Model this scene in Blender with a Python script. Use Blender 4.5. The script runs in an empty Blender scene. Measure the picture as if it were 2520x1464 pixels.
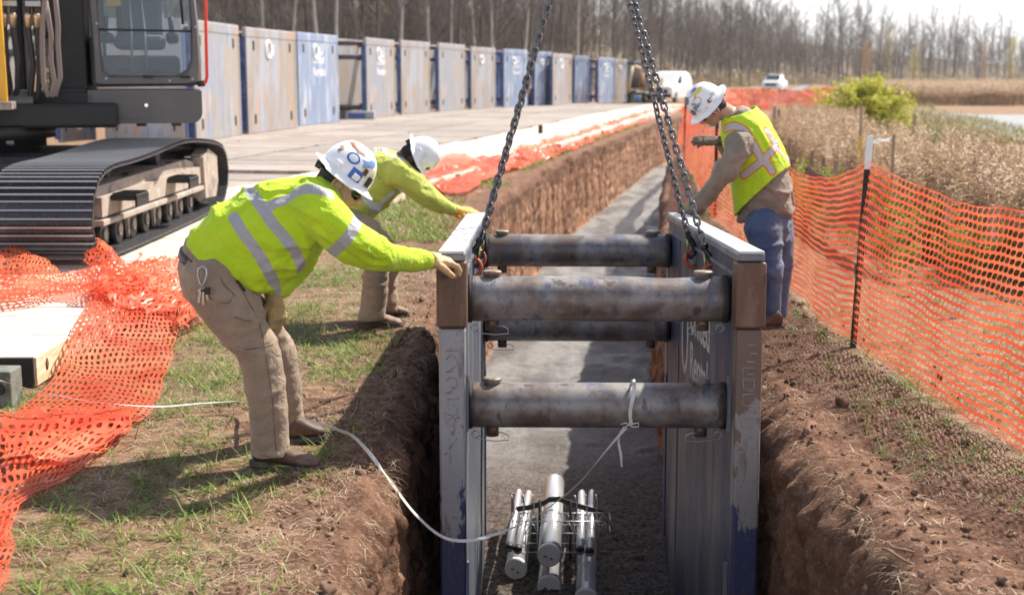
import bpy, bmesh, math, random
import numpy as np
from mathutils import Vector, Matrix, Quaternion
from mathutils import noise as mnoise
R = math.radians
random.seed(7)
rng = np.random.default_rng(11)
scene = bpy.context.scene
# ---------------------------------------------------------------- camera / light
F = 3200.0                     # focal length in units of a 2520-px wide frame
CAMZ = 1.65
PITCH = math.atan(543.0 / F)
cam_d = bpy.data.cameras.new("camera")
cam = bpy.data.objects.new("camera", cam_d)
scene.collection.objects.link(cam)
scene.camera = cam
cam_d.sensor_width = 36.0
cam_d.lens = 36.0 * F / 2520.0
cam_d.clip_start = 0.1
cam_d.clip_end = 3000
cam.location = (0, 0, CAMZ)
cam.rotation_euler = (math.pi / 2 - PITCH, 0, 0)
cam_d.dof.use_dof = True
cam_d.dof.focus_distance = 6.2
cam_d.dof.aperture_fstop = 2.8
SUN_EL = R(51.0)
SUN_AZ = R(40.0)               # swing of the sun from +X towards +Y
sd = Vector((math.cos(SUN_EL) * math.cos(SUN_AZ), math.cos(SUN_EL) * math.sin(SUN_AZ), math.sin(SUN_EL)))
sun_d = bpy.data.lights.new("sun", 'SUN')
sun_d.energy = 5.0
sun_d.angle = R(0.9)
sun_d.color = (1.0, 0.93, 0.82)
sun = bpy.data.objects.new("sun", sun_d)
scene.collection.objects.link(sun)
sun.rotation_euler = sd.to_track_quat('Z', 'Y').to_euler()
sun.location = sd * 50
W = bpy.data.worlds.new("World")
scene.world = W
W.use_nodes = True
wn = W.node_tree
bgn = wn.nodes['Background']
sky = wn.nodes.new('ShaderNodeTexSky')
sky.sky_type = 'NISHITA'
sky.sun_disc = False
sky.sun_elevation = SUN_EL
sky.sun_rotation = math.pi / 2 - SUN_AZ
sky.air_density = 1.0
sky.dust_density = 1.5
sky.ozone_density = 1.0
sky.altitude = 0
# thin bright cloud veil mixed over the clear sky
tcn = wn.nodes.new('ShaderNodeTexCoord')
cn = wn.nodes.new('ShaderNodeTexNoise')
cn.inputs['Scale'].default_value = 2.2
cn.inputs['Detail'].default_value = 5
mp = wn.nodes.new('ShaderNodeMapping')
mp.inputs['Scale'].default_value = (1, 1, 3)
wn.links.new(tcn.outputs['Generated'], mp.inputs[0])
wn.links.new(mp.outputs[0], cn.inputs['Vector'])
cr = wn.nodes.new('ShaderNodeValToRGB')
cr.color_ramp.elements[0].position = 0.25
cr.color_ramp.elements[0].color = (0.45, 0.45, 0.45, 1)
cr.color_ramp.elements[1].position = 0.6
cr.color_ramp.elements[1].color = (0.9, 0.9, 0.9, 1)
wn.links.new(cn.outputs[0], cr.inputs[0])
mx = wn.nodes.new('ShaderNodeMix')
mx.data_type = 'RGBA'
sxy = wn.nodes.new('ShaderNodeSeparateXYZ')
wn.links.new(tcn.outputs['Generated'], sxy.inputs[0])
mr = wn.nodes.new('ShaderNodeMapRange')      # the milky haze belongs to the low sky
mr.interpolation_type = 'SMOOTHSTEP'
mr.inputs['From Min'].default_value = 0.14
mr.inputs['From Max'].default_value = 0.50
mr.inputs['To Min'].default_value = 1.0
mr.inputs['To Max'].default_value = 0.10
wn.links.new(sxy.outputs[2], mr.inputs[0])
mm = wn.nodes.new('ShaderNodeMath'); mm.operation = 'MULTIPLY'
wn.links.new(cr.outputs[0], mm.inputs[0]); wn.links.new(mr.outputs[0], mm.inputs[1])
wn.links.new(mm.outputs[0], mx.inputs[0])
wn.links.new(sky.outputs[0], mx.inputs[6])
mx.inputs[7].default_value = (10.5, 10.5, 10.7, 1)
wn.links.new(mx.outputs[2], bgn.inputs['Color'])
bgn.inputs['Strength'].default_value = 0.088
scene.view_settings.view_transform = 'Standard'
scene.view_settings.look = 'None'
scene.view_settings.exposure = 0.88
scene.view_settings.gamma = 1.0
scene.cycles.max_bounces = 8
scene.cycles.transparent_max_bounces = 12

# ---------------------------------------------------------------- picture geometry
_fw = Vector((0, math.cos(PITCH), -math.sin(PITCH)))
_up = Vector((0, math.sin(PITCH), math.cos(PITCH)))
_rt = Vector((1, 0, 0))
CAM = Vector((0, 0, CAMZ))
def ray(px, py):
    return _fw + _rt * ((px - 1260.0) / F) + _up * ((732.0 - py) / F)
def P(px, py, Y):
    r = ray(px, py)
    return CAM + r * (Y / r.y)
def G(px, py, z=0.0):
    r = ray(px, py)
    return CAM + r * ((z - CAMZ) / r.z)

# ---------------------------------------------------------------- noise (vectorised)
def _hash(ix, iy, iz, s=0):
    h = (ix.astype(np.int64) * 374761393 + iy.astype(np.int64) * 668265263 + iz.astype(np.int64) * 2147483647 + s * 1274126177) & 0xffffffff
    h = ((h ^ (h >> 13)) * 1274126177) & 0xffffffff
    h = (h ^ (h >> 16)) & 0xffffffff
    return h.astype(np.float64) / 4294967295.0
def vnoise(p, s=0):
    p = np.asarray(p, float)
    i = np.floor(p).astype(np.int64)
    f = p - i
    f = f * f * (3 - 2 * f)
    r = 0
    for dx in (0, 1):
        wx = f[:, 0] if dx else 1 - f[:, 0]
        for dy in (0, 1):
            wy = f[:, 1] if dy else 1 - f[:, 1]
            for dz in (0, 1):
                wz = f[:, 2] if dz else 1 - f[:, 2]
                r = r + wx * wy * wz * _hash(i[:, 0] + dx, i[:, 1] + dy, i[:, 2] + dz, s)
    return r * 2 - 1
def fbm(p, oct=4, s=0, gain=.5):
    p = np.asarray(p, float)
    a, r, t = 1.0, 0, 0
    for k in range(oct):
        r = r + a * vnoise(p * (2.03 ** k) + 17.3 * k, s + k)
        t += a
        a *= gain
    return r / t
def ridge(p, oct=3, s=0):
    p = np.asarray(p, float)
    a, r, t = 1.0, 0, 0
    for k in range(oct):
        r = r + a * (1 - 2 * np.abs(vnoise(p * (2.1 ** k) + 9.1 * k, s + k)))
        t += a
        a *= .5
    return r / t

# ---------------------------------------------------------------- object helpers
COL = scene.collection
def tag(o, label=None, cat=None, group=None, kind=None):
    if label: o['label'] = label
    if cat: o['category'] = cat
    if group: o['group'] = group
    if kind: o['kind'] = kind
    return o
def empty(name, loc=(0, 0, 0), rz=0.0):
    o = bpy.data.objects.new(name, None)
    COL.objects.link(o)
    o.location = loc
    o.rotation_euler = (0, 0, rz)
    o.empty_display_size = .2
    return o
def mkmesh(name, V, Fc, mats=None, mi=None, smooth=False, attrs=None):
    me = bpy.data.meshes.new(name)
    V = np.asarray(V, dtype=np.float32).reshape(-1, 3)
    if isinstance(Fc, np.ndarray):
        n, k = Fc.shape
        me.vertices.add(len(V)); me.vertices.foreach_set('co', V.ravel())
        me.loops.add(n * k); me.loops.foreach_set('vertex_index', Fc.astype(np.int32).ravel())
        me.polygons.add(n)
        me.polygons.foreach_set('loop_start', np.arange(0, n * k, k, dtype=np.int32))
        me.update(calc_edges=True)
    else:
        me.from_pydata([tuple(map(float, v)) for v in V], [], [tuple(f) for f in Fc])
        me.update()
    if mats:
        for m in (mats if isinstance(mats, (list, tuple)) else [mats]):
            me.materials.append(m)
    if mi is not None:
        me.polygons.foreach_set('material_index', np.asarray(mi, dtype=np.int32))
    if smooth:
        me.polygons.foreach_set('use_smooth', np.ones(len(me.polygons), dtype=bool))
    if attrs:
        for k, a in attrs.items():
            at = me.attributes.new(k, 'FLOAT', 'POINT')
            at.data.foreach_set('value', np.asarray(a, dtype=np.float32))
    return me
def obj(name, me, parent=None):
    o = bpy.data.objects.new(name, me)
    COL.objects.link(o)
    if parent: o.parent = parent
    return o
def copy_tree(o, parent=None):
    c = o.copy()
    COL.objects.link(c)
    if parent: c.parent = parent
    for ch in list(o.children):
        copy_tree(ch, c)
    return c

def basis(d, hint=(0, 0, 1)):
    d = Vector(d).normalized()
    h = Vector(hint)
    if abs(d.dot(h.normalized())) > .98: h = Vector((0, 1, 0)) if abs(d.y) < .9 else Vector((1, 0, 0))
    a = h.cross(d).normalized()
    b = d.cross(a).normalized()
    return a, b, d

class MB:
    """collects shapes into one mesh"""
    def __init__(s):
        s.v = []; s.f = []; s.m = []; s.sm = []; s.M = Matrix.Identity(4); s.cur = 0
    def _add(s, vs, fs, smooth=False):
        b = len(s.v)
        s.v += [tuple(s.M @ Vector(v)) for v in vs]
        s.f += [tuple(b + i for i in f) for f in fs]
        s.m += [s.cur] * len(fs)
        s.sm += [smooth] * len(fs)
        return s
    def box(s, c, d, rot=None, bev=0.0):
        x, y, z = d[0] / 2, d[1] / 2, d[2] / 2
        c = Vector(c)
        if bev <= 0:
            vs = [(-x, -y, -z), (x, -y, -z), (x, y, -z), (-x, y, -z), (-x, -y, z), (x, -y, z), (x, y, z), (-x, y, z)]
            fs = [(0, 3, 2, 1), (4, 5, 6, 7), (0, 1, 5, 4), (1, 2, 6, 5), (2, 3, 7, 6), (3, 0, 4, 7)]
        else:
            e = min(bev, x * .9, y * .9, z * .9)
            bm = bmesh.new()
            bmesh.ops.create_cube(bm, size=1)
            for v in bm.verts: v.co = Vector((v.co.x * d[0], v.co.y * d[1], v.co.z * d[2]))
            bmesh.ops.bevel(bm, geom=bm.edges[:] , offset=e, segments=2, affect='EDGES', profile=.5)
            bm.verts.index_update()
            vs = [tuple(v.co) for v in bm.verts]
            fs = [tuple(v.index for v in f.verts) for f in bm.faces]
            bm.free()
        if rot is not None: vs = [rot @ Vector(v) for v in vs]
        vs = [Vector(v) + c for v in vs]
        return s._add(vs, fs, False)
    def cyl(s, a, b, r, r2=None, n=16, caps=True, smooth=True):
        return s.tube([a, b], [r, r if r2 is None else r2], n, caps, smooth)
    def tube(s, pts, rad, n=8, caps=True, smooth=True, closed=False, flat=None, hint=(0, 0, 1)):
        pts = [Vector(p) for p in pts]
        if not hasattr(rad, '__len__'): rad = [rad] * len(pts)
        L = len(pts)
        vs = []
        prev = None
        for i, p in enumerate(pts):
            if closed: d = pts[(i + 1) % L] - pts[i - 1]
            else: d = pts[min(i + 1, L - 1)] - pts[max(i - 1, 0)]
            if d.length < 1e-9: d = Vector((0, 0, 1))
            d.normalize()
            if prev is None:
                a, b, _ = basis(d, hint)
            else:
                a = prev - d * prev.dot(d)
                if a.length < 1e-6: a, b, _ = basis(d, hint)
                else:
                    a.normalize(); b = d.cross(a)
            prev = a
            ra = rad[i]; rb = ra * (flat if flat else 1)
            for k in range(n):
                t = 2 * math.pi * k / n
                vs.append(p + a * (ra * math.cos(t)) + b * (rb * math.sin(t)))
        fs = []
        for i in range(L if closed else L - 1):
            j = (i + 1) % L
            for k in range(n):
                k2 = (k + 1) % n
                fs.append((i * n + k, i * n + k2, j * n + k2, j * n + k))
        s._add(vs, fs, smooth)
        if caps and not closed:
            b0 = len(s.v) - len(vs)
            s.f.append(tuple(b0 + k for k in range(n))[::-1]); s.m.append(s.cur); s.sm.append(False)
            s.f.append(tuple(b0 + (L - 1) * n + k for k in range(n))); s.m.append(s.cur); s.sm.append(False)
        return s
    def ball(s, c, r, n=12, m=8, rot=None, smooth=True):
        if not hasattr(r, '__len__'): r = (r, r, r)
        vs = []; fs = []
        for i in range(m + 1):
            th = math.pi * i / m
            for k in range(n):
                ph = 2 * math.pi * k / n
                v = Vector((r[0] * math.sin(th) * math.cos(ph), r[1] * math.sin(th) * math.sin(ph), r[2] * math.cos(th)))
                if rot is not None: v = rot @ v
                vs.append(v + Vector(c))
        for i in range(m):
            for k in range(n):
                k2 = (k + 1) % n
                fs.append((i * n + k, (i + 1) * n + k, (i + 1) * n + k2, i * n + k2))
        return s._add(vs, fs, smooth)
    def prism(s, poly, axis, lo, hi):
        """poly: 2D points in the plane normal to axis ('x': (y,z), 'y': (x,z), 'z': (x,y))"""
        def p3(q, t):
            return {'x': (t, q[0], q[1]), 'y': (q[0], t, q[1]), 'z': (q[0], q[1], t)}[axis]
        n = len(poly)
        vs = [p3(q, lo) for q in poly] + [p3(q, hi) for q in poly]
        fs = [tuple(range(n))[::-1], tuple(range(n, 2 * n))]
        for i in range(n):
            j = (i + 1) % n
            fs.append((i, j, n + j, n + i))
        return s._add(vs, fs)
    def ring(s, c, R0, r, axis=(0, 0, 1), n=24, m=8, a0=0, a1=2 * math.pi):
        a, b, d = basis(axis)
        full = abs(a1 - a0 - 2 * math.pi) < 1e-6
        k = n if full else n + 1
        pts = [Vector(c) + a * (R0 * math.cos(a0 + (a1 - a0) * i / n)) + b * (R0 * math.sin(a0 + (a1 - a0) * i / n)) for i in range(k)]
        return s.tube(pts, r, m, closed=full)
    def build(s, name, mats, parent=None, fixn=True):
        me = bpy.data.meshes.new(name)
        me.from_pydata(s.v, [], s.f)
        for m in (mats if isinstance(mats, (list, tuple)) else [mats]): me.materials.append(m)
        me.polygons.foreach_set('material_index', s.m)
        me.polygons.foreach_set('use_smooth', s.sm)
        me.update()
        if fixn:
            bm = bmesh.new(); bm.from_mesh(me)
            bmesh.ops.recalc_face_normals(bm, faces=bm.faces)
            bm.to_mesh(me); bm.free()
        return obj(name, me, parent)

def pieces(s, name, mats, parent=None):
    """like build, but every loose piece becomes an object of its own"""
    par = list(range(len(s.v)))
    def find(a):
        while par[a] != a:
            par[a] = par[par[a]]; a = par[a]
        return a
    for f in s.f:
        for i in f[1:]:
            ra, rb = find(f[0]), find(i)
            if ra != rb: par[rb] = ra
    groups = {}
    for k, f in enumerate(s.f): groups.setdefault(find(f[0]), []).append(k)
    out = []
    for root, fl in groups.items():
        used = sorted({i for k in fl for i in s.f[k]}); mp = {i: j for j, i in enumerate(used)}
        m = MB(); m.v = [s.v[i] for i in used]; m.f = [tuple(mp[i] for i in s.f[k]) for k in fl]
        m.m = [s.m[k] for k in fl]; m.sm = [s.sm[k] for k in fl]
        out.append(m.build(name, mats, parent))
    return out

# ---------------------------------------------------------------- materials
class NT:
    def __init__(s, name):
        s.mat = bpy.data.materials.new(name)
        s.mat.use_nodes = True
        s.t = s.mat.node_tree
        s.n = s.t.nodes
        s.bsdf = s.n['Principled BSDF']
        s.out = s.n['Material Output']
    def new(s, t, **kw):
        x = s.n.new(t)
        for k, v in kw.items(): setattr(x, k, v)
        return x
    def link(s, a, b): s.t.links.new(a, b)
    def coords(s, kind='Object', scale=(1, 1, 1)):
        tc = s.new('ShaderNodeTexCoord')
        if kind == 'World':
            g = s.new('ShaderNodeNewGeometry'); src = g.outputs['Position']
        else: src = tc.outputs[kind]
        m = s.new('ShaderNodeMapping')
        m.inputs['Scale'].default_value = scale
        s.link(src, m.inputs[0])
        return m.outputs[0]
    def noise(s, vec, scale=5, detail=4, rough=.55, dist=0):
        x = s.new('ShaderNodeTexNoise')
        x.inputs['Scale'].default_value = scale
        x.inputs['Detail'].default_value = detail
        x.inputs['Roughness'].default_value = rough
        x.inputs['Distortion'].default_value = dist
        s.link(vec, x.inputs['Vector'])
        return x.outputs[0]
    def ramp(s, fac, lo, hi):
        x = s.new('ShaderNodeMapRange')
        x.inputs['From Min'].default_value = lo
        x.inputs['From Max'].default_value = hi
        x.interpolation_type = 'SMOOTHSTEP'
        s.link(fac, x.inputs[0])
        return x.outputs[0]
    def math(s, op, a, b=None, clamp=False):
        x = s.new('ShaderNodeMath', operation=op); x.use_clamp = clamp
        for i, v in enumerate((a, b)):
            if v is None: continue
            if isinstance(v, (int, float)): x.inputs[i].default_value = v
            else: s.link(v, x.inputs[i])
        return x.outputs[0]
    def mix(s, fac, a, b, blend='MIX'):
        x = s.new('ShaderNodeMix', data_type='RGBA', blend_type=blend)
        for i, v in ((0, fac), (6, a), (7, b)):
            if isinstance(v, (int, float)): x.inputs[i].default_value = v
            elif isinstance(v, (tuple, list)): x.inputs[i].default_value = (*v[:3], 1)
            else: s.link(v, x.inputs[i])
        return x.outputs[2]
    def attr(s, name):
        x = s.new('ShaderNodeAttribute', attribute_name=name)
        return x.outputs['Fac']
    def bump(s, h, strength=.3, dist=.01, normal=None):
        x = s.new('ShaderNodeBump')
        x.inputs['Strength'].default_value = strength
        x.inputs['Distance'].default_value = dist
        s.link(h, x.inputs['Height'])
        if normal is not None: s.link(normal, x.inputs['Normal'])
        return x.outputs[0]
    def set(s, **kw):
        for k, v in kw.items():
            i = s.bsdf.inputs[k.replace('_', ' ')]
            if isinstance(v, (int, float)): i.default_value = v
            elif isinstance(v, (tuple, list)): i.default_value = (*v[:3], 1)
            else: s.link(v, i)
        return s
def mat(name, base, layers=(), rough=.6, metal=0.0, bump=0.0, bscale=60, bdist=.004, bstretch=(1, 1, 1), kind='Object', spec=None, rvar=0.0, trans=0.0, coat=0.0, objvar=0.0):
    """layers: (colour, scale, lo, hi, stretch, strength)"""
    t = NT(name)
    col = base
    for L in layers:
        c, sc, lo, hi = L[:4]
        st = L[4] if len(L) > 4 else (1, 1, 1)
        k = L[5] if len(L) > 5 else 1.0
        v = t.coords(kind, st)
        f = t.ramp(t.noise(v, sc, 6, .62), lo, hi)
        if k < 1: f = t.math('MULTIPLY', f, k)
        col = t.mix(f, col, c)
    if objvar:
        oi = t.new('ShaderNodeObjectInfo')
        f = t.math('MULTIPLY_ADD', oi.outputs['Random'], objvar)
        f.node.inputs[2].default_value = 1 - objvar / 2
        hs = t.new('ShaderNodeHueSaturation')
        t.link(f, hs.inputs['Value'])
        if isinstance(col, tuple): hs.inputs['Color'].default_value = (*col, 1)
        else: t.link(col, hs.inputs['Color'])
        col = hs.outputs[0]
    t.set(Base_Color=col, Roughness=rough, Metallic=metal)
    if rvar:
        v = t.coords(kind)
        n = t.noise(v, 9, 5)
        x = t.new('ShaderNodeMapRange')
        x.inputs['To Min'].default_value = max(0, rough - rvar)
        x.inputs['To Max'].default_value = min(1, rough + rvar)
        t.link(n, x.inputs[0]); t.link(x.outputs[0], t.bsdf.inputs['Roughness'])
    if spec is not None: t.bsdf.inputs['Specular IOR Level'].default_value = spec
    if coat: t.bsdf.inputs['Coat Weight'].default_value = coat
    if bump:
        v = t.coords(kind, bstretch)
        t.link(t.bump(t.noise(v, bscale, 6, .65), bump, bdist), t.bsdf.inputs['Normal'])
    if trans:
        tr = t.new('ShaderNodeBsdfTranslucent')
        if isinstance(col, tuple): tr.inputs[0].default_value = (*col, 1)
        else: t.link(col, tr.inputs[0])
        ms = t.new('ShaderNodeMixShader'); ms.inputs[0].default_value = trans
        t.link(t.bsdf.outputs[0], ms.inputs[1]); t.link(tr.outputs[0], ms.inputs[2])
        t.link(ms.outputs[0], t.out.inputs['Surface'])
    return t.mat
# ================================================================ GROUND AND TRENCH
_ey = [-20, 4, 9, 14, 18, 25.8, 36.7, 47, 56, 70, 95, 400]
_ex = [-.55, -.57, -.56, -.48, -.17, .85, 2.95, 5.0, 7.2, 10.8, 18, 90]
def cx(y):
    return np.interp(y, _ey, _ex) + .95
TZ = -1.65
def ground_h(x, y):
    x = np.asarray(x, float); y = np.asarray(y, float)
    z0 = np.zeros_like(x)
    u = x - cx(y)
    p = np.stack([x, y, z0], 1)
    near = np.clip(1 - (np.abs(u) - .95) / 1.3, 0, 1) * np.clip((60 - y) / 40, 0, 1)
    right = (u > 0)
    amp = .008 + .018 * near + .010 * near * right
    h = amp * (fbm(p * np.array([3.5, 7, 1]), 5, 3, .55)) * 1.6
    h += .012 * near * ridge(p * np.array([2.2, 9, 1]), 3, 8) * np.where(right, 1.4, .5)
    h += .030 * near * right * np.clip((9.5 - y) / 3, 0, 1) * fbm(p * np.array([4.5, 6.5, 1]), 4, 9, .6)
    h += .05 * fbm(p * .22, 2, 5) * np.clip((np.abs(u) - 3) / 6, 0, 1)
    # weeds side falls a little away to the drainage swale
    h -= .35 * np.clip((u - 2.4) / 4.0, 0, 1) * np.clip((y - 2) / 5, 0, 1)
    return h
ys = np.concatenate([np.arange(-4, 3.2, .4), np.arange(3.2, 9.2, .022), np.arange(9.2, 16, .05), np.arange(16, 34, .12), np.arange(34, 80, .5),
                     80 * 1.09 ** np.arange(0, 34)])
outer = np.concatenate([np.arange(0, .9, .028), np.arange(.9, 2.6, .05), np.arange(2.6, 6, .25), 6 * 1.28 ** np.arange(0, 22)])[1:]
NW, NF = 54, 26
rows = []
wallA = []
ne = len(outer)
for y in ys:
    c = float(cx(y))
    tf = float(np.clip((88 - y) / 6, 0, 1))
    el = -.97
    er = 1.03 + .33 * float(np.interp(y, [11, 17, 45, 60], [0, 1, 1, 0]))
    s = np.linspace(0, 1, NW)
    rl, rr = .035, .06
    if y < 8.5: rr = .06 + .07 * min(1, (8.5 - y) / 3.0)
    zl = TZ * s
    # profile: lip rolls off, then nearly vertical with slight batter
    def prof(r, bat):
        z = -s * (-TZ)
        inn = r * (1 - np.exp(-np.maximum(-z, 0) / max(r, .02) * 1.6)) + bat * (-z / 1.78)
        return inn, z
    il, zl = prof(rl, .06)
    ir, zr = prof(rr, .05)
    U = np.concatenate([el - outer[::-1], el + il, np.linspace(el + .06 + rl, er - .05 - rr, NF + 2)[1:-1], (er - ir)[::-1], er + outer])
    Z = np.concatenate([np.zeros(ne), zl * tf, np.full(NF, TZ * tf), (zr * tf)[::-1], np.zeros(ne)])
    rows.append(np.stack([c + U, np.full(len(U), y), Z], 1))
ncol = len(rows[0])
V = np.concatenate(rows).astype(float)
nrow = len(ys)
colid = np.tile(np.arange(ncol), nrow)
isL = (colid >= ne) & (colid < ne + NW)
isF = (colid >= ne + NW) & (colid < ne + NW + NF)
isR = (colid >= ne + NW + NF) & (colid < ne + NW + NF + NW)
depth = np.clip(-V[:, 2], 0, 2)
top = ~(isL | isF | isR)
h = ground_h(V[:, 0], V[:, 1])
pw = V.copy()
q = np.stack([V[:, 1] * 3.2, V[:, 2] * .9, V[:, 2] * 0 + 1], 1)
g1 = ridge(q, 3, 21)
g2 = fbm(np.stack([V[:, 1] * 11, V[:, 2] * 9, V[:, 0] * 0], 1), 4, 31)
g3 = fbm(np.stack([V[:, 1] * 1.1, V[:, 2] * 1.6, V[:, 0] * 0 + 4], 1), 3, 37)
lip = np.clip(depth / .12, 0, 1)
edge = fbm(np.stack([V[:, 1] * 2.4, V[:, 1] * 0, V[:, 1] * 0 + 2], 1), 6, 41, .62) * .11
near_edge = np.clip(1 - np.abs(np.abs(V[:, 0] - cx(V[:, 1])) - .95) / .5, 0, 1)
sidef = np.sign(V[:, 0] - cx(V[:, 1]))
g4 = ridge(np.stack([V[:, 1] * 7 + 3, V[:, 2] * 5, V[:, 0] * 0 + 8], 1), 3, 43)
clodn = 1 - np.abs(vnoise(np.stack([V[:, 1] * 9, V[:, 2] * 8, V[:, 0] * 0 + 5], 1), 71)) * 2
clod2 = np.abs(vnoise(np.stack([V[:, 1] * 21, V[:, 2] * 19, V[:, 0] * 0 + 5], 1), 72))
nearw = np.clip((10 - V[:, 1]) / 2, 0, 1)
disp = (nearw * (.035 * np.abs(clodn) + .03 * clod2) + .03 * g1 + .05 * g2 + .055 * g3 + .022 * g4) * lip
V[:, 0] += np.where(isL, disp, 0) - np.where(isR, disp * .9, 0)
V[:, 0] += edge * near_edge * np.where(isF, .2, 1) * (1 - .4 * lip)
V[:, 2] += np.where(top, h, 0)
V[:, 2] += np.where(isL | isR, h * (1 - np.clip(depth / .5, 0, 1)), 0)
V[:, 2] += np.where(isF, .05 * fbm(pw * np.array([4, 4, 1]), 4, 51) + .03 * fbm(pw * 18, 3, 52) * np.clip((11 - V[:, 1]) / 2, .3, 1), 0)
V[:, 2] += np.where(isR | isL, .03 * g2 * lip * np.clip((1.78 - depth) / .2, 0, 1), 0)
ii = np.arange(nrow - 1)[:, None] * ncol + np.arange(ncol - 1)[None, :]
ii = ii.ravel()
Fq = np.stack([ii, ii + 1, ii + 1 + ncol, ii + ncol], 1)
u_abs = np.abs(pw[:, 0] - cx(pw[:, 1]))
usg = pw[:, 0] - cx(pw[:, 1])
dirtm = np.where(usg < 0, np.clip(1 - (u_abs - .95) / .75, 0, 1), np.clip(1.25 - (u_abs - .95) / .95, 0, 1))
dirtm = np.where(top, dirtm, 1)

t = NT('ground_soil_and_turf')
wv = t.coords('World')
wl = t.attr('wall'); fl = t.attr('floor'); dm = t.attr('dirt')
n1 = t.noise(wv, 1.6, 6, .6)
n2 = t.noise(wv, 9, 6, .65)
n3 = t.noise(wv, 45, 5, .7)
dirt = t.mix(t.ramp(n2, .35, .68), (.125, .058, .034), (.25, .135, .085))
dirt = t.mix(t.math('MULTIPLY', t.ramp(n3, .52, .72), .75), dirt, (.40, .29, .205))
dirt = t.mix(t.math('MULTIPLY', t.ramp(n3, .46, .30), .55), dirt, (.06, .03, .02))
turf = t.mix(t.ramp(n2, .40, .60), (.165, .088, .052), (.33, .20, .125))
turf = t.mix(t.math('MULTIPLY', t.ramp(n1, .52, .64), .5), turf, (.15, .16, .05))
turf = t.mix(t.math('MULTIPLY', t.ramp(n3, .52, .70), .5), turf, (.46, .36, .25))
turf = t.mix(t.math('MULTIPLY', t.ramp(n3, .46, .36), .5), turf, (.09, .06, .035))
vl = t.coords('World', (1, 2.6, .38))
nw = t.noise(vl, 2.1, 8, .68, .6)
clay = t.mix(t.ramp(nw, .41, .60), (.105, .048, .030), (.45, .25, .145))
nw2 = t.noise(t.coords('World', (1, 1.5, 6)), 1.2, 4, .6)
clay = t.mix(t.math('MULTIPLY', t.ramp(n3, .46, .34), .5), clay, (.10, .045, .026))
sz = t.new('ShaderNodeSeparateXYZ'); t.link(t.new('ShaderNodeNewGeometry').outputs['Position'], sz.inputs[0])
clay = t.mix(t.math('MULTIPLY', t.ramp(t.math('ADD', sz.outputs['Z'], t.math('MULTIPLY', t.math('SUBTRACT', n1, .5), .5)), -.42, -.18), .8), clay, (.12, .065, .042))
clay = t.mix(t.math('MULTIPLY', t.ramp(nw2, .55, .68), .6), clay, (.46, .33, .23))
nf = t.noise(t.coords('World', (1, .45, 1)), 1.6, 5, .6)
nf2 = t.noise(wv, 30, 6, .75)
flo = t.mix(t.ramp(nf2, .38, .66), (.040, .030, .025), (.20, .16, .135))
geo = t.new('ShaderNodeNewGeometry')
sx = t.new('ShaderNodeSeparateXYZ'); t.link(geo.outputs['Position'], sx.inputs[0])
farf = t.ramp(sx.outputs['Y'], 9.2, 12.5)
flo2 = t.mix(t.ramp(nf2, .44, .60), (.10, .09, .082), (.30, .29, .285))
conc = t.mix(t.ramp(nf, .42, .58), (.12, .11, .10), (.27, .262, .258))
conc = t.mix(t.math('MULTIPLY', t.ramp(n2, .42, .60), .6), conc, flo2)
flo = t.mix(farf, flo, conc)
base = t.mix(t.ramp(t.math('ADD', dm, t.math('MULTIPLY', t.math('SUBTRACT', n1, .5), 1.6)), .30, .62), turf, dirt)
base = t.mix(wl, base, clay)
base = t.mix(fl, base, flo)
rg = t.math('SUBTRACT', .92, t.math('MULTIPLY', t.math('MULTIPLY', fl, farf), t.math('MULTIPLY', t.ramp(nf, .62, .42), .62)))
b1 = t.bump(n3, 1.0, .022)
b2 = t.bump(t.noise(wv, 130, 4, .7), .8, .006, b1)
t.set(Base_Color=base, Roughness=rg, Normal=b2)
t.bsdf.inputs['Specular IOR Level'].default_value = .25
wall_a = (isL | isR) * np.where(isR, np.clip((pw[:, 1] - 5.5) / 5, .12, 1), np.clip((pw[:, 1] - 2.5) / 4, .5, 1)) * np.clip((depth - .10 + .10 * fbm(pw * 4, 3, 61)) / .12, 0, 1)
me = mkmesh('ground', V, Fq, t.mat, smooth=True, attrs={'wall': wall_a, 'floor': isF.astype(float), 'dirt': dirtm})
g = obj('ground', me)
g['kind'] = 'structure'

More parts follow.
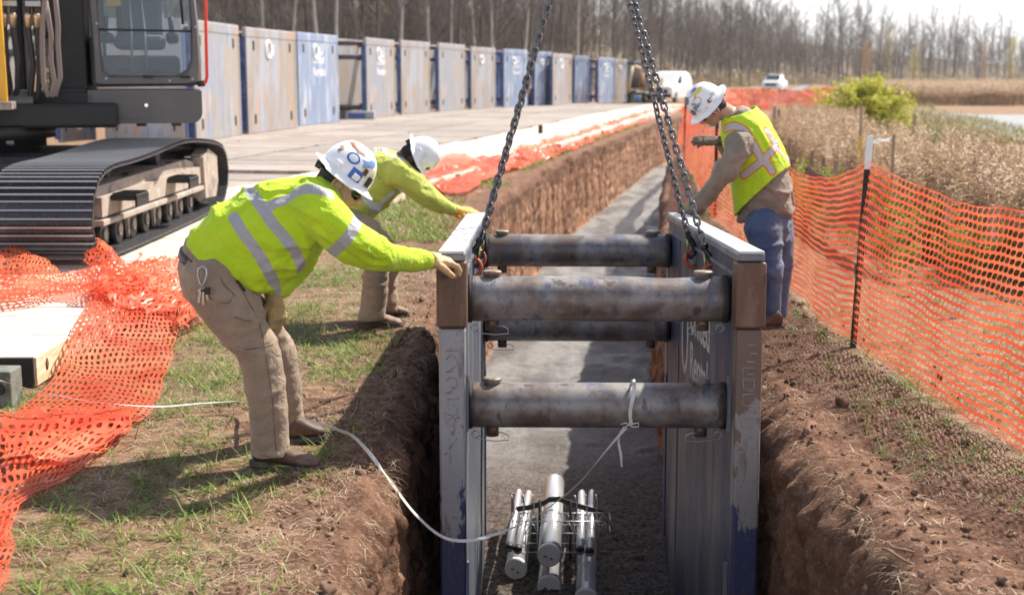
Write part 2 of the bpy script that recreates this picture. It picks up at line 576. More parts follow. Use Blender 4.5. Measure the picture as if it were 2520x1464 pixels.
# ---------------------------------------------------------------- scattering
def scatter(tV, tF, pos, rot, scale, tone=None):
    """tV (n,3) tF (m,4) replicated; rot = (N,3,3)"""
    N = len(pos); n = len(tV)
    sc = scale.reshape(-1, 1, 1) if scale.ndim == 1 else scale.reshape(N, 1, 3)
    V = np.einsum('nij,kj->nki', rot, tV) * sc if scale.ndim == 1 else np.einsum('nij,nkj->nki', rot, tV[None] * sc)
    V = V + pos[:, None, :]
    Fq = tF[None] + (np.arange(N) * n)[:, None, None]
    return V.reshape(-1, 3), Fq.reshape(-1, tF.shape[1])
def rotz(a):
    c, s = np.cos(a), np.sin(a); z = np.zeros_like(a); o = np.ones_like(a)
    return np.stack([np.stack([c, -s, z], 1), np.stack([s, c, z], 1), np.stack([z, z, o], 1)], 1)
def blade_mesh(pos, ang, length, width, lift, curl, tone):
    """pos (N,3); ribbon blade of 2 quads with 6 verts; lift = start elevation, curl = bend"""
    N = len(pos)
    d = np.stack([np.cos(ang), np.sin(ang)], 1)
    sx_, sy_ = -d[:, 1] * width / 2, d[:, 0] * width / 2
    out = []
    x = np.zeros(N); z = np.zeros(N); e = lift.copy()
    pts = [(x.copy(), z.copy(), 1.0)]
    for k in range(3):
        x = x + np.cos(e) * length / 3; z = z + np.sin(e) * length / 3
        e = e - curl
        pts.append((x.copy(), z.copy(), (.95, .7, .12)[k]))
    for (xx, zz, w) in pts:
        for s_ in (-1, 1):
            out.append(np.stack([pos[:, 0] + d[:, 0] * xx + s_ * sx_ * w, pos[:, 1] + d[:, 1] * xx + s_ * sy_ * w, pos[:, 2] + zz], 1))
    V = np.stack(out, 1).reshape(-1, 3)
    b = (np.arange(N) * 8)[:, None]
    Fq = np.concatenate([b + np.array([[0, 1, 3, 2]]), b + np.array([[2, 3, 5, 4]]), b + np.array([[4, 5, 7, 6]])], 0)
    return V, Fq, np.repeat(tone, 8)
def blade_mat(name, c0, c1, c2, trans=.35):
    t = NT(name)
    a = t.attr('tone')
    col = t.mix(t.ramp(a, 0, .55), c0, c1)
    col = t.mix(t.ramp(a, .6, 1), col, c2)
    t.set(Base_Color=col, Roughness=.55)
    tr = t.new('ShaderNodeBsdfTranslucent'); t.link(col, tr.inputs[0])
    ms = t.new('ShaderNodeMixShader'); ms.inputs[0].default_value = trans
    t.link(t.bsdf.outputs[0], ms.inputs[1]); t.link(tr.outputs[0], ms.inputs[2]); t.link(ms.outputs[0], t.out.inputs['Surface'])
    return t.mat
M_grass = blade_mat('grass_blades', (.07, .135, .015), (.17, .25, .035), (.34, .37, .09))
M_straw = blade_mat('straw_blades', (.20, .13, .08), (.42, .31, .19), (.62, .52, .36), .15)

_mex = [6.8, 10, 14, 16, 21, 25.6, 34, 54, 70, 100]
_mx = [-2.56, -2.53, -2.35, -1.9, -.75, .05, 1.75, 5.7, 9.3, 17]
def matx(y): return np.interp(y, _mex, _mx)

blobs = [(x, y, r) for (x, y, r) in [
    (*G(480, 930)[:2], .35), (*G(800, 870)[:2], .35), (*G(880, 910)[:2], .30), (*G(700, 780)[:2], .4), (*G(830, 690)[:2], .45), (*G(520, 1110)[:2], .28),
    (*G(440, 1200)[:2], .25), (*G(650, 1150)[:2], .3), (*G(560, 1210)[:2], .25), (*G(330, 1300)[:2], .28), (*G(420, 1360)[:2], .25), (*G(200, 1270)[:2], .22), (*G(300, 1440)[:2], .25), (*G(180, 1450)[:2], .2),
    (*G(30, 1010)[:2], .35), (*G(170, 900)[:2], .3), (*G(480, 1010)[:2], .3), (*G(600, 830)[:2], .5), (*G(1000, 640)[:2], .5), (*G(1010, 560)[:2], .6), (*G(900, 850)[:2], .3),
    (*G(1970, 770)[:2], .38), (*G(2040, 830)[:2], .22), (*G(2130, 1050)[:2], .18), (*G(2050, 1075)[:2], .14), (*G(2280, 1090)[:2], .2), (*G(2400, 1120)[:2], .3), (*G(2480, 1150)[:2], .3), (*G(2200, 960)[:2], .3),
    (*G(2120, 880)[:2], .3), (*G(2300, 1010)[:2], .4), (*G(2310, 1330)[:2], .05), (*G(2500, 1210)[:2], .2), (*G(2200, 1040)[:2], .2)]]
def sample_bank(N, y0, y1, green):
    y = y0 + (y1 - y0) * rng.random(N) ** 1.3
    side = rng.random(N) < .55
    c = cx(y)
    xl = c - 1.0 - rng.random(N) * np.minimum(4.2, np.maximum(.3, c - 1.0 - matx(np.maximum(y, 6.8)) + .1) + (y < 6.8) * 1.5)
    xr = c + .98 + rng.random(N) ** .9 * 5.5
    x = np.where(side, xl, xr)
    return x, y
def gpos(x, y):
    """height of the bank at x, y including the lip roll-off"""
    z = ground_h(x, y)
    return np.stack([x, y, z], 1)
# green tufts
x, y = sample_bank(9000, 3.6, 13, True)
w = np.zeros(len(x))
for bx, by, br in blobs:
    w = np.maximum(w, np.exp(-(((x - bx) ** 2 + ((y - by) * .8) ** 2) / (br * br)) * 1.2))
nz = fbm(np.stack([x * 1.3, y * 1.3, x * 0], 1), 3, 77)
u = x - cx(y)
w = w * .85 + .07 * np.clip(nz * 2.2, 0, 1) + np.where(u > 2.05, .30, 0) * np.clip(.6 + nz * 1.5, 0, 1)
keep = (rng.random(len(x)) < w * 1.6) & ((u < -1.12) | (u > 1.25))
x, y = x[keep], y[keep]
pt = gpos(x, y)
nb = 9
P0 = np.repeat(pt, nb, 0) + rng.normal(0, .018, (len(pt) * nb, 3)) * np.array([1, 1, 0])
N = len(P0)
V, Fq, tn = blade_mesh(P0 - np.array([0, 0, .004]), rng.random(N) * 6.28, rng.uniform(.05, .145, N), rng.uniform(.0028, .006, N), rng.uniform(.1, .95, N), rng.uniform(.05, .5, N), np.clip(rng.normal(.52, .3, N), 0, 1))
# farther grass
x, y = sample_bank(9000, 13, 45, True)
nz = fbm(np.stack([x * .8, y * .5, x * 0], 1), 3, 79)
u = x - cx(y)
keep = (rng.random(len(x)) < np.clip(.45 + nz * 1.3, 0, 1)) & ((u < -1.15) | (u > 1.5))
pt = gpos(x[keep], y[keep])
P0 = np.repeat(pt, 6, 0) + rng.normal(0, .05, (len(pt) * 6, 3)) * np.array([1, 1, 0])
N = len(P0)
V2, F2, t2 = blade_mesh(P0, rng.random(N) * 6.28, rng.uniform(.06, .15, N), rng.uniform(.006, .014, N), rng.uniform(.4, 1.3, N), rng.uniform(.1, .5, N), np.clip(rng.normal(.6, .28, N), 0, 1))
me = mkmesh('grass', np.concatenate([V, V2]), np.concatenate([Fq, F2 + len(V)]), M_grass, attrs={'tone': np.concatenate([tn, t2])})
tag(obj('grass', me), 'short green grass tufts growing on the trodden banks beside the trench', 'grass', kind='stuff')
# straw litter
x, y = sample_bank(170000, 3.5, 12, False)
u = x - cx(y)
nz = fbm(np.stack([x * 2.1, y * 2.1, x * 0], 1), 3, 83)
keep = (rng.random(len(x)) < np.clip(.6 + nz * 1.2, .15, 1)) & ((u < -1.0) | (u > 1.05))
pt = gpos(x[keep], y[keep]); N = len(pt)
V, Fq, tn = blade_mesh(pt + np.array([0, 0, .002]), rng.random(N) * 6.28, rng.uniform(.02, .09, N), rng.uniform(.0012, .0030, N), rng.uniform(-.05, .45, N), rng.uniform(-.1, .45, N), rng.random(N))
# roots and straw hanging over the lips
N2 = 2600
yy = rng.uniform(3.6, 9.5, N2)
sd_ = rng.random(N2) < .5
xx = cx(yy) + np.where(sd_, -.96, .98) + rng.normal(0, .03, N2)
hp = np.stack([xx, yy, ground_h(xx, yy) - rng.uniform(0, .10, N2)], 1)
V2, F2, t2 = blade_mesh(hp, np.where(sd_, 0, math.pi) + rng.normal(0, .8, N2), rng.uniform(.03, .12, N2), rng.uniform(.0012, .0028, N2), rng.uniform(-.3, .5, N2), rng.uniform(.2, .9, N2), rng.random(N2))
me = mkmesh('dry_grass', np.concatenate([V, V2]), np.concatenate([Fq, F2 + len(V)]), M_straw, attrs={'tone': np.concatenate([tn, t2])})
tag(obj('dry_grass', me), 'dry straw and dead grass litter scattered over the bare soil', 'dry grass', kind='stuff')
# soil clods
bm = bmesh.new(); bmesh.ops.create_icosphere(bm, subdivisions=2, radius=1)
cv = np.array([v.co[:] for v in bm.verts]); cf = np.array([[v.index for v in f.verts] for f in bm.faces]); bm.free()
cv = cv * (1 + .75 * vnoise(cv * 2.3, 5))[:, None]
N = 2600
y = 3.5 + 8 * rng.random(N) ** 1.4
sd_ = rng.random(N) < .35
u = np.where(sd_, -.97 - np.abs(rng.normal(0, .35, N)), .98 + np.abs(rng.normal(0, .55, N)))
x = cx(y) + u
s_ = rng.lognormal(-5.2, .5, N)
pos = np.stack([x, y, ground_h(x, y) + s_ * .25], 1)
V, Fq = scatter(cv, cf, pos, rotz(rng.random(N) * 6.28), s_[:, None] * rng.uniform(.6, 1.3, (N, 3)))
M_clod = mat('soil_clod', (.13, .07, .045), [((.25, .15, .10), 14, .4, .65)], rough=.95, bump=.5, bscale=200, kind='World')
N = 2600
yy = rng.uniform(3.6, 9.8, N); dz_ = rng.random(N) ** 1.2 * 1.5; sd2 = rng.random(N) < .35
xx = cx(yy) + np.where(sd2, -.97 + .05 * dz_ - .02, 1.03 - .16 * (1 - np.exp(-dz_ / .12)) * (yy < 8.5) - .03 * dz_)
s2_ = rng.lognormal(-4.75, .55, N)
V_b, F_b = scatter(cv, cf, np.stack([xx, yy, -dz_], 1), rotz(rng.random(N) * 6.28), s2_[:, None] * rng.uniform(.5, 1.3, (N, 3)))
V = np.concatenate([V, V_b]); Fq = np.concatenate([Fq, F_b + len(V) - len(V_b)])
tag(obj('soil_clods', mkmesh('soil_clods', V, Fq, M_clod)), 'crumbs and clods of dug brown soil lying on the trench banks', 'soil', kind='stuff')

# ---------------------------------------------------------------- timber mats
M_matA = mat('mat_timber_pale', (.54, .44, .35), [((.72, .63, .53), 3, .4, .65, (1, 8, 1)), ((.28, .21, .16), 5, .56, .75, (.6, 5, 1), .7), ((.14, .10, .08), 1.3, .62, .72, (1, 1, 1), .55)], rough=.85, bump=.5, bscale=20, bstretch=(.5, 8, 1), kind='World', objvar=.25)
M_matB = mat('mat_timber_grey', (.24, .20, .175), [((.36, .31, .27), 3, .42, .62, (1, 8, 1)), ((.12, .10, .09), 4, .55, .75, (.6, 5, 1), .7)], rough=.85, bump=.5, bscale=20, bstretch=(.5, 8, 1), kind='World', objvar=.3)
M_end = mat('mat_end_grain', (.62, .45, .27), [((.75, .60, .42), 6, .4, .6, (1, 1, 5)), ((.25, .15, .09), 9, .62, .74)], rough=.8, bump=.3, bscale=60, kind='World')
M_black = mat('black_paint', (.012, .012, .013), rough=.5, bump=.2, bscale=60)
def make_mat_mesh(w, l, m, seed, end=None):
    r = random.Random(seed)
    b = MB()
    y = -l / 2
    n = 4
    pw_ = l / n
    for k in range(n):
        dz = r.uniform(-.006, .006)
        b.box((r.uniform(-.008, .008), y + pw_ / 2, .085 + dz * .5), (w, pw_ - .007, .165), bev=.008)
        y += pw_
    return b.build('timber_mat', m)
row_w = 2.35
nm = 0
protos = {}
for rowi, (off, mm) in enumerate([(0, M_matA), (2.4, M_matB), (4.8, M_matB), (7.2, M_matB)]):
    y = 7.42
    while y < 72:
        L = 1.22 if y < 30 else 2.44
        x1 = float(matx(y)); x2 = float(matx(y + L))
        if y < 13: x1 = x2 = -2.56 if y < 10.4 else -2.50
        yaw = -math.atan2(x2 - x1, L)
        key = (mm.name, L, nm % 3)
        if key not in protos:
            o = make_mat_mesh(row_w, L - .03, mm, nm)
            protos[key] = o
        else:
            o = protos[key].copy(); COL.objects.link(o)
        jx = random.uniform(-.05, .05) if y > 9 else 0
        o.location = ((x1 + x2) / 2 - row_w / 2 - off + jx, y + off * .28 * (y > 20), 0.004 + rowi * .0)
        o.rotation_euler = (0, 0, yaw)
        nm += 1
        tag(o, ['pale worn timber mat in the lane of mats nearest the trench', 'weathered grey timber mat in the lanes beside the row of stored trench shields'][0 if rowi == 0 else 1], 'timber mat', 'pale timber mats laid beside the trench' if rowi == 0 else 'grey timber mats of the haul road')
        y += L + (0.0)
# the near mat whose corner shows at the left edge, on a dark skid
b = MB()
cpt = G(55, 868, .17)
b.box((cpt.x - 1.18, 6.8 + .0, .118), (2.36, .02, .105))
b2 = MB()
for k in range(2):
    b2.box((-2.56 - 1.175, 6.96 + k * .30, .087), (2.35, .29, .17), bev=.006)
me0 = b2.build('timber_mat', [M_matA])
tag(me0, 'pale timber mat at the left edge whose raw end corner stands nearest the camera', 'timber mat')
ekg = MB().box((-2.557, 7.11, .09), (.012, .585, .15)).build('end_grain', M_end, me0)
blk = MB().box((-2.56 - 1.18, 6.806, .087), (2.35, .012, .158)).build('painted_edge', M_black, me0)
kn = MB().ball((-2.549, 6.97, .10), (.006, .02, .035), 10, 6).build('knot', mat('knot_wood', (.16, .07, .035), rough=.8), me0)
M_weath = mat('weathered_post', (.17, .18, .15), [((.09, .10, .08), 8, .45, .65), ((.28, .27, .22), 20, .6, .75)], rough=.9, bump=.5, bscale=60)
p_ = G(25, 1000)
b = MB().box((p_.x - .19, p_.y + .08, .085), (.40, .16, .19), bev=.008)
pb = b.build('timber_block', M_weath)
tag(pb, 'grey green timber block with a bolt head below the mat corner at the left edge', 'timber block')
MB().cyl((p_.x - .05, p_.y - .002, .09), (p_.x - .05, p_.y - .018, .09), .03, n=14).build('bolt', M_black, pb)
# little black stub post on the far mats
q = G(1330, 345)
o = MB().box((0, 0, .11), (.12, .12, .22), bev=.01).build('marker_post', M_black)
o.location = (q.x, q.y, .17)
tag(o, 'small square black stub standing on the pale mats left of the chains', 'marker post')

# ---------------------------------------------------------------- far setting
sky_o = None
# grey road at the right
V = []; Fq = []
pts = [(2380, 296), (2440, 290), (2540, 300)]
r0 = [G(2290, 262), G(2420, 268), G(2560, 268), G(2800, 268)]
r1 = [G(2330, 272), G(2420, 296), G(2560, 335), G(2800, 380)]
for a, b_ in zip(r0, r1):
    V += [(a.x, a.y, -.30), (b_.x, b_.y, -.30), (a.x, a.y, -.14), (b_.x, b_.y, -.14)]
f = []
for i in range(3):
    a = i * 4
    f += [(a + 2, a + 3, a + 7, a + 6), (a, a + 4, a + 5, a + 1), (a + 1, a + 5, a + 7, a + 3), (a, a + 2, a + 6, a + 4)]
me = mkmesh('road', V, f, mat('road_asphalt', (.20, .205, .21), [((.28, .285, .29), 3, .4, .6)], rough=.85, kind='World'))
o = obj('road', me); o['kind'] = 'structure'
o.location.z = -.17
# dark tyre line on the road
# wooded rise behind the field
fp = [(-700, 105), (0, 105), (600, 105), (1200, 122), (1600, 165), (1750, 205), (2060, 290), (2520, 390), (3000, 450)]
def forest_line(px):
    d = np.interp(px, [a for a, _ in fp], [b_ for _, b_ in fp])
    return (px - 1260) / F * d, d
hv = []; hf = []
pxs = np.linspace(-900, 3300, 70)
offs = [2, 10, 25, 50, 90, 150]
for px in pxs:
    x, d = forest_line(px)
    dirv = np.array([x, d]) / math.hypot(x, d)
    for k, of in enumerate(offs):
        z = [0, 1.2, 4.0, 8, 12.5, 15.0][k] * (1 if px < 1700 else max(.45, 1 - (px - 1700) / 1400))
        z += 1.2 * float(mnoise.noise(Vector((px * .004, of * .03, 0)))) * (k > 0)
        hv.append((x + dirv[0] * of, d + dirv[1] * of, z - .5))
no = len(offs)
for i in range(len(pxs) - 1):
    for k in range(no - 1):
        a = i * no + k
        hf.append((a, a + no, a + no + 1, a + 1))
o = obj('hill', mkmesh('hill', hv, hf, mat('leaf_litter', (.16, .12, .085), [((.25, .19, .13), .3, .4, .6)], rough=.95, kind='World'), smooth=True))
o['kind'] = 'structure'

# ---- bare trees
M_bark = mat('bark_grey', (.11, .092, .08), [((.22, .195, .17), 1.5, .45, .65, (1, 1, .3))], rough=.9, objvar=.5)
M_barkp = mat('bark_pale', (.42, .38, .34), [((.25, .21, .18), 2.5, .5, .65, (1, 1, .5))], rough=.9, objvar=.3)
def tree_mesh(seed, H=16.0, crown=.35, spread=1.0, tw=3):
    r = random.Random(seed)
    T = MB(); B = MB()
    def grow(p, d, L, rad, lvl, mb):
        n = 5 if lvl == 0 else 3
        pts = [p]; rs = [rad]
        dd = d.copy()
        for k in range(n):
            dd = (dd + Vector((r.gauss(0, .09), r.gauss(0, .09), r.gauss(.02, .05))) * (1 if lvl else .45)).normalized()
            pts.append(pts[-1] + dd * (L / n)); rs.append(rad * (1 - .62 * (k + 1) / n))
        mb.tube(pts, rs, 6 if lvl == 0 else (4 if lvl == 1 else 3), caps=False)
        if lvl >= tw: return
        nb = [15, 6, 5, 3][lvl]
        for k in range(nb):
            t_ = (crown + (1 - crown) * (k + r.random()) / nb) if lvl == 0 else (.25 + .75 * (k + r.random()) / nb)
            t_ = min(t_, .999)
            i = int(t_ * n); f_ = t_ * n - i
            q_ = pts[i].lerp(pts[i + 1], f_)
            a = r.random() * 6.28
            if lvl == 0:
                el = r.uniform(.5, 1.1)
                nd = Vector((math.cos(a) * math.cos(el) * spread, math.sin(a) * math.cos(el) * spread, math.sin(el))).normalized()
                LL = L * r.uniform(.2, .36) * (1.25 - t_ * .75)
            else:
                s1, s2, _ = basis(dd)
                nd = (dd * .75 + (s1 * math.cos(a) + s2 * math.sin(a)) * .62 + Vector((0, 0, .22))).normalized()
                LL = L * r.uniform(.38, .62)
            grow(q_, nd, LL, max(.010, rs[i] * .5), lvl + 1, B)
    grow(Vector((0, 0, -.5)), Vector((0, 0, 1)), H, H * .0105, 0, T)
    return T, B
tree_protos = []
for k in range(6):
    pale = k >= 4
    T, B = tree_mesh(100 + k, H=[17, 15, 18, 14, 16, 18][k], crown=[.3, .22, .38, .2, .5, .45][k], spread=[1, 1.2, .9, 1.1, .7, .8][k])
    T.v and None
    tr = T.build('bare_tree', M_barkp if pale else M_bark, fixn=False)
    br = B.build('crown', M_bark, tr, fixn=False)
    tr.name = 'bare_tree'
    tree_protos.append(tr)
cnt = 0
used = set()
r = random.Random(5)
def put_tree(px, back, k, sc, label=None):
    global cnt
    x, d = forest_line(px)
    dv = Vector((x, d)).normalized()
    x += dv.x * back; d += dv.y * back
    pr = tree_protos[k]
    o = pr if k not in used else copy_tree(pr)
    used.add(k)
    o.location = (x, d, np.interp(back, [0, 10, 25, 50, 90], [-.4, .4, 2.3, 4.8, 6.9]))
    o.rotation_euler = (r.gauss(0, .03), r.gauss(0, .03), r.random() * 6.28)
    o.scale = (sc, sc, sc * r.uniform(.92, 1.08))
    tag(o, label or ('pale barked leafless tree at the front edge of the far wood' if k >= 4 else 'leafless grey brown tree in the far wood behind the site'), 'tree', None if label else ('pale trunks of the far wood' if k >= 4 else 'bare trees of the far wood'))
    cnt += 1
for back, step in ((0, 62), (9, 48), (20, 44), (36, 40)):
    px = -260
    while px < 2760:
        k = r.choice([0, 1, 2, 3])
        put_tree(px + r.uniform(-18, 18), back + r.uniform(-3, 3), k, r.uniform(.78, 1.1))
        px += step * r.uniform(.7, 1.3) * (1 if px < 1500 else .9)
for px, k_, sc_, bk_ in ((1790, 0, 1.0, -8), (1835, 2, 1.05, -10), (1880, 1, 1.0, -8), (2052, 2, 1.15, -30), (2105, 0, .95, -12), (2268, 3, 1.35, -25), (2330, 0, 1.25, -20), (2392, 2, 1.0, -10), (2438, 1, 1.3, -25), (2490, 3, 1.0, -8)):
    put_tree(px, bk_, k_, sc_)
for px in (668, 712, 795, 842, 985, 1055, 1105, 1172, 1215, 1290, 1420):
    put_tree(px + r.uniform(-8, 8), -4 + r.uniform(-2, 2), r.choice([4, 5]), r.uniform(.8, 1.05))

# ---- twig mass of the wood (far-off, reads as one mass) : upright thin stems and twigs
def stem_cluster(n, H, rad, seed):
    rr = np.random.default_rng(seed)
    b = MB()
    for i in range(n):
        a = rr.random() * 6.28; q0 = Vector((rr.normal(0, rad), rr.normal(0, rad), 0))
        hh = H * rr.uniform(.35, 1)
        pts = [q0]
        d = Vector((rr.normal(0, .12), rr.normal(0, .12), 1)).normalized()
        for k in range(3):
            d = (d + Vector((rr.normal(0, .12), rr.normal(0, .12), 0))).normalized()
            pts.append(pts[-1] + d * hh / 3)
        b.tube(pts, [.035, .028, .02, .008], 3, caps=False)
        for k in range(14):
            t_ = rr.uniform(.2, 1); j = min(2, int(t_ * 3)); q1 = pts[j].lerp(pts[j + 1], t_ * 3 - j)
            aa = rr.random() * 6.28; L = hh * rr.uniform(.07, .2)
            e = q1 + Vector((math.cos(aa) * L * .6, math.sin(aa) * L * .6, L * .9))
            s1 = Vector((-math.sin(aa), math.cos(aa), 0)) * .014
            b._add([q1 - s1, q1 + s1, e + s1 * .5, e - s1 * .5], [(0, 1, 2, 3)])
            for _ in range(2):
                q2 = q1.lerp(e, rr.uniform(.3, .9)); e2 = q2 + Vector((rr.normal(0, .4), rr.normal(0, .4), rr.uniform(.3, 1))) * L * .5
                b._add([q2 - s1 * .6, q2 + s1 * .6, e2 + s1 * .3, e2 - s1 * .3], [(0, 1, 2, 3)])
    return np.array(b.v), b.f
M_twig = mat('twigs', (.125, .10, .082), [((.23, .19, .155), .25, .45, .6), ((.32, .22, .11), .11, .56, .66, (1, 1, 1), .55)], rough=.9, kind='World')
cv2, cf2 = stem_cluster(10, 12.0, 1.1, 3)
cf2 = np.array(cf2)
N = 1050
px = np.where(rng.random(N) < .55, rng.uniform(-500, 1800, N), rng.uniform(1700, 2900, N))
back = rng.uniform(2, 60, N)
pos = []
for a, bk in zip(px, back):
    x, d = forest_line(a); dv = np.array([x, d]) / math.hypot(x, d)
    pos.append((x + dv[0] * bk, d + dv[1] * bk, np.interp(bk, [0, 10, 25, 50], [-.3, .4, 2.3, 4.8])))
V, Fq = scatter(cv2, cf2, np.array(pos), rotz(rng.random(N) * 6.28), rng.uniform(.6, 1.35, N) * np.interp(px, [1500, 2000], [1.1, .95]))
tag(obj('woodland', mkmesh('woodland', V, Fq, M_twig)), 'far mass of bare thin saplings and twigs filling the wood behind the site', 'wood', kind='stuff')

# ---- leaf clumps (shared template of small leaf faces)
def leaf_cloud(n, sx_, sy_, sz_, size, seed):
    rr = np.random.default_rng(seed)
    p = rr.normal(0, 1, (n, 3)); p /= np.linalg.norm(p, axis=1)[:, None]
    p *= (rr.random(n) ** .4)[:, None] * np.array([sx_, sy_, sz_])
    a = rr.normal(0, 1, (n, 3)); a /= np.linalg.norm(a, axis=1)[:, None]
    b_ = np.cross(a, rr.normal(0, 1, (n, 3))); b_ /= np.linalg.norm(b_, axis=1)[:, None]
    s = size * rr.uniform(.6, 1.4, n)[:, None]
    V = np.stack([p - a * s, p + b_ * s * .5, p + a * s, p - b_ * s * .5], 1).reshape(-1, 3)
    return V, np.arange(4 * n).reshape(n, 4)
# undergrowth at the foot of the wood
M_under = blade_mat('undergrowth_leaves', (.15, .12, .07), (.32, .25, .13), (.45, .34, .12), .3)
lv, lf = leaf_cloud(90, 1.6, 1.6, 1.3, .16, 4)
lv[:, 2] += 1.0
N = 520
px = rng.uniform(-400, 2800, N)
pos = []
for a in px:
    x, d = forest_line(a); k = rng.uniform(-9, 4)
    dv = np.array([x, d]) / math.hypot(x, d)
    pos.append((x + dv[0] * k, d + dv[1] * k, -.3))
V, Fq = scatter(lv, lf, np.array(pos), rotz(rng.random(N) * 6.28), rng.uniform(.6, 1.5, N))
tag(obj('undergrowth', mkmesh('undergrowth', V, Fq, M_under, attrs={'tone': np.repeat(np.clip(rng.normal(.45, .25, len(Fq)), 0, 1), 4)})), 'tan brush and dead undergrowth along the foot of the far wood', 'undergrowth', kind='stuff')
# autumn shrubs with yellow leaves in the wood
M_yel = blade_mat('autumn_leaves', (.34, .26, .06), (.50, .40, .10), (.42, .44, .12), .4)
M_rus = blade_mat('russet_leaves', (.30, .15, .06), (.45, .24, .10), (.50, .32, .12), .4)
for (px_, back, hh, ww, mm, lab, nleaf) in [
        (2235, -6, 9, 2.3, M_yel, 'slim tree with yellow green leaves before the wood right of the upright post', 700),
        (2470, -4, 13, 3.2, M_yel, 'tall slim tree with pale yellow leaves at the right end of the wood', 1100),
        (2115, -3, 10, 3.0, M_rus, 'small tree with russet leaves in the wood above the yellow green bush', 700),
        (2170, -2, 14, 3.4, M_yel, 'thin leafed dull yellow tree rising behind the russet tree', 500),
        (2400, -2, 11, 3.0, M_rus, 'sparse tawny tree between the two yellow trees at the right', 400)]:
    x, d = forest_line(px_)
    dv = Vector((x, d)).normalized(); x += dv.x * back; d += dv.y * back
    e = empty('autumn_tree', (x, d, -.4))
    tag(e, lab, 'tree')
    MB().tube([(0, 0, 0), (.1, 0, hh * .5), (0, .1, hh * .92)], [.16, .10, .03], 6).build('trunk', M_bark, e)
    rr = np.random.default_rng(int(px_)); nleaf = int(nleaf * .55)
    V_ = []; nq = nleaf
    zz = rr.uniform(.12, 1, nq) * hh
    rad = ww * (.75 + .5 * rr.random(nq)) * np.sin(np.clip((zz / hh - .05) / .95, 0, 1) * math.pi) ** .7 * .5 + .15
    aa = rr.random(nq) * 6.28; rq = np.sqrt(rr.random(nq)) * rad
    cpos = np.stack([np.cos(aa) * rq, np.sin(aa) * rq, zz], 1)
    lv3, lf3 = leaf_cloud(5, .8, .8, .8, .11, 9)
    V, Fq = scatter(lv3, lf3, cpos, rotz(rr.random(nq) * 6.28), rr.uniform(.6, 1.3, nq))
    obj('crown', mkmesh('crown', V, Fq, mm, attrs={'tone': np.repeat(np.clip(rr.normal(.5, .3, len(Fq)), 0, 1), 4)}), e)

# ---- dry weeds of the swale (goldenrod gone to seed)
def weed_template(seed, h=1.15):
    rr = np.random.default_rng(seed)
    V = []; Fq = []; tone = []
    def quad(a, b, w0, w1, tn, nrm=None):
        d = b - a
        s = np.cross(d, rr.normal(0, 1, 3)); s /= np.linalg.norm(s) + 1e-9
        k = len(V)
        V.extend([a - s * w0, a + s * w0, b + s * w1, b - s * w1]); Fq.append((k, k + 1, k + 2, k + 3)); tone.extend([tn] * 4)
    for st in range(5):
        a = np.array([rr.normal(0, .07), rr.normal(0, .07), 0.]); hh = h * rr.uniform(.65, 1.1)
        lean = np.array([rr.normal(0, .13), rr.normal(0, .13), 1.0])
        m = a + lean * hh * .55; e = a + lean * hh + np.array([rr.normal(0, .06), rr.normal(0, .06), 0])
        quad(a, m, .004, .0035, .15); quad(m, e, .0035, .002, .2)
        for k in range(9):                       # drooping dead leaves
            t_ = rr.uniform(.15, .8); q = a + (e - a) * t_; an = rr.random() * 6.28
            L = rr.uniform(.04, .10)
            quad(q, q + np.array([math.cos(an) * L, math.sin(an) * L, rr.uniform(-.05, .04)]), .005, .002, rr.uniform(.1, .55))
        for k in range(30):                      # fluffy seed plume
            t_ = rr.uniform(.72, 1.02); q = a + (e - a) * t_; an = rr.random() * 6.28
            L = rr.uniform(.03, .085) * (1.25 - (t_ - .7) * 2)
            quad(q, q + np.array([math.cos(an) * L, math.sin(an) * L, rr.uniform(-.01, .05)]), .004, .0055, rr.uniform(.45, 1))
    return np.array(V), np.array(Fq), np.array(tone)
M_weed = blade_mat('dry_weeds', (.20, .12, .07), (.40, .27, .16), (.70, .57, .42), .35)
M_gweed = blade_mat('green_weeds', (.10, .13, .03), (.26, .30, .06), (.42, .40, .12), .4)
VV = []; FF = []; TT = []; nb_ = 0
def in_field(x, y):
    c = cx(y)
    return x - c
for sd_ in range(4):
    wv_, wf_, wt_ = weed_template(40 + sd_)
    N = 2300
    y = 8.5 + 34 * rng.random(N) ** 1.35
    lim = np.interp(y, [8, 12, 18, 26, 45], [4.2, 3.6, 3.5, 3.4, 3.6])
    u = lim + rng.random(N) ** .9 * np.interp(y, [8, 45], [5, 14])
    x = cx(y) + u
    # keep the mown path / road corridor open
    pxn = 1260 + x / y * F
    pyn = 732 - 543 + F * CAMZ / y
    keep = ~((y > 15) & (pxn > 2240)) & ~((y > 19) & (pxn > 2110)) & ~((y > 30) & (pxn > 2130) & (pxn < 2430))
    keep &= (fbm(np.stack([x * .5, y * .5, x * 0], 1), 2, 15) > -.35)
    x, y = x[keep], y[keep]; N = len(x)
    s_ = rng.uniform(.7, 1.1, N) * np.interp(y, [8, 14, 40], [.86, .95, .80])
    V, Fq = scatter(wv_, wf_, np.stack([x, y, ground_h(x, y) - .02], 1), rotz(rng.random(N) * 6.28), s_)
    VV.append(V); FF.append(Fq + nb_); TT.append(np.clip(np.tile(wt_, N) + np.repeat(rng.normal(0, .12, N), len(wt_)), 0, 1)); nb_ += len(V)
tag(obj('dry_weeds', mkmesh('dry_weeds', np.concatenate(VV), np.concatenate(FF), M_weed, attrs={'tone': np.concatenate(TT)})), 'tall dry brown weeds with pale seed heads beyond the orange fence', 'weeds', kind='stuff')
